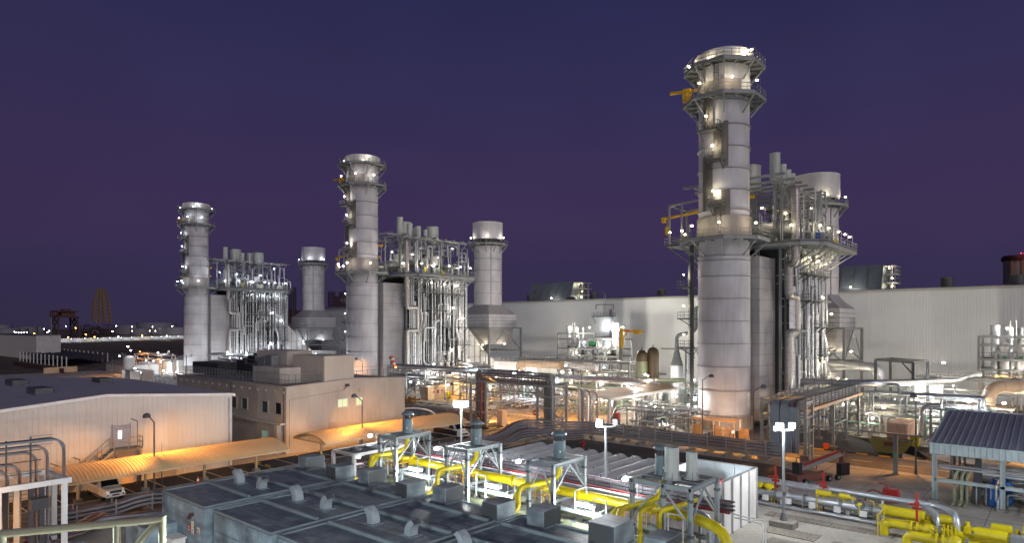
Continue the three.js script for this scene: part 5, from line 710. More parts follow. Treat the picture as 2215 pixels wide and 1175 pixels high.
{ // second run in front of it
  const T = place('cable_run', 'lower run of dark cable ladders beside the tank ends, parallel to the car park', 'cable ladder', [-53.6, 0, -56]);
  [.4, .7, 1, 1.3].forEach((y) => trayLevel(T, [[-54, y, -40], [-54, y, -58], [-53.7, y, -61], [-53.3, y + .9, -63.2], [-52.6, y + .9, -66], [-51.6, y + .1, -69], [-50, y, -73]], .7, 1.4, 3));
  const l = []; for (let z = -42; z > -58; z -= 2.7) l.push([-54, z]); trayPosts(T, l, 1.6, .9, [.4, .7, 1, 1.3], [1, 0]);
}
{ // run along the road behind the beige building
  const T = place('cable_run', 'straight low cable run beside the road behind the beige building', 'cable ladder', [-90, 0, -74.6]);
  [.5, .9, 1.3, 1.7].forEach((y) => trayLevel(T, [[-116, y, -74.6], [-72, y, -74.6]], .9, 1, 4)); const l = []; for (let x = -114; x < -72; x += 2.8) l.push([x, -74.6]); trayPosts(T, l, 2, 1.1, [.5, .9, 1.3, 1.7], [0, 1]);
}
{ // cable bridge over the road in the middle
  const T = place('cable_bridge', 'steel cable bridge with two braced towers crossing the road in the middle', 'cable bridge', [-64, 0, -75]);
  const post = (x, z, h) => { const b = new B(); b.ibeam([x, 0, z], [x, h, z], .3, .28); const m = b.mesh('tower_post', M.steel, T); const c = new B(); c.cbox(x, .12, z, .7, .3, .7); c.mesh('plinth', M.block, m); };
  for (const [x0, x1] of [[-71.6, -68.3], [-58.2, -55.6]]) { for (const x of [x0, x1]) for (const z of [-73.4, -76.9]) post(x, z, 7); for (const y of [2.2, 3.9, 5.5, 6.95]) { let b = new B(); for (const z of [-73.4, -76.9]) b.bar([x0, y, z], [x1, y, z], .16, .2); for (const x of [x0, x1]) b.bar([x, y, -73.4], [x, y, -76.9], .16, .2); b.mesh('tower_beam', M.steel, T); } const b = new B(); b.bar([x1, .3, -73.4], [x1, 3.9, -76.9], .12); b.bar([x1, .3, -76.9], [x1, 3.9, -73.4], .12); b.bar([x1, 3.9, -73.4], [x1, 6.8, -76.9], .12); b.bar([x0, 2.2, -76.9], [x1, 5.4, -76.9], .12); b.mesh('tower_brace', M.steel, T); }
  for (const z of [-73.6, -76.7]) { const b = new B(); b.bar([-71.6, 7.0, z], [-55.6, 7.0, z], .2, .26); b.bar([-68.3, 5.5, z], [-58.2, 5.5, z], .16, .2); for (let x = -68.3; x < -58.4; x += 2.02) { b.bar([x, 5.5, z], [x + 1.01, 7, z], .1); b.bar([x + 1.01, 7, z], [x + 2.02, 5.5, z], .1); } b.mesh('truss', M.steel, T); }
  { const b = new B(); for (let x = -68; x < -58; x += 1.2) b.bar([x, 6.9, -73.6], [x, 6.9, -76.7], .12, .14); b.mesh('cross_beam', M.steel, T); const c = new B(); for (let x = -70.5; x < -56; x += 1.35) { c.bar([x, 7, -73.9], [x, 8.75, -73.9], .06); c.bar([x, 7, -76.4], [x, 8.75, -76.4], .06); } for (const z of [-73.9, -76.4]) c.bar([-71, 8.2, z], [-56.5, 8.2, z], .05); c.mesh('hanger', M.galvDark, T); }
  for (const [zc, w] of [[-74.4, .9]]) [7.1, 7.5, 7.9, 8.3, 8.7].forEach((y, k) => { const o = k * .3; trayLevel(T, [[-76, .5 + k * .3, zc - .2], [-69.8 - o, .5 + k * .3, zc], [-69.8 - o, y, zc], [-57.4 + o, y, zc], [-57.4 + o, 1 + k * .2, zc], [-55.8 + o * .3, .8 + k * .2, zc + 1]], w, .8, 4, k === 4); });
  // riser pipes beyond the right tower
  for (let k = 0; k < 6; k++) { const c = new B(), x = -55.4 + k * .12, z = -77.6 - k * .42; c.pipe([[-57, 6.6 - k * .12, z], [-53.8 + k * .34, 6.6 - k * .12, z], [-53.8 + k * .34, .2, z]], k < 2 ? .22 : .14, 10, .9); c.mesh('riser_pipe', k % 2 ? M.tray : M.alu, T); }
  { const c = new B(); c.cyl([-69.2, .2, -73.1], [-69.2, 6.8, -73.1], .12, 10); c.mesh('red_riser', M.redPipe, T); const d = new B(); d.box(-68.1, 0, -76.7, -67, 2.4, -75.6); d.mesh('junction_cabinet', M.tan, T); }
  lampGlow(T, [-56.4, 8.9, -77], 'warm', 30, .24); lampGlow(T, [-66, 8.2, -77.4], 'cool', 26, .22);
}
{ // cable bridge on the right
  const T = place('cable_bridge', 'covered cable bridge rising from a square tower right of the tallest stack', 'cable bridge', [-25, 0, -88]);
  const post = (x, z, h, y0 = 0, m = M.steel) => { const b = new B(); b.ibeam([x, y0, z], [x, h, z], .3, .28); const o = b.mesh('tower_post', m, T); const c = new B(); c.cbox(x, y0 ? y0 / 2 : .12, z, y0 ? 1 : .8, y0 || .3, y0 ? 1 : .8); c.mesh('plinth', M.block, o); };
  post(-27.4, -77, 7.2); post(-27.4, -79.4, 7.2); post(-22.5, -77, 7.2, 1); post(-22.5, -79.4, 6.5);
  for (const y of [1.8, 3.6, 5.2, 6.9]) { const b = new B(); b.bar([-27.4, y, -77], [-22.5, y, -77], .16, .2); b.bar([-27.4, y, -77], [-27.4, y, -79.4], .16, .2); b.bar([-22.5, y, -77], [-22.5, y, -79.4], .16, .2); b.bar([-27.4, y, -79.4], [-22.5, y, -79.4], .16, .2); b.mesh('tower_beam', M.steel, T); }
  for (const z of [-89.5, -95.6]) for (const x of [-26.2, -22.8]) post(x, z, 5.8, 0, M.steel);
  for (const z of [-101.5]) for (const x of [-26.2, -22.6]) post(x, z, 5.8);
  { const b = new B(); b.bar([-22.8, .3, -89.5], [-22.8, 5.6, -95.6], .13); b.bar([-22.8, 5.6, -89.5], [-22.8, .3, -95.6], .13); b.bar([-22.8, 3, -89.5], [-22.8, 3, -95.6], .13); b.bar([-26.2, .3, -89.5], [-22.8, 5.6, -89.5], .13); b.mesh('tower_brace', M.steel, T); }
  { const b = new B(); for (const x of [-26.3, -22.7]) b.bar([x, 5.85, -77], [x, 5.85, -104], .22, .36); for (let z = -78; z > -104; z -= 1.6) b.bar([-26.3, 5.8, z], [-22.7, 5.8, z], .12, .2); b.mesh('girder', M.tanDark, T); const c = new B(); for (let z = -78.5; z > -103; z -= 1.7) for (const x of [-26.2, -22.8]) c.bar([x, 5.9, z], [x, 7.5, z], .07); for (const x of [-26.2, -22.8]) c.bar([x, 7.3, -78], [x, 7.3, -103], .05); c.mesh('hanger', M.galvDark, T); }
  for (const xc of [-25.6, -24.55, -23.5]) [6.1, 6.4, 6.7, 7].forEach((y, k) => trayLevel(T, [[xc, 1.2, -76.4 + k * .12], [xc, y, -76.9 + k * .22], [xc, y, -103.5]], .85, .9, 4, k === 3 && xc < -24));
  { const b = new B(); for (const xc of [-25.6, -23.5]) b.box(xc - .5, 1.4, -76.25, xc + .5, 6.4, -76.05); b.mesh('tray_cover', M.trayCover, T); }
  for (let k = 0; k < 6; k++) { const c = new B(); c.pipe([[-27 + k * .3, .3, -78.4], [-27 + k * .3, 6.3, -78.4], [-27 + k * .3, 6.3, -84]], .07, 8); c.mesh('riser_pipe', k === 1 ? M.greenDark : M.alu, T); }
}
{ // height barrier across the yard
  const T = place('height_barrier', 'long grey pipe barrier on posts spanning the yard road entrance', 'barrier', [-10, 0, -78]); let b = new B(); b.cyl([-22.3, 4.3, -77.6], [6, 4.15, -77.9], .11, 10); b.mesh('cross_pipe', M.galv, T);
  for (const [x, z] of [[-22.2, -77.2]]) { b = new B(); b.bar([x, 1, z], [x, 4.3, z], .12); b.mesh('post', M.galv, T); }
  b = new B(); for (let x = -21; x < 6; x += 1.9) b.cyl([x, 4.18, -77.75], [x, 4.32, -77.75], .14, 8); b.mesh('clamp', M.galvDark, T, { kind: 'stuff' });
}
{ const p = onY(1936, 1026), T = place('steel_post', 'grey steel H-post with a green band standing alone on the concrete apron', 'post', p); let b = new B(); b.ibeam([p[0], 0, p[2]], [p[0], 4.15, p[2]], .4, .36); b.cbox(p[0], .02, p[2], .7, .05, .7); b.mesh('column', M.galv, T); b = new B(); b.cbox(p[0], 1.9, p[2], .44, .3, .4); b.mesh('tape_band', M.green, T); b = new B(); b.bar([p[0] - .2, 4.2, p[2]], [p[0] + .2, 4.2, p[2]], .4, .1); b.mesh('cap_plate', M.galvDark, T); }
// near left cable gantry
{
  const T = place('cable_gantry', 'white steel gantry at bottom left carrying tall curved cable ladders', 'cable gantry', [-54, 0, -12]);
  const post = (x, z, m = M.whitePlain) => { const b = new B(); b.ibeam([x, 0, z], [x, 5, z], .32, .3); b.mesh('post', m, T); };
  post(-51.8, -13.6); post(-51.8, -10); post(-56, -13.6); post(-56, -10); post(-51.8, -5); post(-54.2, -13.6); post(-52.6, -9.6, M.tan); post(-51.9, -7.6, M.tan);
  let b = new B(); b.bar([-51.8, 5.05, -14], [-51.8, 5.05, 2], .3, .36); b.bar([-56, 5.05, -14], [-56, 5.05, 2], .3, .36); for (const z of [-13.6, -10, -6, -2]) b.bar([-56, 5.05, z], [-51.8, 5.05, z], .26, .32); b.mesh('beam', M.whitePlain, T);
  [[-52.3, 7.9, -13.7, .4, 1], [-52.9, 7.45, -12.9, .34, 0], [-53.5, 7, -12.4, .34, 0], [-54, 6.2, -11.6, .5, 0], [-54.4, 5.9, -11, .5, 0], [-54.8, 5.5, -9.8, .5, 0]].forEach(([x, y, z, w, c]) => trayLevel(T, [[x, y, 8], [x, y, z], [x, .5, z], [x, .5, z - 1.2]], w + .2, .9, 4, !!c));
  b = new B(); for (const [x, z, h] of [[-52.2, -10.5, 8.1], [-52.2, -11.8, 8.2], [-52.6, -9, 7.6], [-52.2, -6, 8.2]]) b.bar([x, 5, z], [x, h, z], .09); for (const y of [5.8, 6.6, 7.3]) b.bar([-52.2, y, -10.5], [-52.2, y, -12.4], .06); b.mesh('tray_hanger', M.steelDark, T);
  for (const [z, m] of [[-9, M.red], [-8.2, M.tan], [-11.2, M.tan], [-12, M.cable], [-12.6, M.cable], [-10.6, M.steelDark], [-7.2, M.cableRed], [-6.4, M.cable]]) { const c = new B(); c.bar([-53, .2, z], [-53, 5, z], .3, .22); c.mesh('cable_riser', m, T); }
  { const c = new B(); for (let k = 0; k < 18; k++) c.bar([-53.3, .3 + k * .26, -13], [-53.3, .3 + k * .26, -6], .05, .03); c.mesh('rung', M.galvDark, T, { kind: 'stuff' }); }
  b = new B(); b.rbox(-51.9, 3.5, -12.6, -51.2, 4.2, -11.6); b.mesh('floodlight_body', M.steelDark, T);
  lampGlow(T, [-51.2, 5.2, -8.2], 'sodium', 26, .17); lampGlow(T, [-53.5, 2.2, -9.4], 'sodium', 22, .12);
  // cable run on towards the enclosures
  const R = place('cable_run', 'cable ladders at ground level running from the white gantry towards the grey enclosures', 'cable ladder', [-56, 0, -26]);
  [.5, .85, 1.2].forEach((y) => trayLevel(R, [[-58.4, y, -14.5], [-58.4, y, -19], [-58.2, y + .35, -20.4], [-58, y + .35, -22], [-57.8, y, -23.4], [-57.2, y, -30], [-56.4, y * .8, -46]], .8, 1, 4)); [.45, .8].forEach((y) => trayLevel(R, [[-56.6, y, -14.5], [-56, y, -18], [-54.6, y, -21], [-54, y, -26], [-54, y, -40]], .8, 1, 4)); [.5, .9].forEach((y) => trayLevel(R, [[-54.6, y, -12], [-54.6, y, -15], [-57.4, y, -17.5]], 1.2, 1, 5));
  const l = []; for (let z = -16; z > -45; z -= 2.7) l.push([z > -24 ? -58.3 : lerp(-57.6, -56.4, (z + 24) / -21), z]); trayPosts(R, l, 1.7, 1, [.5, .85, 1.2], [1, 0]);
}
{ // handrail of the lookout
  const T = thing('guard_rail', 'thick cream pipe guard rail of the lookout across the bottom left corner', 'railing'); const a = at(-60, 1161, 8.2), c = at(352, 1124, 9); T.position.set(...c); T.W = c; const r = .052, dn = (p, d) => [p[0], p[1] - d, p[2]], t = (k, d = 0) => dn([lerp(a[0], c[0], k), lerp(a[1], c[1], k), lerp(a[2], c[2], k)], d);
  let b = new B(); b.cyl(a, c, r, 18); b.mesh('top_rail', M.handrail, T); b = new B(); b.cyl(dn(c, -.05), dn(c, 1.6), r * .95, 18); b.mesh('end_post', M.handrail, T); b = new B(); b.cyl(t(.97, .02), t(.82, .42), r * .8, 16); b.mesh('brace', M.handrail, T); b = new B(); b.cyl(t(.745), t(.745, 1.2), r * .9, 16); b.mesh('post', M.handrail, T); b = new B(); b.cyl(t(.15), t(.15, 1.2), r * .9, 16); b.mesh('post', M.handrail, T); b = new B(); b.cyl(t(.74, .3), t(.97, .62), r * .5, 12); b.mesh('mid_rail', M.handrail, T);
}

// ---------- grey acoustic enclosures in front ----------
{
  const E = [[-49.8, -43, -19.1, -30.9, 'first grey panelled enclosure with roof cowls, nearest the car park'], [-41.8, -34.7, -19.2, -31, 'second grey panelled enclosure, its roof carrying two cowls and two box vents'], [-34.1, -26.6, -19.3, -31.2, 'third grey panelled enclosure, between second one and the one under silver silencers'], [-26, -18.4, -19.3, -31.3, 'fourth grey enclosure, only its dark roof corner in view']];
  const H = 3.6;
  E.forEach(([x0, x1, z0, z1, l], i) => {
    const T = place('acoustic_enclosure', l, 'enclosure', [(x0 + x1) / 2, 0, (z0 + z1) / 2], 'grey acoustic enclosures in a row');
    let b = new B(); b.box(x0 + .05, 0, z1 + .05, x1 - .05, H - .06, z0 - .05); b.mesh('core', M.enclSeam, T);
    // wall panels with joints
    const W = (x1 - x0) / 7; for (let k = 0; k < 7; k++) for (const [y0, y1] of [[.05, 1.2], [1.22, 2.36], [2.38, 3.5]]) { const c = new B(); c.box(x0 + k * W + .015, y0, z0 - .05, x0 + (k + 1) * W - .015, y1 - .015, z0 + .02 + rr(0, .012)); c.mesh('wall_panel', M.encl, T); }
    for (let k = 0; k < 9; k++) { const w = (z0 - z1) / 9, c = new B(); c.box(x1 - .05, .05, z1 + k * w + .015, x1 + .02, 3.5, z1 + (k + 1) * w - .015); c.mesh('wall_panel', M.encl, T); }
    // roof sheets, slightly uneven, and raised seams
    const nx = 6, nz = 8; for (let a = 0; a < nx; a++) for (let c = 0; c < nz; c++) { const q = new B(), px = (x1 - x0) / nx, pz = (z1 - z0) / nz, e = rr(-.008, .008), f = rr(-.008, .008); const X0 = x0 + a * px + .02, X1 = x0 + (a + 1) * px - .02, Z0 = z0 + c * pz - .02, Z1 = z0 + (c + 1) * pz + .02; q.poly([[X0, H + e, Z0], [X1, H + f, Z0], [X1, H + e + .004, Z1], [X0, H + f + .004, Z1]], [[X0 + rr(0, 9), Z0], [X1, Z0], [X1, Z1], [X0, Z1]].map((v, n) => [v[0] + a * 3.1 + i, v[1] + c * 2.3])); q.poly([[X0, H - .06, Z0], [X1, H - .06, Z0], [X1, H + f, Z0], [X0, H + e, Z0]]); q.mesh('roof_sheet', [M.enclRoof, M.enclRoofB, M.enclRoofC][(a * 7 + c * 5 + i * 3) % 11 % 3], T); }
    for (const t of [.27, .55, .82]) { const z = lerp(z0, z1, t), c = new B(); c.bar([x0 + .2, H + .1, z], [x1 - .25, H + .1, z], .16, .2); c.mesh('roof_seam', M.enclSeam, T); }
    b = new B(); for (const x of [x0 + .06, x1 - .06]) b.bar([x, H + .03, z0], [x, H + .03, z1], .14, .12); for (const z of [z0 - .04, z1 + .05]) b.bar([x0, H + .03, z], [x1, H + .03, z], .14, .12); b.mesh('roof_edge', M.enclSeam, T);
    if (i === 0) { // step, signs and split unit on the near wall
      b = new B(); b.rbox(x0 - .6, 0, z0, x0 + 2.6, 1.9, z0 + 2.2); b.mesh('annex', M.encl, T);
      for (const [k, y, c] of [[4.45, 1.7, M.red], [4.95, 2.0, M.paint], [4.95, 1.55, M.paint], [5.85, 1.75, M.paint]]) { const d = new B(); d.box(x0 + k, y, z0 + .04, x0 + k + .36, y + .42, z0 + .06); const m = d.mesh('sign_plate', c, T); const e = new B(); e.cbox(x0 + k + .18, y + .26, z0 + .07, .12, .12, .01); e.box(x0 + k + .04, y + .04, z0 + .06, x0 + k + .32, y + .1, z0 + .07); e.mesh('sign_symbol', c === M.red ? M.white : y < 1.6 || k > 5 ? M.red : M.kerbYellow, m); }
      b = new B(); b.cyl([x0 + 5.2, 2.9, z0], [x0 + 5.2, 2.9, z0 + .3], .12, 10); b.sph(x0 + 5.2, 2.75, z0 + .3, .14); b.mesh('alarm_horn', M.rustDark, T); b = new B(); b.box(x0 + 2.9, 1.1, z0 + .05, x0 + 4.3, 1.22, z0 + 1); b.rbox(x0 + 2.9, .2, z0 + .1, x0 + 4.2, 1.1, z0 + 1); b.mesh('air_conditioner', M.whitePlain, T);
    }
  });
  // curved cowl vents
  const cowl = (label, px, py, flip) => { const p = onY(px, py, H), T = thing('roof_cowl', label, 'roof vent', [p[0], H, p[2]], 'grey curved roof cowls'); const P = [], Q = [], n = 8, s = flip ? -1 : 1; let b = new B(); const w = .36; for (let k = 0; k <= n; k++) { const t = k / n * 1.15, R = .72; P.push([s * (-.3 - (1 - Math.cos(t)) * .75 + .2), .25 + Math.sin(t) * .78]); Q.push([s * (.34 - (1 - Math.cos(t)) * 1.25 + .12), .25 + Math.sin(t) * 1.05]); }
    for (let k = 0; k < n; k++) { const [a, c, d, e] = [P[k], P[k + 1], Q[k + 1], Q[k]]; b.poly([[a[0], a[1], w], [e[0], e[1], w], [d[0], d[1], w], [c[0], c[1], w]]); b.poly([[a[0], a[1], -w], [c[0], c[1], -w], [d[0], d[1], -w], [e[0], e[1], -w]]); b.poly([[a[0], a[1], w], [c[0], c[1], w], [c[0], c[1], -w], [a[0], a[1], -w]]); b.poly([[e[0], e[1], w], [e[0], e[1], -w], [d[0], d[1], -w], [d[0], d[1], w]]); } b.box(Math.min(P[0][0], Q[0][0]), 0, -w, Math.max(P[0][0], Q[0][0]), .25, w); b.mesh('hood', M.blueSteel, T);
    b = new B(); const a = P[n], c = Q[n]; b.poly([[a[0] * .96, a[1] - .03, w - .05], [c[0] * .96, c[1] - .03, w - .05], [c[0] * .96, c[1] - .03, -w + .05], [a[0] * .96, a[1] - .03, -w + .05]]); b.mesh('mouth_screen', M.louvre, T); b = new B(); b.cbox(Q[0][0] / 2 + P[0][0] / 2, .03, 0, 1.1, .06, 1.0); b.mesh('flange', M.enclSeam, T); T.scale.setScalar(.84); return T; };
  cowl('grey curved cowl on the first enclosure roof facing the car park', 517, 1045, false); cowl('grey curved cowl with dark mouth turned right on first enclosure roof', 569, 1058, true);
  cowl('grey curved cowl with its back to us on second enclosure roof', 642, 1083, false); cowl('grey curved cowl with dark mouth turned right on second enclosure roof', 708, 1102, true);
  cowl('grey curved cowl on the third enclosure roof with its back to the camera', 805, 1132, false); cowl('grey curved cowl with dark mouth turned right on third enclosure roof', 893, 1160, true);
  cowl('grey curved cowl nearest the bottom edge on the fourth enclosure roof', 1003, 1190, false);
  // box vents with louvred ends
  const bx = (label, px, py, side, h = 1.02, w = 1.3, d = 1.7) => { const p = onY(px, py, H), T = thing('box_vent', label, 'roof vent', [p[0], H, p[2]], 'grey louvred box vents on the enclosure roofs'); let b = new B(); b.rbox(-w, 0, -d, 0, h, 0, .02); b.mesh('casing', M.box, T); b = new B(); if (side === 'x') { for (let k = 0; k < 13; k++) b.box(0, .06 + k * h / 14, -d + .06, .03, .1 + k * h / 14, -.06); b.box(.0, .04, -d + .04, .012, h - .04, -.04); } else { for (let k = 0; k < 13; k++) b.box(-w + .06, .06 + k * h / 14, 0, -.06, .1 + k * h / 14, .03); b.box(-w + .04, .04, 0, -.04, h - .04, .012); } b.mesh('louvre', M.louvre, T); b = new B(); b.cbox(-w / 2, .02, -d / 2, w + .2, .05, d + .2); b.mesh('flange', M.enclSeam, T); return T; };
  bx('louvred box vent at the far corner of the first enclosure roof', 664, 1018, 'x');
  bx('box vent with dark louvre facing us, left of the pair on the first roof', 727, 1041, 'z'); bx('box vent with louvre facing right, right of the pair on the first roof', 797, 1051, 'x');
  bx('box vent with dark louvre facing us, left of the pair on the second roof', 881, 1081, 'z'); bx('box vent with louvre facing right, right of the pair on the second roof', 964, 1092, 'x');
  bx('box vent with dark louvre facing us, left of the pair on the third roof', 1076, 1129, 'z'); bx('box vent with louvre facing right, right of the pair on the third roof', 1176, 1145, 'x');
  bx('large box vent on fourth roof beside the rising yellow bend', 1329, 1190, 'z', 1.2, 1.7, 2); bx('box vent at the lower edge with a louvre, right of the large box vent', 1440, 1215, 'x');
}
// ---------- pipe rack with the yellow gas header ----------
{
  const T = place('gas_pipe_rack', 'long low steel rack carrying the thick yellow gas header and grey pipes', 'pipe rack', [-33, 0, -40]);
  const x0 = -50, x1 = -17.2;
  { const b = new B(); b.pipe([[-47.2, 3.3, -39], [-18.2, 3.3, -39], [-15.6, 3.1, -38.2], [-15.4, .2, -38]], .34, 20, 1.9); b.mesh('yellow_header', M.yellow, T); for (const x of [-36.2, -30, -21.4, -24]) { const c = new B(); c.cyl([x, 3.3, -39], [x + 1.3, 3.3, -39], .352, 20); c.mesh('pipe_sleeve', M.yellow, T); } for (const x of [-45.4, -41, -33.4, -27, -19.4]) { const c = new B(); c.cyl([x, 3.3, -39], [x + .07, 3.3, -39], .47, 20); c.cyl([x + .09, 3.3, -39], [x + .16, 3.3, -39], .47, 20); const m = c.mesh('pipe_flange', M.yellow, T), d = new B(); for (let k = 0; k < 14; k++) { const q = k * .449; d.cyl([x - .04, 3.3 + .42 * Math.cos(q), -39 + .42 * Math.sin(q)], [x + .2, 3.3 + .42 * Math.cos(q), -39 + .42 * Math.sin(q)], .025, 6); } d.mesh('flange_bolt', M.galv, m, { kind: 'stuff' }); } }
  { const b = new B(); b.pipe([[-49.5, 3.2, -40.6], [-19.5, 3.2, -40.6], [-17.6, 3.1, -40.2], [-17.4, .3, -40]], .3, 16, 1.6); b.mesh('silver_pipe', M.silver, T); }
  { const b = new B(); b.cyl([-50, 3.3, -41.5], [-17, 3.3, -41.5], .1, 10); b.mesh('red_pipe', M.redPipe, T); const c = new B(); c.cyl([-50, 3.15, -41.8], [-17, 3.15, -41.8], .07, 8); c.mesh('red_pipe', M.redPipe, T); }
  for (const [y, z, r] of [[2.2, -38.1, .3], [1.5, -37.3, .34], [1.9, -39.8, .16], [2.6, -37.9, .08], [1.2, -38.7, .2]]) { const b = new B(); b.cyl([x0, y, z], [x1 - .6, y, z], r, 14); b.mesh('lower_pipe', r > .28 ? M.vesselGreen : M.galv, T); for (let x = x0 + 2; x < x1 - 1; x += 5.4) { const c = new B(); c.cyl([x, y, z], [x + .16, y, z], r + .06, 14); c.mesh('flange', M.galv, T); } }
  for (let x = x0 + 1; x <= x1; x += 4.15) { for (const z of [-37.2, -41.9]) { const b = new B(); b.ibeam([x, 0, z], [x, 2.9, z], .24, .22); b.mesh('post', M.blueSteel, T); } const b = new B(); b.bar([x, 2.82, -37.2], [x, 2.82, -43.9], .18, .22); b.bar([x, 1.1, -37.2], [x, 1.1, -41.9], .16, .2); b.mesh('cross_beam', M.blueSteel, T); const p = new B(); p.ibeam([x, 0, -43.8], [x, 2.9, -43.8], .2, .2); p.mesh('post', M.blueSteel, T); }
  { const b = new B(); b.bar([x0, 2.66, -37.1], [x1, 2.66, -37.1], .16, .26); b.bar([x0, .95, -36.9], [x1, .95, -36.9], .14, .2); b.mesh('side_beam', M.blueSteel, T); }
  [3.0, 3.28, 3.56].forEach((y) => trayLevel(T, [[-52, y, -42.9], [x1, y, -42.9]], .8, 1, 4)); { const b = new B(); for (let x = x0 + 1; x < x1; x += 1.4) for (const z of [-42.45, -43.35]) b.bar([x, 2.9, z], [x, 3.85, z], .05); b.mesh('tray_hanger', M.galvDark, T); }
  { const b = new B(); for (let x = -48; x < -19; x += 5.5) { b.pipe([[x, 2.7, -37], [x, 4.1, -37], [x, 4.1, -38.4], [x, 3.6, -38.4]], .05, 6); b.pipe([[x + 1.6, 2.2, -36.9], [x + 1.6, 3.9, -36.9], [x + 2.6, 3.9, -36.9], [x + 2.6, 2.2, -36.9]], .05, 6); } b.mesh('vent_hoop', M.white, T); for (let x = -46.6; x < -18; x += 8.2) { const c = new B(); c.rail([[x, 2.85, -36.8], [x + 1.6, 2.85, -36.8], [x + 1.6, 2.85, -38.2]], 1, .8, .03, false, 0); c.mesh('yellow_railing', M.yellowDark, T); } }
  // fluorescent fittings
  for (const [px, py] of [[898, 1014], [1066, 1050], [1264, 1091]]) { const q = onZ(px, py, -36.6), b = new B(); b.rbox(q[0] - .75, q[1] - .06, -36.9, q[0] + .75, q[1] + .12, -36.5); const m = b.mesh('fitting', M.white, T); const c = new B(); c.rbox(q[0] - .7, q[1] - .16, -36.86, q[0] + .7, q[1] - .07, -36.44); c.rbox(q[0] - .7, q[1] - .06, -36.5, q[0] + .7, q[1] + .1, -36.42); c.mesh('lamp_tube', GL.tube, m); for (const d of [-.4, .4]) { const l = new THREE.PointLight(new THREE.Color().setRGB(.9, .97, 1), 34); l.position.set(q[0] + d + 33, q[1] - .35, -36.2 + 40); l.shadow.radius = 10; l.name = 'lamp_light'; T.add(l); } }
  // round pendant lamps on bent poles
  for (const [px, py] of [[801, 943], [776, 989], [944, 971], [1121, 999], [1352, 1037]]) { const q = onZ(px, py, -41), b = new B(); b.pipe([[q[0] + 1.0, 2.8, -41], [q[0] + 1.0, q[1] + .25, -41], [q[0], q[1] + .25, -41], [q[0], q[1] + .1, -41]], .035, 6, .3); const m = b.mesh('lamp_pole', M.white, T); lampGlow(m, [q[0], q[1], -41], 'cool', 30, .24); }
}
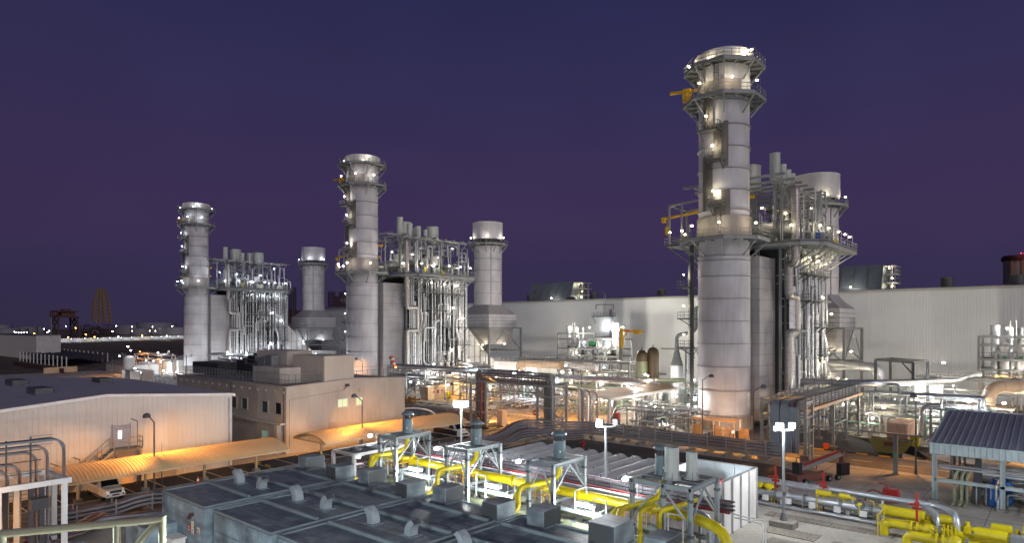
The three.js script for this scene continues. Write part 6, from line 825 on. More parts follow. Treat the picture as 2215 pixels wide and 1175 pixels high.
// exhaust silencer frames over the rack
{
  const F = [[-46.1, 2.2, 'first grey frame with an exhaust silencer, before the beige building canopy'], [-37.6, 2.3, 'second grey frame with an exhaust silencer, among the yellow bends'], [-29.2, 2.2, 'third grey frame with an exhaust silencer, before the tank row'], [-20.8, 3.9, 'fourth wider grey frame carrying two tall pale silencers and a capped one']];
  F.forEach(([x, w, l], i) => {
    const T = place('silencer_frame', l, 'steel frame', [x + w / 2, 0, -37.7], 'grey frames with silencers over the rack'), z0 = -35.8, z1 = -39.6, y = 6;
    const legs = i === 3 ? [[x, z0], [x + w * .55, z0], [x + w, z0], [x, z1], [x + w, z1]] : [[x, z0], [x + w, z0], [x, z1], [x + w, z1]];
    for (const [a, c] of legs) { const b = new B(); b.ibeam([a, 0, c], [a, y - .02, c], .25, .23); const m = b.mesh('leg', M.blueSteel, T); const d = new B(); for (const yy of [3.1, 5.2]) d.cbox(a, yy, c, .32, .16, .3); d.mesh('splice_plate', M.galvDark, m); }
    let b = new B(); for (const c of [z0, z1]) b.ibeam([x - .15, y - .15, c], [x + w + .15, y - .15, c], .28, .22); for (const a of [x, x + w, ...(i === 3 ? [x + w * .55] : [])]) b.ibeam([a, y - .15, z0], [a, y - .15, z1], .28, .22); for (const t of [.35, .65]) b.bar([x, y - .1, lerp(z0, z1, t)], [x + w, y - .1, lerp(z0, z1, t)], .18, .2); b.mesh('top_beam', M.blueSteel, T);
    b = new B(); b.box(x + .1, y - .06, z1 + .1, x + w - .1, y - .02, lerp(z0, z1, .3)); b.mesh('grating', M.grate, T);
    b = new B(); for (const [a, c] of [[z1, 1], [z0, -1]]) { b.bar([x, 3.6, a], [x + w * .45, y - .3, a], .1); b.bar([x + w, 3.6, a], [x + w * .55, y - .3, a], .1); } b.bar([x + w, 3.8, z1], [x + w, y - .3, (z0 + z1) / 2], .1); b.bar([x + w, 3.8, z0], [x + w, y - .3, (z0 + z1) / 2], .1); b.mesh('knee_brace', M.blueSteel, T);
    const cx = x + (i === 3 ? .9 : w / 2), cz = -38;
    b = new B(); b.lathe(cx, cz, [[.5, y - .1], [.5, y], [.44, y + .04], [.44, y + 1.25], [.3, y + 1.27], [0, y + 1.27]], 24); b.mesh('silencer_body', M.chimney, T); b = new B(); for (let k = 0; k < 6; k++) { const a = k * 1.047; b.bar([cx + .36 * Math.cos(a), y + 1.2, cz + .36 * Math.sin(a)], [cx + .36 * Math.cos(a), y + 1.66, cz + .36 * Math.sin(a)], .05); } b.lathe(cx, cz, [[.2, y + 1.2], [.2, y + 1.6]], 12); b.mesh('cap_strut', M.steelDark, T); b = new B(); b.lathe(cx, cz, [[.5, y + 1.62], [.55, y + 1.66], [.5, y + 1.78], [.3, y + 1.9], [0, y + 1.94]], 24); b.mesh('rain_cap', M.chimney, T); b = new B(); b.cbox(cx + .3, y + .5, cz + .33, .1, .13, .1); b.mesh('tag_plate', M.paint, T);
    if (i === 3) { for (const [dx, dz, r, h] of [[2.0, -37.2, .44, 2.0], [2.95, -38, .34, 1.7]]) { b = new B(); b.lathe(x + dx, dz, [[r + .16, y], [r + .02, y + .12], [r, y + .2], [r, y + h], [r - .05, y + h], [r - .05, y + h - .5]], 28); b.mesh('tall_silencer', M.silencer, T); b = new B(); for (let k = 0; k < 6; k++) { const a = k * 1.047; b.bar([x + dx + Math.cos(a) * (r + .16), y, dz + Math.sin(a) * (r + .16)], [x + dx + Math.cos(a) * r, y + .45, dz + Math.sin(a) * r], .04, .1); } b.mesh('gusset', M.galv, T); } }
    // yellow branch from the silencer down to the enclosure, and a side branch from the header
    b = new B(); b.pipe([[cx, y - .1, cz], [cx, 4.7, cz], [cx - .4, 4.3, -37.2], [cx - 1.3, 4.2, -34.9], [cx - 1.3, 2.6, -34.9], [cx - 1.3, 2.4, -32.6]], .2, 16, .6); b.mesh('yellow_branch', M.yellow, T); b = new B(); b.cyl([cx, y - .35, cz], [cx, y - .15, cz], .3, 16); b.mesh('flange', M.galvDark, T);
    b = new B(); b.pipe([[cx - .5, 3.3, -39], [cx - .5, 3.75, -37.6], [cx - 2.4, 3.75, -36.2], [cx - 2.6, 2.2, -35.6], [cx - 2.6, 1.6, -33.2]], .18, 14, .6); b.mesh('yellow_branch', M.yellow, T); b = new B(); b.bar([cx - 1.3, 4.3, -36], [cx - 1.3, y - .3, -36], .03); b.cyl([cx - .9, 4.12, -36.2], [cx - .84, 4.14, -36.1], .26, 14); b.mesh('pipe_hanger', M.galv, T);
    if (i === 3) { b = new B(); b.pipe([[x + 3.2, 4.7, -38.2], [x + 3, 4.7, -36.4], [x + 2.2, 4.5, -35.2], [x + 2.2, .3, -35.2]], .15, 14, .5); b.pipe([[x + 1.2, 4.4, -36.4], [x + .9, 4.2, -35.2], [x + .9, .3, -35.2]], .15, 14, .4); b.mesh('yellow_branch', M.yellow, T); }
  });
}
{ // small rack at the left end of the yellow header
  const T = place('cooler_frame', 'low steel frame with slanting ducts between the boxes and the beige canopy', 'steel frame', [-51.5, 0, -38]); let b = new B();
  for (const [x, z] of [[-53.5, -36], [-50.2, -36], [-53.5, -42], [-50.2, -42]]) { const c = new B(); c.ibeam([x, 0, z], [x, 3.6, z], .3, .28); c.mesh('leg', M.whitePlain, T); } b.bar([-53.5, 3.6, -36], [-50.2, 3.6, -36], .2, .26); b.bar([-53.5, 3.6, -42], [-50.2, 3.6, -42], .2, .26); b.bar([-53.5, 3.6, -36], [-53.5, 3.6, -42], .2, .26); b.bar([-50.2, 3.6, -36], [-50.2, 3.6, -42], .2, .26); b.mesh('top_frame', M.whitePlain, T); b = new B(); b.box(-53.3, 3.6, -41.8, -50.4, 3.7, -36.2); b.mesh('deck', M.grate, T); for (const z of [-37.4, -39, -40.6]) { const c = new B(); c.cyl([-51.8, 3.7, z], [-51.8, 3.95, z], .55, 16); c.mesh('fan_ring', M.galvDark, T); } for (const x of [-51.2, -50.6]) { const c = new B(); c.bar([x, 3.2, -36], [x + 1.4, 1.2, -32.8], .36, .2); c.mesh('slanting_duct', M.galv, T); }
}
// ---------- horizontal tanks ----------
{
  const xs = []; for (let k = 0; k < 11; k++) xs.push(-46.4 + k * 1.78); const words = ['first', 'second', 'third', 'fourth', 'fifth', 'sixth', 'seventh', 'eighth', 'ninth', 'tenth', 'last'];
  const T = thing('gas_tank', 'first long grey horizontal tank counted from the car park side of the row', 'tank', [xs[0], 0, -54.9], 'row of long grey horizontal tanks'); T.W = [0, 0, 0];
  const r = .84, y = 1.3, P = [], R = []; for (let k = 0; k <= 5; k++) { const a = k / 5 * Math.PI / 2; P.push([0, y, 4.4 + .42 * Math.cos(a)]); R.push(Math.max(.02, r * Math.sin(a))); } const P2 = [...P.map((p, k) => p), ...[...P].reverse().map((p) => [0, y, -p[2]])], R2 = [...R, ...[...R].reverse()];
  let b = new B(); b.sweep(P2, R2, 28, false); b.mesh('shell', M.tank, T); for (const z of [-3.2, -1.1, 1.1, 3.2]) { b = new B(); b.sweep([[0, y, z - .03], [0, y, z + .03]], r + .015, 28, false); b.mesh('weld_band', M.galv, T); } for (const z of [-3, 3]) { b = new B(); b.cbox(0, .35, z, 1.3, .7, .35); b.mesh('saddle', M.block, T); } for (const z of [-3.6, 3.6]) { b = new B(); b.cyl([0, y + r - .02, z], [0, y + r + .16, z], .07, 8); b.mesh('nozzle', M.galv, T); }
  for (let k = 1; k < 11; k++) copy(T, [xs[k], 0, -54.9], `${words[k]} long grey horizontal tank counted from the car park side of the row`);
  const w = place('bund_wall', 'low pale wall between the tank row and the cable trays', 'wall', [-37, 0, -45]); b = new B(); b.box(-49.5, 0, -45.3, -21.5, 3.0, -45.05); b.mesh('wall_face', M.lilac, w); b = new B(); b.box(-49.5, 3.0, -45.4, -21.5, 3.1, -44.95); b.mesh('coping', M.lilac, w);
}
// ---------- floodlight masts ----------
[[998, 882, 65, 7.6, 'floodlight mast blazing white before the canopy end of the beige building'], [1310, 923, 52, 7.6, 'floodlight mast standing behind the tank row in the middle'], [1694, 928, 50.2, 7.6, 'floodlight mast with two heads on a concrete plinth beside the silver pipes']].forEach(([px, py, D, h, l], i) => {
  const q = at(px, py, D), T = place('floodlight_mast', l, 'floodlight', [q[0], 0, q[2]], 'white floodlight masts'), x = q[0], z = q[2]; let b = new B(); b.cyl([x, 0, z], [x, h - .1, z], .13, 14, .09); b.mesh('pole', M.galv, T); if (i === 2) { b = new B(); b.rbox(x - .9, 0, z - .7, x + .9, .5, z + .7, .04); b.mesh('plinth', M.block, T); b = new B(); b.lathe(x, z, [[.3, .5], [.14, 1.1]], 12); b.cbox(x + .1, 2.6, z + .1, .2, .3, .2); b.mesh('base_shoe', M.galvDark, T); }
  b = new B(); b.bar([x - RX * .75, h - .1, z - RZ * .75], [x + RX * .75, h - .1, z + RZ * .75], .1); b.bar([x - RX * .75, h - .1, z - RZ * .75], [x - RX * .75, h + .2, z - RZ * .75], .06); b.bar([x + RX * .75, h - .1, z + RZ * .75], [x + RX * .75, h + .2, z + RZ * .75], .06); b.mesh('crossarm', M.galv, T);
  for (const [s, t] of i === 1 ? [[-.45, 1], [.75, 0]] : i === 2 ? [[-.3, 1], [.7, .4]] : [[-.5, 1], [.1, 1], [.6, 1]]) { const p = [x + RX * s, h + .28, z + RZ * s], c = new B(); c.rbox(p[0] - .26, h + .02, p[2] - .22, p[0] + .26, h + .5, p[2] + .02); const m = c.mesh('floodlight_head', M.steelDark, T); if (t) { const d = new B(); d.cbox(p[0], p[1] - .02, p[2] + .1, .46, .4, .1); d.mesh('lamp_glass', GL.tube, m); const L = new THREE.PointLight(new THREE.Color().setRGB(.95, .98, 1), 130 * t); L.position.set(p[0] - x, p[1] - .1, p[2] + .5 - z); L.shadow.radius = 14; L.name = 'lamp_light'; L.castShadow = true; T.add(L); } else { const d = new B(); d.cbox(p[0], p[1], p[2] - .25, .44, .38, .04); d.mesh('lamp_glass', M.glassDark, m); } }
});
// ---------- open white screen enclosure ----------
{
  const T = place('screen_enclosure', 'tall pale open topped screen enclosure right of the silver silencers', 'enclosure', [-20.5, 0, -49.5]); const X = -19.2, Z0 = -46, Z1 = -52.7, X0 = -24.4, h = 4.1;
  for (let k = 0; k < 4; k++) { const w = (Z0 - Z1) / 4, b = new B(); b.box(X - .12, 0, Z1 + k * w + .006, X, h, Z1 + (k + 1) * w - .006); b.mesh('wall_panel', M.whitePlain, T); } for (let k = 0; k < 3; k++) { const w = (X - X0) / 3, b = new B(); b.box(X0 + k * w + .02, 0, Z1, X0 + (k + 1) * w - .02, h, Z1 + .12); b.mesh('wall_panel', M.blueSteel, T); const c = new B(); c.box(X0 + k * w, 0, Z0 - .12, X0 + (k + 1) * w - .03, h - .1, Z0); c.mesh('wall_panel', M.whitePlain, T); const d = new B(); d.box(X0, 0, lerp(Z0, Z1, k / 3) - 2.2, X0 + .12, h, lerp(Z0, Z1, k / 3)); d.mesh('wall_panel', M.whitePlain, T); }
  let b = new B(); for (let k = 0; k <= 4; k++) { const z = lerp(Z1, Z0, k / 4); b.bar([X + .06, 0, z], [X + .06, h, z], .12); b.extrude([[X + .08, 0], [X + .22, 0], [X + .08, .4]], 'z', z - .03, z + .03); } b.mesh('stiffener', M.silver, T); b = new B(); b.bar([X - .06, h + .02, Z0], [X - .06, h + .02, Z1], .2, .06); b.bar([X0, h + .02, Z1 + .06], [X, h + .02, Z1 + .06], .2, .06); b.mesh('cap_strip', M.galv, T); lampGlow(T, [-21, 2.9, -50], 'cool', 24, .2);
  b = new B(); b.rbox(-23, 0, -51, -20.6, 2.2, -48); b.mesh('inner_unit', M.galv, T);
  const p = onY(1548, 1118), R = place('hose_cabinet', 'dark red fire hose cabinet at the end of the rack', 'cabinet', [p[0], 0, p[2]]); b = new B(); b.rbox(p[0] - .5, .2, p[2] - .4, p[0] + .5, 3.1, p[2] + .4); b.mesh('cabinet', M.redPipe, R); b = new B(); b.box(p[0] + .5, .4, p[2] - .3, p[0] + .52, 2.9, p[2] + .3); b.mesh('door', M.red, R);
  const Q = place('white_hoop_rail', 'white bent pipe rail before the pale screen enclosure', 'railing', onY(1600, 1160)); b = new B(); b.pipe([[-17.9, 2.3, -44.8], [-15.6, 2.3, -44.6], [-15.6, 0, -44.6]], .05, 8); b.pipe([[-17.9, 2.0, -45], [-15.9, 2.0, -44.9], [-15.9, 0, -44.9]], .05, 8); b.mesh('hoop', M.white, Q);
}

// ---------- process areas ----------
const PM = [M.alu, M.aluPlain, M.galv, M.steel, M.silver];
const dim = .72;
const pickPipe = (g) => (g && rnd() < g ? M.green : pick(PM));
// a pipe rack: posts, beams and its pipes. along 'x' or 'z', from a to c, centred on q, levels with pipe counts
function rack(name, label, axis, a, c, q, w, levels, o = {}) {
  const at3 = (s, y, t) => axis === 'x' ? [s, y, q + t] : [q + t, y, s], base = at3((a + c) / 2, 0, 0), T = place(name, label, 'pipe rack', base, o.group), lo = Math.min(a, c), hi = Math.max(a, c), top = levels[levels.length - 1][0];
  const n = Math.max(1, Math.round((hi - lo) / (o.bay ?? 5.5)));
  for (let k = 0; k <= n; k++) { const s = lerp(lo, hi, k / n); for (const t of [-w / 2, w / 2]) { const b = new B(); b.ibeam(at3(s, 0, t), at3(s, top, t), .28, .26); b.mesh('post', o.post ?? M.steel, T); } for (const [y] of levels) { const b = new B(); b.bar(at3(s, y - .14, -w / 2), at3(s, y - .14, w / 2), .2, .26); b.mesh('cross_beam', o.post ?? M.steel, T); } if (o.brace && k < n) { const e = lerp(lo, hi, (k + 1) / n), b = new B(); b.bar(at3(s, .2, w / 2), at3(e, levels[0][0], w / 2), .12); b.mesh('brace', M.steel, T); } }
  for (const [y] of levels) for (const t of [-w / 2, w / 2]) { const b = new B(); b.bar(at3(lo, y - .14, t), at3(hi, y - .14, t), .16, .24); b.mesh('side_beam', o.post ?? M.steel, T); }
  for (const [y, m] of levels) { let t = -w / 2 + .3; for (let k = 0; k < m; k++) { const r = rr(.06, o.big ?? .2), b = new B(), p = []; t += r; if (t > w / 2 - .2) break; const s0 = lo - rr(0, 1.5), s1 = hi + rr(0, 1.5), u = k % 4; p.push(...(u === 1 ? [at3(s0, y - 2, t), at3(s0, y + r, t)] : [at3(s0, y + r, t)]), ...(u === 2 ? [at3(s1, y + r, t), at3(s1, y - 2.2, t)] : u === 3 ? [at3(s1, y + r, t), at3(s1, y + r + 1.2, t)] : [at3(s1, y + r, t)])); b.pipe(p, r, 10); b.mesh('pipe', pickPipe(o.green), T); t += r + rr(.06, .25); } }
  if (o.rail) { const b = new B(); b.rail([at3(lo, top, w / 2), at3(hi, top, w / 2)], 1.1, 1.6, .03); b.mesh('railing', M.rail, T); }
  for (const [s, y, t, kind, cd, r] of o.lamps ?? []) lampGlow(T, at3(s, y, t), kind, cd * dim, r ?? .2);
  return T;
}
// pipes, pumps and valves standing on the ground in a box of space
function cluster(T, x0, x1, z0, z1, h, n, o = {}) {
  n = Math.round(n * 1.9);
  for (let k = 0; k < n; k++) {
    const x = rr(x0, x1), z = rr(z0, z1), y = rr(.6, h), r = rr(.05, o.r ?? .17), l = rr(1.2, 4.5), b = new B(), u = k % 5, s = rnd() < .5 ? 1 : -1;
    b.pipe(u === 0 ? [[x, .1, z], [x, y, z], [x + s * l, y, z], [x + s * l, .1, z]] : u === 1 ? [[x, .1, z], [x, y, z], [x, y, z + s * l], [x, y * .4, z + s * l]] : u === 2 ? [[x - l, y, z], [x + l, y, z]] : u === 3 ? [[x, y, z - l], [x, y, z + l]] : [[x, .1, z], [x, y, z], [x + s * l, y, z], [x + s * l, y, z + s * l]], r, 8); b.mesh('pipe', pickPipe(o.green), T);
    if (k % 3 === 0) { const c = new B(); c.cyl([x, y * .5, z], [x, y * .5 + .3, z], r + .12, 10); c.cyl([x, y * .5 + .15, z], [x + .4, y * .5 + .15, z], .05, 6); c.sweep([[x + .4, y * .5 + .15, z], [x + .43, y * .5 + .15, z]], .2, 10); c.mesh('valve', rnd() < .15 ? M.greenDark : rnd() < .15 ? M.motorBlue : M.galv, T); }
    if (k % 11 === 6 && h > 2.4) lampGlow(T, [x, y + .5, z + .5], pick(['white', 'warm', 'cool', 'warm']), 9, .19);
    if (k % 4 === 1) { const c = new B(); c.bar([x, 0, z + .3], [x, y, z + .3], .12); c.bar([x - .6, y, z + .3], [x + .6, y, z + .3], .12); c.mesh('pipe_stand', M.steel, T); }
  }
}
function pump(T, x, z, m = M.motorBlue) { let b = new B(); b.rbox(x - .7, 0, z - .45, x + .9, .6, z + .45); b.mesh('pump_base', M.block, T); b = new B(); b.cyl([x - .5, .95, z], [x + .25, .95, z], .27, 14); for (let k = 0; k < 6; k++) b.cyl([x - .45 + k * .11, .95, z], [x - .42 + k * .11, .95, z], .31, 14); b.mesh('motor', m, T); b = new B(); b.cyl([x + .25, .9, z], [x + .8, .9, z], .2, 12); b.cyl([x + .62, .9, z], [x + .62, 1.7, z], .11, 10); b.mesh('pump_casing', M.galv, T); }
// three storey vessel structure of each unit
function vesselFrame(i) {
  const X = UX[i] + 28.5, Z = -140, W = 18.5, T = thing('vessel_structure', i ? 'open three storey steel structure full of vessels, before the hall wall with yellow jib crane' : 'open three storey steel structure full of white vessels at the right edge', 'steel structure', [X, 0, Z], 'open vessel structures before the turbine hall'), lv = [6.2, 8, 9.8, 12.3, 13.8];
  for (const x of [0, 6.6, 12.6, W]) for (const z of [0, -7]) { const b = new B(); b.ibeam([x, 0, z], [x, x > 7 ? 12.4 : 13.9, z], .4, .36); b.mesh('column', M.steel, T); }
  for (const y of lv) for (const z of [0, -7]) { const b = new B(); b.bar([0, y, z], [y > 13 ? 6.6 : W, y, z], .26, .4); b.mesh('floor_beam', M.steel, T); }
  for (const y of lv) for (const x of [0, 6.6, 12.6]) { if (y > 13 && x > 7) continue; const b = new B(); b.bar([x, y, 0], [x, y, -7], .2, .3); b.mesh('floor_beam', M.steel, T); }
  for (const y of [6.3, 9.9]) { let b = new B(); b.box(.2, y, -6.8, W - .2, y + .08, -.2); b.mesh('deck', M.grate, T); b = new B(); b.rail([[0, y, .1], [W, y, .1]], 1.1, 1.5, .035); b.mesh('railing', M.rail, T); }
  { const b = new B(); for (const [x0, y0, x1, y1] of [[7, 12.2, 12.2, 6.4], [12.8, 6.4, 18.2, 12], [6.8, 6.3, 12.4, .4], [12.8, .4, 18, 6]]) b.bar([x0, y0, .1], [x1, y1, .1], .2); b.mesh('brace', M.steel, T); }
  for (const [x, z, r, y0, y1, m] of [[2.2, -2, .75, 6.4, 15.8, M.silver], [4.2, -2.6, .55, 6.4, 15.4, M.silver], [5.6, -3.4, .5, 6.4, 15.4, M.galv], [16, -3, .95, 9.9, 16.4, M.silencer], [17.8, -3.6, .6, 9.9, 15.6, M.galv]]) { const b = new B(); b.lathe(x, z, [[r * .8, y0], [r * .8, y1 - 2.2], [r, y1 - 2.1], [r, y1], [r - .06, y1], [r - .06, y1 - .6]], 20); b.mesh('vent_silencer', m, T); }
  for (const [x, y0, y1] of [[3.6, 6.6, 12.8], [5.8, 6.6, 12.8], [9.4, 1, 9], [14.2, 6.6, 10.6]]) { const b = new B(); b.lathe(x, -.9, [[.1, y0], [.5, y0 + .25], [.62, y0 + .7], [.62, y1 - .5], [.4, y1 - .12], [.05, y1]], 20); b.mesh('vessel', M.white, T); const c = new B(); c.pipe([[x - .5, y1 - 1.6, -.9], [x - 1.2, y1 - 1.6, -.7], [x - 1.2, y0 - 2, -.7]], .2, 10, .6); c.mesh('vessel_pipe', M.white, T); const d = new B(); d.cyl([x, y1 - 2.6, -.2], [x, y1 - 2.6, .1], .34, 12); d.mesh('handwheel', M.greenDark, T); }
  { const b = new B(); b.sweep([[8.2, 11, -3], [8.25, 11, -3], [9.9, 11, -3], [9.95, 11, -3]], [.3, .75, .75, .3], 16); b.mesh('green_motor', M.greenDark, T); const c = new B(); c.sweep([[9, 7.4, -4], [9.3, 7.4, -4], [16, 7.4, -4], [16.3, 7.4, -4]], [.5, 1.15, 1.15, .5], 20); c.mesh('horizontal_vessel', M.galvDark, T); }
  for (const x of [7.6, 8.4]) { const b = new B(); b.cyl([x - 3.2, 12.4, -.4], [x - 3.2, 16.6, -.4], .07, 8); b.mesh('vent_mast', M.white, T); }
  for (let k = 0; k < 34; k++) { const x = rr(1, W - 1), z = rr(-6, -.3), y = rr(1, 12), l = rr(1, 4.5), b = new B(), u = k % 3; b.pipe(u === 0 ? [[x, y, z], [Math.min(W, x + l), y, z], [Math.min(W, x + l), y - rr(1, 3), z]] : u === 1 ? [[x, y - 2.5, z], [x, y + 1, z]] : [[x, y - 2, z], [x, y, z], [x, y, z - l * .6]], rr(.07, .3), 10); b.mesh('pipe', pick(PM), T); }
  const k2 = i ? 1.6 : 1.1; for (const [x, y, z, kind, cd] of [[17.4, 14.9, .4, 'white', 620 * k2], [19, 14.9, .4, 'white', 620 * k2], [13.8, 10.9, .6, 'white', 30], [9, 11.6, .5, 'cool', 26], [6.4, 8.9, .5, 'white', 30], [4, 15.4, .3, 'white', 30], [9.6, 15.5, -1, 'white', 40], [20, 11, .5, 'white', 40], [20, 7, .8, 'warm', 30], [15, 5.4, .6, 'cool', 40], [3, 5.4, .6, 'white', 36], [10, 4.2, .8, 'warm', 34]]) postLamp(T, [x, y - 1.6, z], kind, cd, 1.6, 0, .12, cd > 100 ? .24 : .2);
  return T;
}
vesselFrame(1); vesselFrame(0);
{ const p = onZ(1344, 720, -139), T = place('jib_crane', 'bright yellow jib crane on a post by the open vessel structure', 'crane', [p[0], 0, p[2]]), x = p[0], z = p[2]; let b = new B(); b.ibeam([x, 0, z], [x, 10.2, z], .4, .4); b.mesh('post_base', M.steel, T); b = new B(); b.rbox(x - .35, 10.2, z - .35, x + .35, 15.2, z + .35); b.bar([x, 14.6, z], [x + 5.6, 14.3, z - 1], .35, .6); b.bar([x + .2, 12.4, z], [x + 1.4, 14, z - .3], .3); b.mesh('jib', M.crane, T); b = new B(); b.rbox(x + 3.4, 13.7, z - 1.1, x + 4.4, 14.8, z - .1); b.bar([x + 4, 13.7, z - .6], [x + 4, 10.8, z - .6], .06); b.mesh('hoist', M.crane, T); b = new B(); b.bar([x + 1, 14.62, z + .1], [x + 2.2, 14.58, z - .1], .38, .36); b.mesh('name_band', M.orange, T); }
// olive vessels and the cone topped silencer
[[1388, 757, -125, 1.25, 'large olive green pressure vessel with a brown dome'], [1412, 751, -127, 1.3, 'darker brown domed vessel half behind a lamp and pipe']].forEach(([px, py, Z, r, l], i) => { const p = onZ(px, py, Z), T = place('pressure_vessel', l, 'vessel', [p[0], 0, Z], 'domed vessels by the hall'); let b = new B(); b.lathe(p[0], Z, [[r, .8], [r, p[1] - 2.4]], 28); b.mesh('shell', i ? M.vesselTop : M.vesselGreen, T); b = new B(); b.lathe(p[0], Z, [[r + .01, p[1] - 2.5], [r + .01, p[1] - 1.4], [r * .9, p[1] - .75], [r * .66, p[1] - .3], [r * .35, p[1] - .06], [0, p[1]]], 28); b.cyl([p[0], p[1] - .1, Z], [p[0], p[1] + .5, Z], .12, 8); b.mesh('dome', M.vesselTop, T); b = new B(); for (const a of [.5, 2, 3.6, 5.2]) b.bar([p[0] + r * .9 * Math.cos(a), 0, Z + r * .9 * Math.sin(a)], [p[0] + r * .9 * Math.cos(a), 1.4, Z + r * .9 * Math.sin(a)], .2); b.mesh('leg', M.steel, T); });
{ const p = onZ(1463.5, 790, -110), T = place('cone_silencer', 'shiny cylinder with conical top and a pipe bending to the tallest stack', 'silencer', [p[0], 0, p[2]]), x = p[0], z = p[2]; let b = new B(); b.lathe(x, z, [[1.12, .6], [1.12, 8.5]], 28); b.mesh('barrel', M.aluPlain, T); for (const y of [3, 5.6, 8.4]) { b = new B(); b.lathe(x, z, [[1.14, y], [1.18, y + .05], [1.14, y + .1]], 28); b.mesh('band', M.galv, T); } b = new B(); b.lathe(x, z, [[1.12, 8.5], [.62, 10.2], [.62, 10.5], [.45, 11], [.34, 12.4]], 28); b.mesh('cone', M.galv, T); b = new B(); b.pipe([[x, 12.3, z], [x, 14, z], [x + 3.4, 14.6, z - .6], [x + 3.4, 19, z - .6], [x + 4.4, 19, z - .6]], .34, 14, 1.2); b.mesh('outlet_pipe', M.galv, T); b = new B(); b.bar([x + 1, .2, z - 1.6], [x + 1, 11.4, z - 1.6], .25); b.bar([x + 5, .2, z - 1.6], [x + 5, 11.4, z - 1.6], .25); b.bar([x - 4, 11.4, z - 1.6], [x + 5, 11.4, z - 1.6], .25, .3); b.bar([x + 1, 7, z - 1.6], [x + 3, 11.3, z - 1.6], .16); b.bar([x + 5, 7, z - 1.6], [x + 3, 11.3, z - 1.6], .16); b.mesh('support_frame', M.steel, T); }
// long pump shelter
{
  const T = place('pump_shelter', 'long sloping roofed shelter over brightly lit pipework left of the tallest stack', 'shelter', [-55, 0, -101]); let b = new B(); const n = 22; for (let k = 0; k < n; k++) { const z0 = lerp(-86, -116, k / n), z1 = lerp(-86, -116, (k + .96) / n), c = new B(); c.poly([[-54, 4.3, z0], [-54, 4.3, z1], [-58.4, 5.0, z1], [-58.4, 5.0, z0]]); c.poly([[-54, 4.38, z0], [-58.4, 5.08, z0], [-58.4, 5.08, z1], [-54, 4.38, z1]]); c.mesh('roof_panel', M.tan, T); }
  b.bar([-53.95, 4.2, -86], [-53.95, 4.2, -116], .12, .42); b.bar([-58.4, 4.86, -86], [-58.4, 4.86, -116], .12, .3); b.bar([-53.95, 4.2, -85.95], [-58.4, 4.9, -85.95], .12, .36); b.mesh('fascia', M.whitePlain, T);
  for (let z = -86.4; z > -117; z -= 7.4) { for (const x of [-54.3, -58.2]) { const c = new B(); c.ibeam([x, 0, z], [x, x > -56 ? 4.2 : 4.8, z], .34, .3); const m = c.mesh('column', M.whitePlain, T); const d = new B(); d.cbox(x, .15, z, .9, .3, .9); d.mesh('plinth', M.block, m); } const c = new B(); c.bar([-54.3, .8, z], [-54.3, 3.9, z - 3.2], .12); c.mesh('brace', M.steel, T); }
  for (let z = -88; z > -115; z -= 5) { const c = new B(); c.rbox(-55.7, 3.9, z - .7, -55.4, 4.02, z + .7); const m = c.mesh('lamp_fitting', M.white, T); const d = new B(); d.rbox(-55.68, 3.78, z - .65, -55.42, 3.9, z + .65); d.mesh('lamp_tube', GL.tube, m); const L = new THREE.PointLight(new THREE.Color().setRGB(1, .97, .85), 44); L.position.set(-55.5 + 55, 3.6, z + 101); L.shadow.radius = 10; L.name = 'lamp_light'; T.add(L); }
  const P = place('pump_skid', 'crowded skid of upright pipes and blue motored pumps before the shelter', 'pump skid', [-49, 0, -91]); cluster(P, -52.6, -42.5, -98, -88.2, 3.2, 44, { r: .14 }); for (const [px, py] of [[1400, 920], [1434, 926]]) { const q = onY(px, py); pump(P, q[0], q[2]); } pump(P, -50.5, -92, M.green); { const c = new B(); for (const y of [2.4, 3]) for (const z of [-89.6, -93.5]) c.cyl([-53, y, z], [-42.4, y, z], .09, 8); c.mesh('header_pipe', M.galv, P); for (let x = -53; x < -42; x += 2.6) for (const z of [-89.6, -93.5]) { const d = new B(); d.bar([x, 0, z], [x, 3.2, z], .14); d.mesh('pipe_stand', M.steel, P); } } { const q = onY(1328, 918), c = new B(); c.cyl([q[0], .3, q[2]], [q[0], 3.6, q[2]], .42, 14); c.sph(q[0], 3.6, q[2], .42, .2, .42); c.mesh('filter_vessel', M.galvDark, P); } for (const [x, y, z] of [[-45, 4.2, -97], [-43.2, 4.4, -93], [-48.5, 4.2, -97.5], [-51, 2.6, -95]]) lampGlow(P, [x, y, z], 'white', 34, .2); { const q = onY(1453, 935); lampGlow(P, [-46.9, 5.2, -103], 'white', 50, .24); }
  const h = onY(1331, 918), H = place('red_cabinet', 'red fire hose cabinet at the corner of the pump pad', 'cabinet', h); b = new B(); b.rbox(h[0] - .65, .2, h[2] - .4, h[0] + .65, 1.9, h[2] + .4); b.mesh('cabinet', M.red, H); b = new B(); b.box(h[0] - .5, .35, h[2] + .4, h[0] + .5, 1.75, h[2] + .43); b.mesh('door', M.redPipe, H);
  const F = at(1375, 843, 112), f = place('floodlight_mast', 'starry white floodlight mast blazing at the edge of the long pump shelter', 'floodlight', [F[0], 0, F[2]], 'white floodlight masts'); b = new B(); b.cyl([F[0], 0, F[2]], [F[0], F[1], F[2]], .1, 10); b.mesh('pole', M.galv, f); lampGlow(f, [F[0], F[1] + .2, F[2]], 'cool', 210, .24);
}
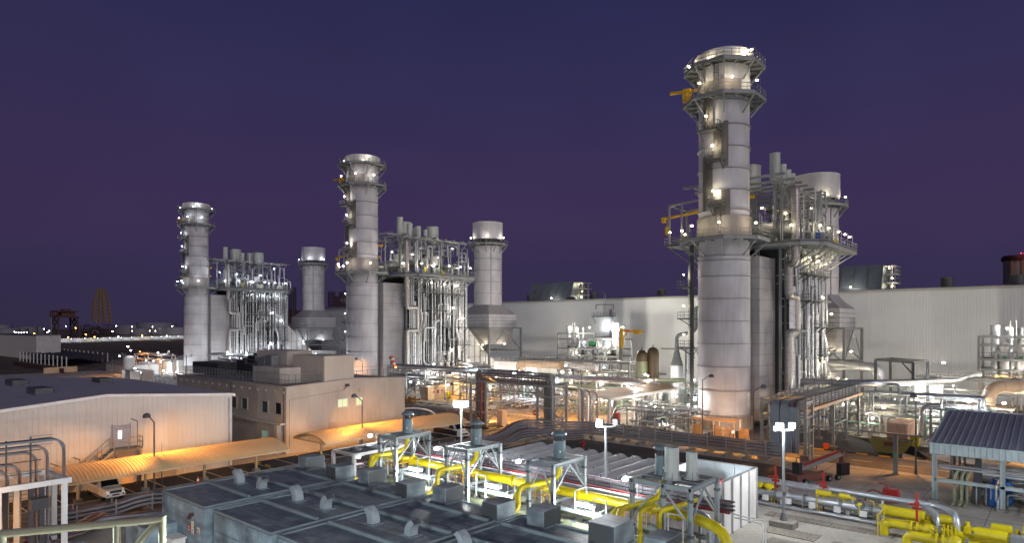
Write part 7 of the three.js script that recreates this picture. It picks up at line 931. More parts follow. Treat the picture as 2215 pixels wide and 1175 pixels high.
// shelter with gas bottles
{
  const T = place('bottle_shelter', 'low shelter with ribbed roof over orange gas bottles before the tallest stack', 'shelter', [-37.8, 0, -88]); let b = new B(); for (let k = 0; k < 16; k++) { const x = lerp(-41.2, -34.6, k / 16), c = new B(); c.box(x + .01, 2.5, -89.6, x + .4, 2.58, -87.2); c.mesh('roof_sheet', M.tan, T); } b.bar([-41.2, 2.42, -87.2], [-34.6, 2.42, -87.2], .1, .18); b.bar([-41.2, 2.42, -89.5], [-34.6, 2.42, -89.5], .1, .18); b.mesh('roof_beam', M.tan, T); for (const x of [-41, -37.8, -34.8]) for (const z of [-87.4, -89.4]) { const c = new B(); c.bar([x, 0, z], [x, 2.4, z], .12); c.mesh('post', M.tan, T); }
  [[-40.2, 'orange gas bottle rack at the left end under the low shelter'], [-37, 'orange gas bottle rack, left of the middle pair'], [-35.8, 'orange gas bottle rack, right of the middle pair'], [-33.6, 'orange gas bottle rack standing outside the shelter roof']].forEach(([x, l]) => { const R = place('bottle_rack', l, 'gas bottles', [x, 0, -88], 'orange gas bottle racks'); for (let k = 0; k < 5; k++) { const c = new B(), q = x - .48 + k * .24; c.lathe(q, -87.6, [[.11, .1], [.11, 1.4], [.04, 1.58], [.04, 1.7], [0, 1.7]], 12); c.mesh('gas_bottle', M.bottle, R); } const c = new B(); for (const y of [.35, 1.15]) c.bar([x - .65, y, -87.45], [x + .65, y, -87.45], .05); for (const s of [-.65, .65]) c.bar([x + s, 0, -87.6], [x + s, 1.6, -87.6], .06); c.box(x - .65, .04, -88.1, x + .65, .1, -87.4); c.mesh('rack_frame', M.bottle, R); });
}
// racks, rooms and pipes between the units
rack('pipe_rack', 'tall rack of many pale pipes behind the beige building, left of white rooms', 'x', -118, -80, -96, 4.4, [[4.4, 8], [6.4, 9]], { bay: 6.4, big: .3, brace: true, lamps: [[-92, 7.6, 1.8, 'cool', 90, .24], [-104, 5.6, 2.4, 'white', 40], [-86, 3.6, 2.4, 'white', 70, .24], [-98, 3.4, 2.4, 'warm', 60, .24], [-110, 3.4, 2.2, 'cool', 50]] });
rack('pipe_rack', 'low rack of green lit pipes behind the bridge tower, before olive vessels', 'x', -86, -58, -108, 5, [[3.2, 8], [5, 8]], { bay: 5.6, big: .34, green: .12, lamps: [[-62, 4.4, 2.8, 'cool', 60], [-68, 4.4, 2.8, 'white', 60], [-75, 4.4, 2.8, 'warm', 50], [-80, 2.6, 2.8, 'cool', 50], [-60, 6.6, 0, 'white', 50]] });
rack('pipe_rack', 'upper pipe bridge of parallel thin pipes crossing below the vessel structure', 'x', -112, -74, -128, 4, [[5.2, 8], [7.4, 9]], { bay: 7.6, big: .2, lamps: [[-90, 4.6, 2, 'white', 60], [-80, 4.6, 2, 'white', 60], [-100, 4.6, 2, 'cool', 70]], rail: true });
rack('pipe_rack', 'rack of silver pipes running back beside the nearest boiler tower', 'z', -100, -132, -31, 5, [[3.4, 7], [5.4, 8]], { bay: 6.4, big: .3, lamps: [[-106, 4.4, 2.6, 'warm', 40], [-114, 4.4, 2.6, 'warm', 40], [-122, 4.4, 2.6, 'white', 40]] });
rack('pipe_rack', 'rack of bent silver pipes in tiers right of the covered cable bridge', 'x', -21.5, -9, -107, 4, [[3, 6], [4.4, 7], [5.8, 7]], { bay: 4, big: .2, green: .06, lamps: [[-20, 4, 2.4, 'warm', 46, .24], [-14, 3.6, 2.4, 'white', 46], [-10, 5.6, 2.6, 'cool', 90, .24], [-17, 2, 2.2, 'warm', 30]] });
rack('pipe_rack', 'pipe bridge of thin parallel pipes crossing before the right hand vessel structure', 'x', -18, 12, -128, 4, [[5, 6], [7, 8]], { bay: 7.5, big: .22, rail: true, lamps: [[-14, 6, 2, 'white', 70, .24], [-4, 4.4, 2.2, 'warm', 60], [4, 6, 2.4, 'warm', 40], [-15.6, 9.6, 1, 'white', 60, .24]] });
rack('pipe_rack', 'low crowded pipe rack with lamps at the foot of the middle boiler tower', 'z', -100, -126, -118, 4.6, [[3, 8], [5, 8]], { bay: 6.5, big: .32, lamps: [[-104, 4, 2.6, 'cool', 80], [-112, 4, 2.6, 'cool', 80], [-119, 4, 2.6, 'cool', 80], [-108, 6.4, 0, 'cool', 60, .24]] });
rack('pipe_rack', 'rack of pipes seen in the gap between two farther stacks', 'x', -212, -142, -98, 5, [[4.6, 8], [6.6, 8]], { bay: 8, big: .32, lamps: [[-200, 7.6, 2, 'cool', 160, .24], [-188, 7.6, 2, 'cool', 160, .24], [-176, 7, 2, 'white', 120, .24], [-164, 7.4, 2, 'cool', 160, .24], [-152, 7, 2, 'white', 120, .24]] });
rack('pipe_rack', 'orange lit pipe bridge on a square portal by the small lit water tank', 'x', -236, -214, -84, 4, [[5, 5], [6.6, 6]], { bay: 11, big: .3, post: M.tan, lamps: [[-232, 4.4, 0, 'white', 36], [-226, 4.4, 0, 'cool', 36], [-220, 4.4, 0, 'cool', 36], [-230, 7.4, 2.6, 'sodium', 60, .2], [-216, 7.4, 2.4, 'cool', 40, .24]] });
{ // large pipes
  const big = (label, pts, r, m, bend, cat = 'pipe') => { const T = place('large_pipe', label, cat, [pts[0][0], 0, pts[0][2]], undefined); const b = new B(); b.pipe(pts, r, 20, bend); b.mesh('pipe_run', m, T); const L = pts.length, q = pts[Math.floor(L / 2)]; const c = new B(); c.bar([q[0], 0, q[2]], [q[0], q[1] - r, q[2]], .3); c.mesh('pipe_support', M.steel, T); const d = new B(); for (let k = 0; k + 1 < L; k++) { const a = pts[k], e = pts[k + 1], l = Math.hypot(e[0] - a[0], e[1] - a[1], e[2] - a[2]); for (let s = 2; s < l - 1; s += 2.4) { const t = s / l, u = (s + .07) / l; d.sweep([a.map((v, j) => lerp(v, e[j], t)), a.map((v, j) => lerp(v, e[j], u))], r + .015, 18, false); } } d.mesh('cladding_band', M.galv, T); return T; };
  const A = onZ(1124, 812, -112), C = onZ(1128, 786, -112), D = onZ(1215, 783, -112), Q = onZ(1300, 789, -112); big('fat tan pipe bending down beside the white room, right of the cable bridge', [[A[0], 5, -112], [A[0], C[1], -112], [D[0], C[1], -112]], .85, M.tan, 2.2); big('straight pale pipe lying high, lit orange, right of the fat tan bend', [onZ(1232, 790, -113), onZ(1290, 797, -113)], .6, M.whitePlain, 1);
  const E = onZ(2135, 872, -112), F2 = onZ(2140, 838, -112); big('fat tan pipe bend rising beside the yellow roofed pump shelter', [[E[0], .5, -112], [E[0], F2[1], -112], [E[0] + 5, F2[1], -118]], .85, M.tan, 2.4); big('straight pale pipe right of the fat tan bend at the right edge', [onZ(2182, 842, -116), onZ(2260, 847, -116)], .55, M.whitePlain, 1);
  big('silver pipe sweeping from the nearest boiler foot and bending down at its right', [onZ(1790, 785, -124), onZ(1800, 789, -124), onZ(1895, 795, -124), onZ(1903, 824, -124)], .8, M.aluPlain, 1.8); big('long silver pipe running level then turning back beside the vessel frame', [onZ(1732, 826, -104), onZ(1890, 829, -104), [-13.5, 7, -122], [-11.5, 7.6, -134]], .5, M.aluPlain, 1.6); big('second silver pipe under the long level one, turning down at a post', [onZ(1770, 834, -106), onZ(1945, 833, -106), onZ(1946, 865, -106)], .3, M.galv, .8);
  big('green coated pipe bend among bright lamps behind the pump shelter roof', [onZ(1316, 850, -112), onZ(1317, 832, -112), onZ(1345, 826, -112), onZ(1480, 823, -106)], .4, M.vesselGreen, 1.4); big('pale green pipe lying along the road beyond the bridge tower', [onZ(1205, 823, -104), onZ(1298, 816, -120)], .6, M.silver, 1); big('silver pipe hoop standing among valves right of the container', [onZ(1992, 930, -101), onZ(1993, 884, -101), onZ(2012, 876, -101), onZ(2035, 878, -101)], .3, M.aluPlain, .8);
}
{ // white rooms
  const room = (l, px0, px1, pt, Z, d, base = 0) => { const a = onZ(px0, pt, Z), c = onZ(px1, pt, Z), T = place('white_room', l, 'plant room', [a[0], 0, Z], 'white plant rooms'); let b = new B(); b.box(a[0], 0, Z - d, c[0], a[1], Z); b.mesh('wall', M.whitePlain, T); b = new B(); b.box(a[0] - .15, a[1], Z - d - .15, c[0] + .15, a[1] + .14, Z + .15); b.mesh('roof_slab', M.hallTrim, T); b = new B(); b.rail([[a[0], a[1] + .14, Z], [c[0], a[1] + .14, Z], [c[0], a[1] + .14, Z - d]], 1.1, 1.3, .035); b.mesh('railing', M.rail, T); b = new B(); b.box(a[0] + 1, 2.4, Z + .02, a[0] + 3.4, 4.2, Z + .07); b.mesh('door', M.beige, T); const e = new B(), xs = c[0] - 3; for (const s of [0, .9]) e.bar([xs, a[1], Z + .4 + s], [xs - 3.4, a[1] * .35, Z + .4 + s], .1, .25); for (let k = 0; k < 10; k++) { const t = k / 10; e.box(xs - t * 3.4 - .12, lerp(a[1], a[1] * .35, t), Z + .4, xs - t * 3.4 + .12, lerp(a[1], a[1] * .35, t) + .04, Z + 1.3); } e.mesh('stair_flight', M.rail, T); return [T, a, c]; };
  let [T, a, c] = room('white plant room with roof railing right of the middle boiler', 1069, 1160, 782, -118, 8); for (const [t, y, k, cd] of [[.04, 3.6, 'cool', 36], [.62, 4.8, 'white', 26], [.95, 5, 'cool', 34], [.8, 3.4, 'white', 20]]) lampGlow(T, [lerp(a[0], c[0], t), y, -116.6], k, cd, .24);
  [T, a, c] = room('brightly lit white plant room with blue railing left of the right hand racks', 1974, 2026, 832, -119, 6); for (const [t, y, k, cd] of [[.3, 4.4, 'cool', 44], [.9, 4.8, 'cool', 40], [.7, 2.4, 'cool', 30]]) lampGlow(T, [lerp(a[0], c[0], t), y, -115.6], k, cd, .24); { const b = new B(); b.rbox(c[0] - 1.6, 4.2, -119, c[0] - .3, 5.2, -118.2); b.mesh('wall_unit', M.silver, T); }
}
{ // steel portal frame beside the level pipes
  const T = place('portal_frame', 'dark grey open portal frame standing over two big silver pipes', 'steel frame', onZ(1940, 830, -118)), X0 = onZ(1893, 780, -118)[0], X1 = onZ(1974, 780, -112)[0], y = 10.2; for (const [x, z] of [[X0, -118], [X1, -112], [X0 + 1, -124], [X1 + 1, -118]]) { const b = new B(); b.ibeam([x, 0, z], [x, y, z], .4, .36); b.mesh('post', M.galvDark, T); } const b = new B(); b.bar([X0, y, -118], [X1, y, -112], .26, .36); b.bar([X0 + 1, y, -124], [X1 + 1, y, -118], .26, .36); b.bar([X0, y, -118], [X0 + 1, y, -124], .26, .36); b.bar([X1, y, -112], [X1 + 1, y, -118], .26, .36); b.bar([X1, 8.4, -112], [X1 - 1.6, y - .1, -113], .16); b.mesh('top_beam', M.galvDark, T);
  for (const [x, yy, z] of [[X1 - .4, 7.4, -111.6], [X1 - .4, 5.6, -111.6], [X1 + .4, 4, -111.4]]) lampGlow(T, [x, yy, z], 'white', 70, .24);
}
{ // valve and pump fields
  const f = (name, l, x0, x1, z0, z1, h, n, o, lamps, g) => { const T = place(name, l, 'pipework', [(x0 + x1) / 2, 0, (z0 + z1) / 2], g); cluster(T, x0, x1, z0, z1, h, n, o); for (const [x, y, z, k, cd, r] of lamps) lampGlow(T, [x, y, z], k, cd * dim, r ?? .2); return T; };
  f('valve_field', 'thicket of pipes and valves at the foot of the nearest boiler tower', -34, -26, -124, -103, 4.5, 40, { r: .3 }, [[-28, 4.6, -106, 'warm', 40], [-27, 3.2, -112, 'white', 40], [-28, 5, -119, 'warm', 50], [-33, 3.4, -101, 'warm', 50]]);
  f('valve_field', 'dense field of small pipes and valves around the orange container', -24, -8, -120, -103, 4.8, 64, { r: .2, green: .08 }, [[-21, 2.6, -102.6, 'white', 40], [-15, 5, -112, 'cool', 80, .24], [-11, 4.8, -104, 'cool', 80], [-9, 3, -110, 'cool', 60], [-18.6, 4.6, -118, 'warm', 60], [-7, 4.6, -116, 'warm', 80, .24]]);
  f('valve_field', 'field of pipes and green pumps left of the yellow roofed shelter', -7, 6, -118, -102, 4, 34, { r: .2, green: .15 }, [[-4, 4.4, -104, 'white', 70, .24], [0, 3, -110, 'warm', 50]]);
  f('valve_field', 'crowded white lit pipes between the tan container and the cable bridge', -99, -78, -118, -98, 5, 60, { r: .24, green: .06 }, [[-84, 6.6, -100, 'cool', 130, .24], [-92, 5, -102, 'cool', 90, .24], [-80, 3.6, -99, 'cool', 100, .24], [-88, 3, -108, 'white', 60], [-96, 3, -112, 'cool', 70]]);
  f('valve_field', 'green lit field of valves between the cable bridge and pump shelter', -76, -60, -106, -96, 3, 40, { r: .16, green: .15 }, [[-66, 3, -99, 'white', 40], [-72, 3, -98, 'cool', 40], [-62, 3.4, -103, 'white', 50]]);
  f('valve_field', 'pipes and cabinets behind the pump shelter, before the olive vessels', -72, -48, -134, -110, 5.5, 60, { r: .26, green: .12 }, [[-60, 5, -118, 'cool', 80, .24], [-54, 5.4, -116, 'white', 70], [-66, 5.4, -120, 'white', 70], [-64, 6.4, -130, 'white', 80], [-56, 6, -126, 'cool', 80], [-70, 7, -128, 'white', 90, .24], [-50, 5, -112, 'cool', 60]]);
  f('valve_field', 'low manifold of white valves seen under the cable bridge', -84, -74, -100, -94, 1.6, 44, { r: .12 }, [[-80, 2.4, -95.6, 'cool', 40], [-77, 2.4, -96, 'cool', 40]]);
  f('valve_field', 'bright tangle of pipes at the foot of the middle boiler tower', -124, -106, -128, -103, 5, 54, { r: .3 }, [[-118, 5.4, -104, 'cool', 110, .24], [-112, 5.4, -108, 'cool', 110, .24], [-121, 3.4, -112, 'cool', 90], [-110, 4, -120, 'cool', 90]]);
  f('valve_field', 'bright tangle of pipes at the foot of the farthest boiler tower', -217, -196, -126, -100, 5, 40, { r: .34 }, [[-214, 5, -104, 'cool', 150, .24], [-207, 6, -112, 'cool', 150, .24], [-200, 5, -108, 'cool', 150, .24], [-210, 4, -122, 'cool', 120]]);
  f('valve_field', 'lit pipework in the gap between the middle stack and the vent hood', -190, -150, -124, -104, 5.4, 40, { r: .34 }, [[-184, 6, -106, 'cool', 160, .24], [-172, 6, -108, 'cool', 160, .24], [-160, 6, -106, 'white', 140, .24], [-178, 4, -116, 'cool', 120]]);
}
{ // containers, cabinets, skip
  const box = (l, x0, x1, z0, z1, h, m, doorSide) => { const T = place('shipping_container', l, 'container', [(x0 + x1) / 2, 0, (z0 + z1) / 2], 'pale orange containers'); let b = new B(); b.ribs([x1, z1], [x1, z0], .15, h - .1, .38, -.05, 1, 0); b.ribs([x0, z1], [x1, z1], .15, h - .1, doorSide ? 9 : .38, -.05, 0, 1); b.poly([[x0, .1, z0], [x0, .1, z1], [x0, h, z1], [x0, h, z0]]); b.poly([[x0, .1, z0], [x0, h, z0], [x1, h, z0], [x1, .1, z0]]); b.mesh('side_wall', m, T); b = new B(); b.box(x0, h - .06, z0, x1, h, z1); b.mesh('roof', m, T); b = new B(); for (const x of [x0 + .06, x1 - .06]) for (const z of [z0 + .06, z1 - .06]) b.bar([x, 0, z], [x, h, z], .14); for (const y of [.08, h - .06]) { b.bar([x0, y, z1 - .02], [x1, y, z1 - .02], .12, .16); b.bar([x1 - .02, y, z0], [x1 - .02, y, z1], .12, .16); } b.mesh('corner_frame', m, T); for (const s of [0, 1]) { const c = new B(), w = (x1 - x0) / 2; c.box(x0 + s * w + .1, .25, z1 + .01, x0 + (s + 1) * w - .04, h - .2, z1 + .05); const d = c.mesh('door_leaf', m, T); const e = new B(); for (const t of [.3, .7]) e.cyl([x0 + (s + t) * w, .25, z1 + .08], [x0 + (s + t) * w, h - .2, z1 + .08], .025, 6); e.mesh('lock_bar', M.galv, d); } return T; };
  box('pale orange shipping container on the pad beside the green skip', -18.4, -16, -104, -98.1, 2.7, M.container);
  { const T = box('cream shipping container with red signs before the pipe racks', -104.6, -102.3, -97.9, -92, 2.8, M.tan); for (const [z, y, m] of [[-93.6, 1.5, M.red], [-94.8, 1.7, M.dark], [-94.8, 1.3, M.red], [-96, 1.7, M.red]]) { const b = new B(); b.box(-102.29, y, z - .3, -102.25, y + .3, z + .3); b.mesh('sign_plate', m, T); } }
  const cab = (l, px, py, w, h, d, m, name = 'control_cabinet') => { const p = onY(px, py, .1), T = place(name, l, 'cabinet', p); let b = new B(); b.rbox(p[0] - w / 2, .1, p[2] - d, p[0] + w / 2, h, p[2]); b.mesh('cabinet', m, T); b = new B(); b.box(p[0] - w / 2 + .1, .4, p[2], p[0] + w / 2 - .1, h - .2, p[2] + .03); const o = b.mesh('door', m, T); b = new B(); b.box(p[0] - w * .2, h * .55, p[2] + .03, p[0] + w * .2, h * .72, p[2] + .05); b.mesh('nameplate', M.galvDark, o); b = new B(); for (let k = 0; k < 6; k++) b.box(p[0] - w / 2 + .1 + k * (w - .2) / 6, h - .3, p[2] + .03, p[0] - w / 2 + .1 + (k + .5) * (w - .2) / 6, h - .15, p[2] + .05); b.mesh('vent_slot', M.dark, o); return T; };
  cab('white control cabinet with striped top edge standing behind the right container', 1953, 928, 2.1, 3.9, 1.5, M.whitePlain); cab('tall cream cabinet right of the cream container', 977, 855, 1.8, 4.2, 1.6, M.whitePlain); cab('white panel beside green pipe frames left of the blue roofed shed', 2038, 916, 4, 2.4, .4, M.whitePlain);
  const bin = (l, px, py, m, s = 1) => { const p = onY(px, py, .1), T = place('waste_bin', l, 'bin', p); let b = new B(); b.extrude([[p[0] - .34 * s, .15], [p[0] + .34 * s, .15], [p[0] + .42 * s, 1.15 * s], [p[0] - .42 * s, 1.15 * s]], 'z', p[2] - .8 * s, p[2]); b.mesh('bin_body', m, T); b = new B(); b.rbox(p[0] - .46 * s, 1.15 * s, p[2] - .85 * s, p[0] + .46 * s, 1.25 * s, p[2] + .05, .03); b.mesh('lid', m, T); b = new B(); for (const x of [-.3, .3]) b.cyl([p[0] + x * s, .12, p[2] - .75], [p[0] + x * s + .08, .12, p[2] - .75], .12, 10); b.mesh('wheel', M.dark, T); };
  bin('yellow wheeled bin at the corner of the right container', 1977, 967, M.yellow, 1.2); bin('yellow wheeled bin before the cream container', 966, 862, M.yellow, 1.2); bin('orange box bin standing by the yellow and black kerb', 1785, 972, M.orange, .65); bin('yellow drum bin among the pipes right of the container', 2011, 924, M.yellow, 1.1);
  { const p = onY(1936, 984), T = place('rubbish_skip', 'olive green rubbish skip with sloping ends at the road kerb', 'skip', [-16.4, .1, -90]); let b = new B(); const x0 = -18.8, x1 = -14.1, P = [[x0, 1.75], [x0 + 1, .25], [x1 - 1, .25], [x1, 1.75]]; b.extrude(P, 'z', -91, -90.9); b.extrude(P, 'z', -89.1, -89); for (const [a, c] of [[P[0], P[1]], [P[1], P[2]], [P[2], P[3]]]) b.poly([[a[0], a[1], -91], [c[0], c[1], -91], [c[0], c[1], -89], [a[0], a[1], -89]]); b.mesh('hull', M.olive, T); b = new B(); for (const z of [-91, -89]) b.bar([x0, 1.75, z], [x1, 1.75, z], .12, .14); for (const x of [x0, x1]) b.bar([x, 1.75, -91], [x, 1.75, -89], .12, .14); b.bar([x0 + .5, 1, -88.97], [x1 - .5, 1, -88.97], .06, .1); b.mesh('rim', M.olive, T); for (let k = 0; k < 5; k++) { b = new B(); b.bar([x1 - .12, 1.6, -90.8 + k * .4], [x1 - .96, .35, -90.8 + k * .4], .08); b.mesh('end_rib', M.olive, T); } b = new B(); b.box(-17, 1.1, -88.98, -16, 1.6, -88.94); b.mesh('faded_plate', M.rustDark, T); b = new B(); for (let k = 0; k < 12; k++) b.cbox(rr(x0 + .6, x1 - .6), rr(1.4, 1.7), rr(-90.7, -89.3), rr(.3, 1.1), rr(.1, .3), rr(.2, .6)); b.mesh('rubbish', M.rustDark, T, { kind: 'stuff' }); }
  { const p = onY(885, 870, .1), T = place('pallet_stack', 'wooden pallets and crates in orange light by the cream container', 'pallets', p); for (let k = 0; k < 9; k++) { const x = p[0] + (k % 3) * 1.5 - 2, y = .1 + Math.floor(k / 3) * .42, z = p[2] - (k % 2) * 1.2, b = new B(); for (let j = 0; j < 6; j++) b.box(x + j * .21, y + .3, z, x + j * .21 + .15, y + .34, z + 1.1); for (const q of [0, .5, 1]) b.box(x, y, z + q, x + 1.2, y + .3, z + q + .1); b.mesh('pallet', M.wood, T); } }
}
{ // windsock, road sign, odd poles
  let p = at(853, 800, 128), q = at(846, 771, 127), T = place('windsock', 'red and white windsock hanging before the middle boiler', 'windsock', [q[0], 0, q[2]]); let b = new B(); b.cyl([q[0], 0, q[2]], [q[0], q[1] + .3, q[2]], .05, 8); b.mesh('mast', M.galvDark, T); const e = at(855, 794, 127); for (let k = 0; k < 5; k++) { b = new B(); const t = k / 5, u = (k + 1) / 5; b.cyl(q.map((v, j) => lerp(v, e[j], t)), q.map((v, j) => lerp(v, e[j], u)), lerp(.48, .3, t), 14, lerp(.48, .3, u)); b.mesh('sock_band', k % 2 ? M.white : M.orangeRed, T); } lampGlow(T, at(856, 795, 126.6), 'sodium', 8, .16);
  p = onY(1157.5, 916); T = place('road_sign', 'round red stop sign at the road before the bridge tower', 'road sign', [p[0], 0, p[2]]); b = new B(); b.cyl([p[0], 0, p[2]], [p[0], 1.6, p[2]], .04, 8); b.mesh('pole', M.galv, T); b = new B(); const d = [FX * -1, 0, FZ * -1]; b.cyl([p[0], 1.7, p[2]], [p[0] + d[0] * .05, 1.7, p[2] + d[2] * .05], .42, 20); const m = b.mesh('sign_disc', M.red, T); b = new B(); for (const [s, u] of [[-.18, .2], [-.02, -.2], [.1, .2], [.22, -.2]]) b.bar([p[0] + RX * s + d[0] * .07, 1.7 - .13, p[2] + RZ * s + d[2] * .07], [p[0] + RX * s + d[0] * .07, 1.83, p[2] + RZ * s + d[2] * .07], .05, .02); b.bar([p[0] - RX * .2 + d[0] * .07, 1.7, p[2] - RZ * .2 + d[2] * .07], [p[0] + RX * .24 + d[0] * .07, 1.7, p[2] + RZ * .24 + d[2] * .07], .02, .05); b.mesh('sign_lettering', M.white, m);
  p = onY(1093, 918); T = place('info_board', 'small brown board on a pole before the bridge tower', 'sign', [p[0], 0, p[2]]); b = new B(); b.bar([p[0], 0, p[2]], [p[0], 2.2, p[2]], .1); b.mesh('pole', M.galvDark, T); b = new B(); b.cbox(p[0], 2, p[2], .3, .6, .3); b.mesh('board', M.rustDark, T);
}
{ // small lit water tank and its surroundings at left
  const p = onY(281, 836, 0), x = p[0], z = p[2], D = 21700 / 128.5, s = D / 1400, T = place('water_tank', 'small white water tank above a glowing pump room at left', 'tank', [x, 0, z]); let b = new B(); b.lathe(x, z, [[1.35, 4.6], [1.35, 7.4], [.9, 7.9], [0, 8.0]], 24); b.mesh('tank_shell', M.whitePlain, T); b = new B(); b.rail([[x - 1.3, 7.5, z + 1.2], [x + 1.3, 7.5, z + 1.2]], 1.1, 1, .04); b.mesh('railing', M.rail, T); b = new B(); b.box(x - 1.5, 4.3, z - 1.6, x + 12, 4.6, z + 1.6); b.mesh('roof_slab', M.hallTrim, T); for (const q of [-1.4, 1.2, 3.2, 12]) { b = new B(); b.box(x + q - .12, 0, z - 1.4, x + q + .12, 4.3, z + 1.4); b.mesh('wall_pier', M.beigeDark, T); } b = new B(); b.box(x - 1.4, 0, z - 1.6, x + 12, 4.3, z - 1.45); b.mesh('wall', M.white, T); b = new B(); b.box(x + 1.6, 0, z + 1.2, x + 4.6, 4.3, z + 1.4); b.mesh('front_wall', M.beige, T); for (const q of [0, 7, 10]) lampGlow(T, [x + q, 3.9, z - .4], 'cool', 7, .24); for (let k = 0; k < 5; k++) { b = new B(); b.cyl([x - .8 + k * 2.6, .1, z + .3], [x - .8 + k * 2.6, 1.3, z + .3], .3, 12); b.mesh('pump', M.galvDark, T); } lampGlow(T, [x - 4, 7.8, z + 1], 'cool', 14, .24); lampGlow(T, [x + 1, 9.4, z], 'cool', 8, .24); lampGlow(T, [x - 1, 10.4, z], 'white', 6, .24); lampGlow(T, [x + 9.6, 5.2, z + 2], 'cool', 9, .24);
  const F = place('wire_fence', 'pale cranked wire fence posts along the site edge at left', 'fence', onY(330, 835)); for (let k = 0; k < 14; k++) { const q = onY(256 + k * 12, 842, 0), c = new B(); c.bar([q[0], 0, q[2]], [q[0], 2.4, q[2]], .08); c.bar([q[0], 2.4, q[2]], [q[0] - .4, 2.9, q[2] + .3], .07); c.mesh('fence_post', M.white, F); }
  const S = onY(266, 822), g = place('notice_board', 'square board on a post lit orange beside the sand track', 'sign', S); b = new B(); b.bar([S[0], 0, S[2]], [S[0], 1.6, S[2]], .12); b.mesh('post', M.tanDark, g); b = new B(); b.cbox(S[0], 2.5, S[2], 1.3, 1.9, .1); b.mesh('board', M.tan, g);
}

// ---------- gas metering skid on the right ----------
{
  const T = place('metering_skid', 'gas metering skid of two long silver pipes with yellow regulators on low supports', 'pipe skid', [-15, 0, -58]); const Z1 = -59.2, Z2 = -57.6;
  let b = new B(); b.pipe([[-26, 1.7, Z1], [-7.6, 1.7, Z1], [-6.2, 1.7, -57.2], [-6.2, .1, -57]], .23, 18, .9); b.mesh('upper_pipe', M.silver, T); b = new B(); b.pipe([[-26, 1.5, Z1 - .7], [-8.8, 1.5, Z1 - .6], [-7.4, 1.6, -57], [-7.4, .1, -56.8]], .2, 18, .8); b.mesh('upper_pipe', M.silver, T);
  b = new B(); b.cyl([-27, .95, Z2], [-11, .95, Z2], .32, 20); b.mesh('lower_pipe', M.silver, T); b = new B(); b.pipe([[-21, .95, Z2 - .3], [-21, 1.75, Z2 - .6], [-15, 1.75, Z2 - .6]], .14, 12, .4); b.mesh('bypass_pipe', M.silver, T);
  for (const x of [-25, -22, -19.4, -17, -14.2, -12, -9.4]) { b = new B(); b.cyl([x, .95, Z2], [x + .12, .95, Z2], .42, 20); b.cyl([x + .14, .95, Z2], [x + .26, .95, Z2], .42, 20); b.mesh('flange', M.galv, T); b = new B(); b.ibeam([x + .6, 0, Z2], [x + .6, .64, Z2], .2, .2); b.mesh('pipe_support', M.white, T); b = new B(); b.bar([x + .6, 0, Z1], [x + .6, 1.48, Z1], .14); b.mesh('pipe_support', M.white, T); }
  b = new B(); b.cyl([-24, .25, -56.6], [-10, .25, -56.6], .09, 10); b.cyl([-24, .25, -57], [-10, .25, -57], .09, 10); b.mesh('skid_rail', M.silver, T); b = new B(); b.bar([-25, .1, -58.4], [-10, .1, -58.4], .2); b.mesh('skid_rail', M.galv, T);
  for (const x of [-20.7, -19.9]) { b = new B(); b.sweep([[x, 1.25, Z2], [x, 1.45, Z2], [x, 1.5, Z2], [x, 1.72, Z2], [x, 1.82, Z2]], [.2, .3, .42, .4, .1], 18); b.cyl([x, 1.5, Z2], [x, 1.58, Z2], .48, 18); b.mesh('regulator', M.yellow, T); }
  b = new B(); b.cyl([-21.8, 1.25, Z2], [-21, 1.25, Z2], .14, 12); b.cyl([-21.9, 1.25, Z2], [-21.8, 1.25, Z2], .22, 12); b.mesh('actuator', M.yellow, T);
  for (const [x, l, r] of [[-16, 1.1, .26], [-14.3, .8, .22]]) { b = new B(); b.sweep([[x, 1.7, Z2], [x + .1, 1.7, Z2], [x + l, 1.7, Z2], [x + l + .1, 1.7, Z2]], [r * .7, r, r, r * .7], 16); b.bar([x + l / 2, 1.2, Z2], [x + l / 2, 1.5, Z2], .14); b.cyl([x + l, 1.62, Z2], [x + l + .5, 1.62, Z2], .1, 10); b.mesh('actuator', M.yellow, T); }
  { b = new B(); const P = []; for (let k = 0; k <= 18; k++) { const a = k / 18 * 6.283; P.push([-12.6 + .34 * Math.cos(a), 1.35 + .34 * Math.sin(a), Z2 + .5]); } b.sweep(P, .03, 6, false); b.bar([-12.94, 1.35, Z2 + .5], [-12.26, 1.35, Z2 + .5], .03); b.bar([-12.6, 1.01, Z2 + .5], [-12.6, 1.69, Z2 + .5], .03); b.mesh('handwheel', M.steelDark, T); b = new B(); b.sph(-12.6, 1.35, Z2 + .45, .17); b.mesh('hub', M.yellow, T); }
  for (let k = 0; k < 22; k++) { const x = rr(-23.5, -11), z = rr(-58.6, -56.6), c = new B(), h = rr(.7, 2); c.pipe([[x, .1, z], [x, h, z], [x + rr(-.5, .5), h, z - .2]], .035, 6, .1); c.cyl([x, h * .6, z], [x, h * .6 + .16, z], .09, 8); c.mesh('instrument_line', rnd() < .35 ? M.yellow : M.silver, T); }
  for (let k = 0; k < 6; k++) { const x = -22 + k * 1.9, c = new B(); c.rbox(x, .55, -56.75, x + .5, 1, -56.55); c.mesh('junction_box', M.white, T); }
}
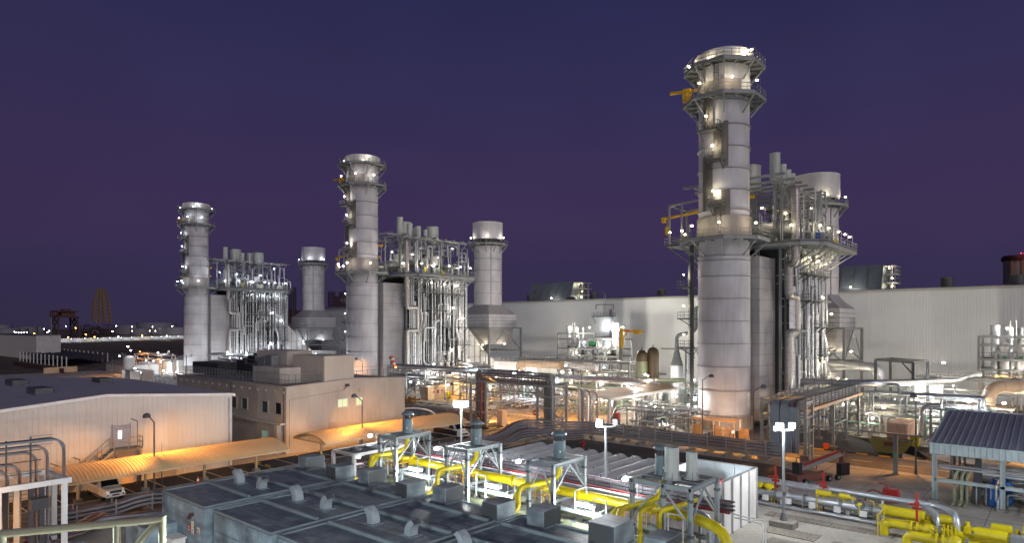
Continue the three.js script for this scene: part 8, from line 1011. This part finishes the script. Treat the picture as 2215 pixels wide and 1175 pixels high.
{ // yellow valve station at the bottom right corner
  const T = place('valve_station', 'bright yellow gas valve station with thick bends and actuators at bottom right', 'valve station', [-6, 0, -55.6]); const Z = -57.4;
  const cyl2 = (n, p, q, r, m = M.yellow) => { const b = new B(), t = (k) => p.map((v, j) => lerp(v, q[j], k)); b.sweep([p, t(.04), t(.96), q], [r * .85, r, r, r * .85], 20); return b.mesh(n, m, T); };
  cyl2('actuator', [-11, 1.15, Z], [-8.2, 1.15, Z], .42); cyl2('gearbox', [-7.4, 1.2, Z], [-6.2, 1.2, Z], .33); cyl2('actuator', [-2.4, 1.25, Z], [-.2, 1.25, Z], .42); cyl2('gearbox', [-4.2, 1.15, Z], [-3, 1.15, Z], .34);
  { const b = new B(); b.cyl([-9.4, .75, Z], [2, .75, Z], .2, 16); b.mesh('gas_pipe', M.yellow, T); for (const x of [-8, -5.6, -2.7, .2]) { const c = new B(); c.rbox(x - .22, .45, Z - .3, x + .22, 1, Z + .3); c.cyl([x, .9, Z], [x, 1.3, Z], .15, 12); c.mesh('valve_body', M.yellow, T); } }
  const bend = (z, x0, x1, r, y) => { let b = new B(); b.pipe([[x0, -.1, z], [x0, y, z], [x1, y, z]], r, 22, 1.1); b.mesh('gas_bend', M.yellow, T); for (const x of [x0 + 1.7, x0 + 2.05, x0 + 3.4]) { b = new B(); b.cyl([x, y, z], [x + .14, y, z], r + .14, 20); b.mesh('flange', x > x0 + 3 ? M.galv : M.yellow, T); const c = new B(); for (let k = 0; k < 10; k++) { const a = k * .628; c.cyl([x - .04, y + (r + .08) * Math.cos(a), z + (r + .08) * Math.sin(a)], [x + .18, y + (r + .08) * Math.cos(a), z + (r + .08) * Math.sin(a)], .03, 6); } c.mesh('bolt', M.galv, T, { kind: 'stuff' }); } b = new B(); b.sph(x0 + 2.8, y, z, .5, r + .16, r + .16, 16); b.mesh('ball_valve', M.yellow, T); };
  bend(-54.6, -10.4, -5.6, .3, .95); bend(-52.6, -8.6, 2, .32, .9);
  cyl2('actuator', [-4.9, 1.35, -54.6], [-3.1, 1.35, -54.6], .4); cyl2('gearbox', [-1.9, 1.3, -54.6], [-.8, 1.3, -54.6], .36); { const b = new B(); b.rbox(-3.0, 1, -54.9, -2.2, 1.6, -54.3); b.mesh('limit_box', M.galv, T); const c = new B(); c.cyl([-5.6, .9, -54.6], [2, .9, -54.6], .26, 16); c.mesh('gas_pipe', M.yellow, T); }
  { const b = new B(); b.cyl([-7.5, .9, -54.6], [-7, .9, -52.6], .16, 12); b.cyl([-6.4, .5, -54.2], [-5.9, 1.5, -54.2], .1, 10); for (let k = 0; k < 4; k++) b.cyl([-6.6 + k * .22, .8, -54], [-6.6 + k * .22, 1.7, -54], .06, 8); b.mesh('manifold', M.yellow, T); const c = new B(); c.rail([[-10.6, .2, -53.4], [-10.6, .2, -55.6], [-8.4, .2, -56.2]], 1.5, 2, .04, false, 0); c.mesh('yellow_railing', M.yellow, T); const d = new B(); d.bar([1.6, 0, -55], [1.6, 2.8, -55], .12); d.mesh('sample_post', M.silver, T); const e = new B(); e.pipe([[1.4, 2.9, -55], [1.4, 2.3, -55.3], [.6, 1.4, -55.3]], .05, 8); e.mesh('sample_line', M.yellow, T); const g = new B(); g.cyl([2, .5, -56.5], [9, .5, -56.5], .24, 14); g.cyl([2, .4, -55.4], [9, .4, -55.4], .16, 14); g.cyl([-3, .35, -53.6], [9, .35, -53.6], .18, 14); g.mesh('lower_pipe', M.silver, T); const h = new B(); h.box(-9.9, .02, -52.1, -9.4, .03, -51.6); h.mesh('drain_cover', M.galvDark, T); }
  { const b = new B(); b.box(-4.7, .98, -52.27, -3.7, 1.2, -52.24); b.mesh('label_plate', M.white, T); }
}
[[1677, 1090, 3.3, 'red hydrant post with crosshead left of the floodlight mast foot'], [1780, 1106, 3.3, 'red hydrant post between the two silver pipes and yellow actuators'], [1982, 1158, 3.2, 'tall dark red post rising in front of the yellow valves'], [1426, 1000, 1.5, 'short red hydrant beside the far tank ends'], [1262, 975, 1.3, 'short red hydrant at the tank yard edge, nearest the lamp mast']].forEach(([px, py, h, l]) => { const p = onY(px, py), T = place('hydrant_post', l, 'hydrant', p, 'red hydrant posts'); let b = new B(); b.cyl([p[0], 0, p[2]], [p[0], h, p[2]], .085, 12); b.mesh('standpipe', M.red, T); b = new B(); b.cyl([p[0] - .3, h * .62, p[2]], [p[0] + .3, h * .62, p[2]], .09, 10); b.cbox(p[0], h * .72, p[2], .3, .3, .3); b.cyl([p[0], h * .72, p[2]], [p[0] - .5, h * .72, p[2] + .3], .07, 8); b.mesh('valve_head', M.red, T); });
{ const p = onY(1915, 1090), T = place('hose_reel_box', 'red hose reel box with a bent pipe handle on the concrete yard', 'hose reel', p); let b = new B(); b.rbox(p[0] - .2, .25, p[2] - .6, p[0] + 1, 1.35, p[2] + .4); b.mesh('box', M.red, T); b = new B(); b.pipe([[p[0] - .2, .8, p[2]], [p[0] - 1, 1.1, p[2]], [p[0] - 1.6, .7, p[2]], [p[0] - 1.6, 0, p[2]]], .06, 8, .3); b.pipe([[p[0], 0, p[2] - .5], [p[0], 1.6, p[2] - .5], [p[0] - .7, 1.6, p[2] - .5]], .05, 8, .3); b.mesh('pipe_handle', M.redPipe, T); }
// folded crane lorry
{
  const a = onY(1722, 1046), c = onY(1826, 1030), T = place('crane_boom', 'folded red and grey lorry crane boom parked on the concrete yard', 'lorry crane', [a[0], 0, a[2]]), q = (t, y, s = 0) => { const dx = c[0] - a[0], dz = c[2] - a[2], l = Math.hypot(dx, dz); return [a[0] + dx * t - dz / l * s, y, a[2] + dz * t + dx / l * s]; };
  let b = new B(); b.bar(q(.05, 1.5), q(.95, 2.5), .5, .55); b.mesh('boom', M.galv, T); b = new B(); b.bar(q(.1, 1.75, .12), q(.9, 2.75, .12), .3, .22); b.bar(q(.2, 1.2, -.35), q(.95, 2.2, -.35), .16, .2); b.mesh('ram_beam', M.redPipe, T); b = new B(); b.bar(q(-.02, 1.5), q(.05, 1.5), .8, 1.1); b.mesh('counterweight', M.dark, T); b = new B(); b.bar(q(.95, .2), q(.93, 2.6), .5, .4); b.bar(q(.88, .2), q(.93, 1.8), .3, .3); b.mesh('mast_foot', M.rustRed, T); b = new B(); b.cyl(q(.9, 2.7, -.3), q(.9, 2.7, .3), .28, 12); b.mesh('head_sheave', M.steelDark, T);
  b = new B(); b.bar(q(-.1, .5), q(.6, .5), 1.5, .3); b.bar(q(-.12, .8), q(.35, .8), 1.6, .3); b.mesh('chassis', M.rustRed, T); for (const t of [.02, .5, .68]) for (const s of [-.8, .8]) { const o = q(t, .3, s), e = q(t, .3, s + Math.sign(s) * .25), d = new B(); d.cyl(o, e, .3, 18); const w = d.mesh('wheel', M.rubber, T); const g = new B(); g.cyl(q(t, .3, s + Math.sign(s) * .24), q(t, .3, s + Math.sign(s) * .27), .16, 12); g.mesh('rim', M.galv, w); } b = new B(); b.bar(q(.8, .9, .4), q(.98, .9, .4), .6, 1.2); b.mesh('engine_cover', M.dark, T);
  const H = onY(1742, 1012), R = place('hydrant_rail', 'low red hoop rail behind the folded crane', 'railing', H); b = new B(); for (let k = 0; k < 3; k++) b.pipe([[H[0] + k * .8 - 1, 0, H[2]], [H[0] + k * .8 - 1, 1, H[2]], [H[0] + k * .8 - .5, 1, H[2]], [H[0] + k * .8 - .5, 0, H[2]]], .05, 8, .15); b.mesh('hoop', M.redPipe, R);
}
// open shed with blue roof
{
  const T = place('open_shed', 'open sided shed with dark blue ribbed roof over vessels at the right edge', 'shed', [0, 0, -73]), X0 = -9.3, X1 = 13, Z0 = -67.6, Z1 = -79.4;
  const n = 44; let b = new B(); for (let k = 0; k < n; k++) { const x0 = lerp(X0, X1, k / n), x1 = lerp(X0, X1, (k + 1) / n), w = x1 - x0, S = [[x0, 0], [x0 + w * .74, 0], [x0 + w * .8, .06], [x0 + w * .94, .06], [x1, 0]]; for (let j = 0; j < 4; j++) b.poly([[S[j][0], 5.25 + S[j][1], Z0 + .3], [S[j + 1][0], 5.25 + S[j + 1][1], Z0 + .3], [S[j + 1][0], 7.05 + S[j + 1][1], Z1], [S[j][0], 7.05 + S[j][1], Z1]]); } b.mesh('roof_sheet', M.navyRoof, T);
  b = new B(); b.ribs([X0, Z0 + .2], [X1, Z0 + .2], 4.35, 5.25, .42, .05, 0, 1); b.mesh('fascia_sheet', M.shedSteel, T); b = new B(); b.box(X0, 5.2, Z0 + .1, X1, 5.32, Z0 + .34); b.bar([X0, 5.2, Z0 + .3], [X0, 7, Z1], .12, .2); b.bar([X0, 7.05, Z1], [X1, 7.05, Z1], .3, .12); b.mesh('edge_trim', M.shedSteel, T);
  for (const x of [-9, -4.2, 1, 6.5, 12]) for (const z of [-67.9, -79]) { const c = new B(); c.ibeam([x, 0, z], [x, z > -70 ? 5 : 6.8, z], .36, .34); const m = c.mesh('column', M.shedSteel, T); const d = new B(); d.cbox(x, .1, z, .8, .2, .8); d.mesh('plinth', M.block, m); }
  b = new B(); b.ibeam([-9, 2, -67.9], [12, 2, -67.9], .3, .24); b.ibeam([-9, 2.4, -79], [12, 2.4, -79], .3, .24); for (const x of [-9, -4.2, 1, 6.5]) b.bar([x, 4.95, -67.9], [x, 6.6, -79], .2, .3); b.mesh('tie_beam', M.shedSteel, T); trayLevel(T, [[-9, 3.3, -68.3], [12, 3.3, -68.3]], .5, 1, 4); { const c = new B(); c.cyl([-9, 3, -68.6], [12, 3, -68.6], .09, 10); c.cyl([-4, 2.75, -68.8], [12, 2.75, -68.8], .13, 10); c.mesh('service_pipe', M.silver, T); }
  b = new B(); for (const [x, z] of [[-8, -72], [-7.6, -72], [-7.2, -72]]) b.cyl([x, 0, z], [x, 4.6, z], .1, 10); b.mesh('riser_pipe', M.galvDark, T, { kind: 'stuff' }); for (const x of [-7.6, -7.1, -6.7]) { const c = new B(); c.pipe([[x, .2, -67], [x, .3, -68.2], [x, 2.4, -68.4], [x + .4, 3.2, -69]], .11, 10, .3); c.mesh('hose_pipe', M.vesselGreen, T); } { const c = new B(); c.extrude([[-6.5, .2], [-6, .1], [-5.6, 1.5], [-5.7, 4.2], [-6.1, 4.3], [-6.3, 2]], 'z', -68.9, -68.6); c.mesh('hanging_cover', M.casingDark, T); }
  for (const [x, z, l] of [[-4.9, -69.2, 'blue upright pressure vessel in front under the blue roofed shed'], [-4, -70.3, 'blue upright pressure vessel behind the front one under the shed']]) { const V = place('blue_vessel', l, 'vessel', [x, 0, z], 'blue upright vessels under the shed'); let c = new B(); c.lathe(x, z, [[.2, .1], [.38, .14], [.38, 1.75], [.3, 1.98], [.12, 2.1], [0, 2.12]], 24); c.mesh('shell', M.blue, V); c = new B(); c.cyl([x, 2.1, z], [x, 2.4, z], .08, 10); c.bar([x - .3, 2.35, z], [x + .5, 2.2, z], .08); c.sph(x, 2.3, z, .16); c.mesh('valve_head', M.motorBlue, V); c = new B(); for (let k = 0; k < 11; k++) { const y = 1.62 - k * .09; c.box(x - .2, y, z + .36, x - .12, y + .06, z + .372); } c.mesh('lettering', M.white, V); }
  { const V = place('white_tank_unit', 'white boxed tank unit with lids under the blue roofed shed', 'tank unit', [-2, 0, -74]); let c = new B(); c.rbox(-6.4, .3, -76.4, -1, 3.2, -72, .06); c.mesh('casing', M.whitePlain, V); for (const x of [-5, -2.6]) { c = new B(); c.rbox(x, 3.2, -74.6, x + 1, 3.32, -73.8); c.mesh('lid', M.white, V); } for (const [x, y] of [[-2.4, 2], [-2, 1.5], [-2.8, 1.5], [-2.2, 2.5]]) { c = new B(); c.cyl([x, y, -72], [x, y, -71.9], .14, 10); c.mesh('nozzle', M.steelDark, V); } c = new B(); for (const x of [-6, -3.6, -1.4]) c.bar([x, 0, -72.2], [x, .3, -72.2], .3); c.mesh('foot', M.galv, V); }
  { const V = place('shed_pipework', 'crowded small pipes and valves around the blue vessels', 'pipework', [-3, 0, -70]); cluster(V, -5.6, 6, -72, -68.6, 2.2, 26, { r: .1 }); const W = place('pump_package', 'white framed equipment at the very right under the shed', 'equipment', [4, 0, -72]); const c = new B(); for (const x of [2, 4, 6]) { c.bar([x, 0, -71], [x, 3, -71], .14); c.bar([x, 3, -71], [x, 3, -75], .14); } c.bar([2, 3, -71], [6, 3, -71], .14); c.mesh('frame', M.white, W); const d = new B(); d.rbox(2.4, .4, -74.6, 5.6, 2.6, -71.6); d.mesh('unit', M.whitePlain, W); }
  lampGlow(T, [-2, 4.3, -75], 'sodium', 30, .2);
}
// yellow roofed shelter at right
{
  const T = place('pump_cover', 'small shelter with yellow lit roof on white posts behind the blue roofed shed', 'shelter', [-8.6, 0, -109]); for (let k = 0; k < 12; k++) { const b = new B(), x = lerp(-11.8, -5.4, k / 12); b.box(x + .01, 4.6 + k * .005, -110.4, x + .52, 4.68 + k * .005, -107.8); b.mesh('roof_sheet', M.tan, T); } let b = new B(); for (const z of [-110.3, -107.9]) b.bar([-11.8, 4.5, z], [-5.4, 4.5, z], .14, .24); b.mesh('roof_beam', M.whitePlain, T); for (const x of [-11.4, -8.6, -5.8]) for (const z of [-110.2, -108]) { const c = new B(); c.bar([x, 0, z], [x, 4.5, z], .18); c.mesh('post', M.whitePlain, T); } lampGlow(T, [-10.6, 5.6, -107], 'white', 90, .24);
  const R = place('guard_railing', 'pale guard railing lit orange behind the blue shed roof', 'railing', [0, 0, -104]); b = new B(); b.rail([[-10, 1.6, -104.4], [8, 1.6, -104.4]], 1.6, 1.3, .05, false, .12); b.mesh('railing', M.tan, R); b = new B(); b.box(-10, 1.4, -106, 8, 1.6, -104.4); b.mesh('walkway', M.grate, R); for (let x = -10; x <= 8; x += 3) { b = new B(); b.bar([x, 0, -104.5], [x, 1.4, -104.5], .2); b.mesh('post', M.galv, R); }
}
{ // concrete trench covers in the yard
  const T = thing('trench_covers', '', '', [-14, 0, -50]); T.userData = { kind: 'structure' }; T.W = [-14, 0, -50];
  const row = (x0, z0, dx, dz, n, w, l) => { for (let k = 0; k < n; k++) { const b = new B(), x = x0 + dx * k, z = z0 + dz * k; if (dx) b.box(x + .015, .01, z - l / 2, x + w - .015, .05 + rr(0, .012), z + l / 2); else b.box(x - l / 2, .01, z + .015, x + l / 2, .05 + rr(0, .012), z + w - .015); const m = b.mesh('cover_slab', M.pad, T); const c = new B(); for (const s of [-.36, .36]) if (dx) c.cbox(x + w / 2, .066, z + s * l, .09, .008, .09); else c.cbox(x + s * l, .066, z + w / 2, .09, .008, .09); c.mesh('lifting_eye', M.steelDark, m); } };
  row(-19, -54.6, .62, 0, 15, .62, 1.3); row(-17.6, -50.4, .62, 0, 6, .62, 1.8); row(-12.9, -49.4, .62, 0, 8, .62, 2.4); row(-15.6, -48.6, 0, .62, 14, .62, 2); row(-12.6, -47.4, 0, .62, 8, .62, 1.5);
  const j = new B(); for (let x = -20; x < 10; x += 5) j.box(x, .007, -79, x + .04, .012, -60); for (let z = -78; z < -60; z += 4.6) j.box(-20, .007, z, 12, .013, z + .04); j.mesh('expansion_joint', M.dark, T);
}
{ // lamp masts lighting the enclosures from beside the lookout, just outside the view
  const mk = (l, x, z, h, cd) => { const T = place('floodlight_mast', l, 'floodlight', [x, 0, z], 'white floodlight masts'); let b = new B(); b.cyl([x, 0, z], [x, h, z], .14, 12, .1); b.mesh('pole', M.galv, T); b = new B(); b.rbox(x - .3, h, z - .2, x + .3, h + .45, z + .15); const m = b.mesh('floodlight_head', M.steelDark, T); b = new B(); b.cbox(x, h + .2, z - .25, .46, .36, .08); b.mesh('lamp_glass', GL.tube, m); const L = new THREE.PointLight(new THREE.Color().setRGB(.84, .95, 1), cd); L.position.set(0, h + .1, -.6); L.shadow.radius = 20; L.name = 'lamp_light'; L.castShadow = true; T.add(L); };
  mk('floodlight mast lighting the enclosure fronts from beside the lookout', -24, 9, 9, 1400); mk('second floodlight mast lighting the enclosure roofs, beyond the right of the lookout', -8, -6, 8, 950); mk('floodlight mast at the yard edge beyond the valve station', 8, -50, 10, 800);
}
renderer.render(scene, camera);
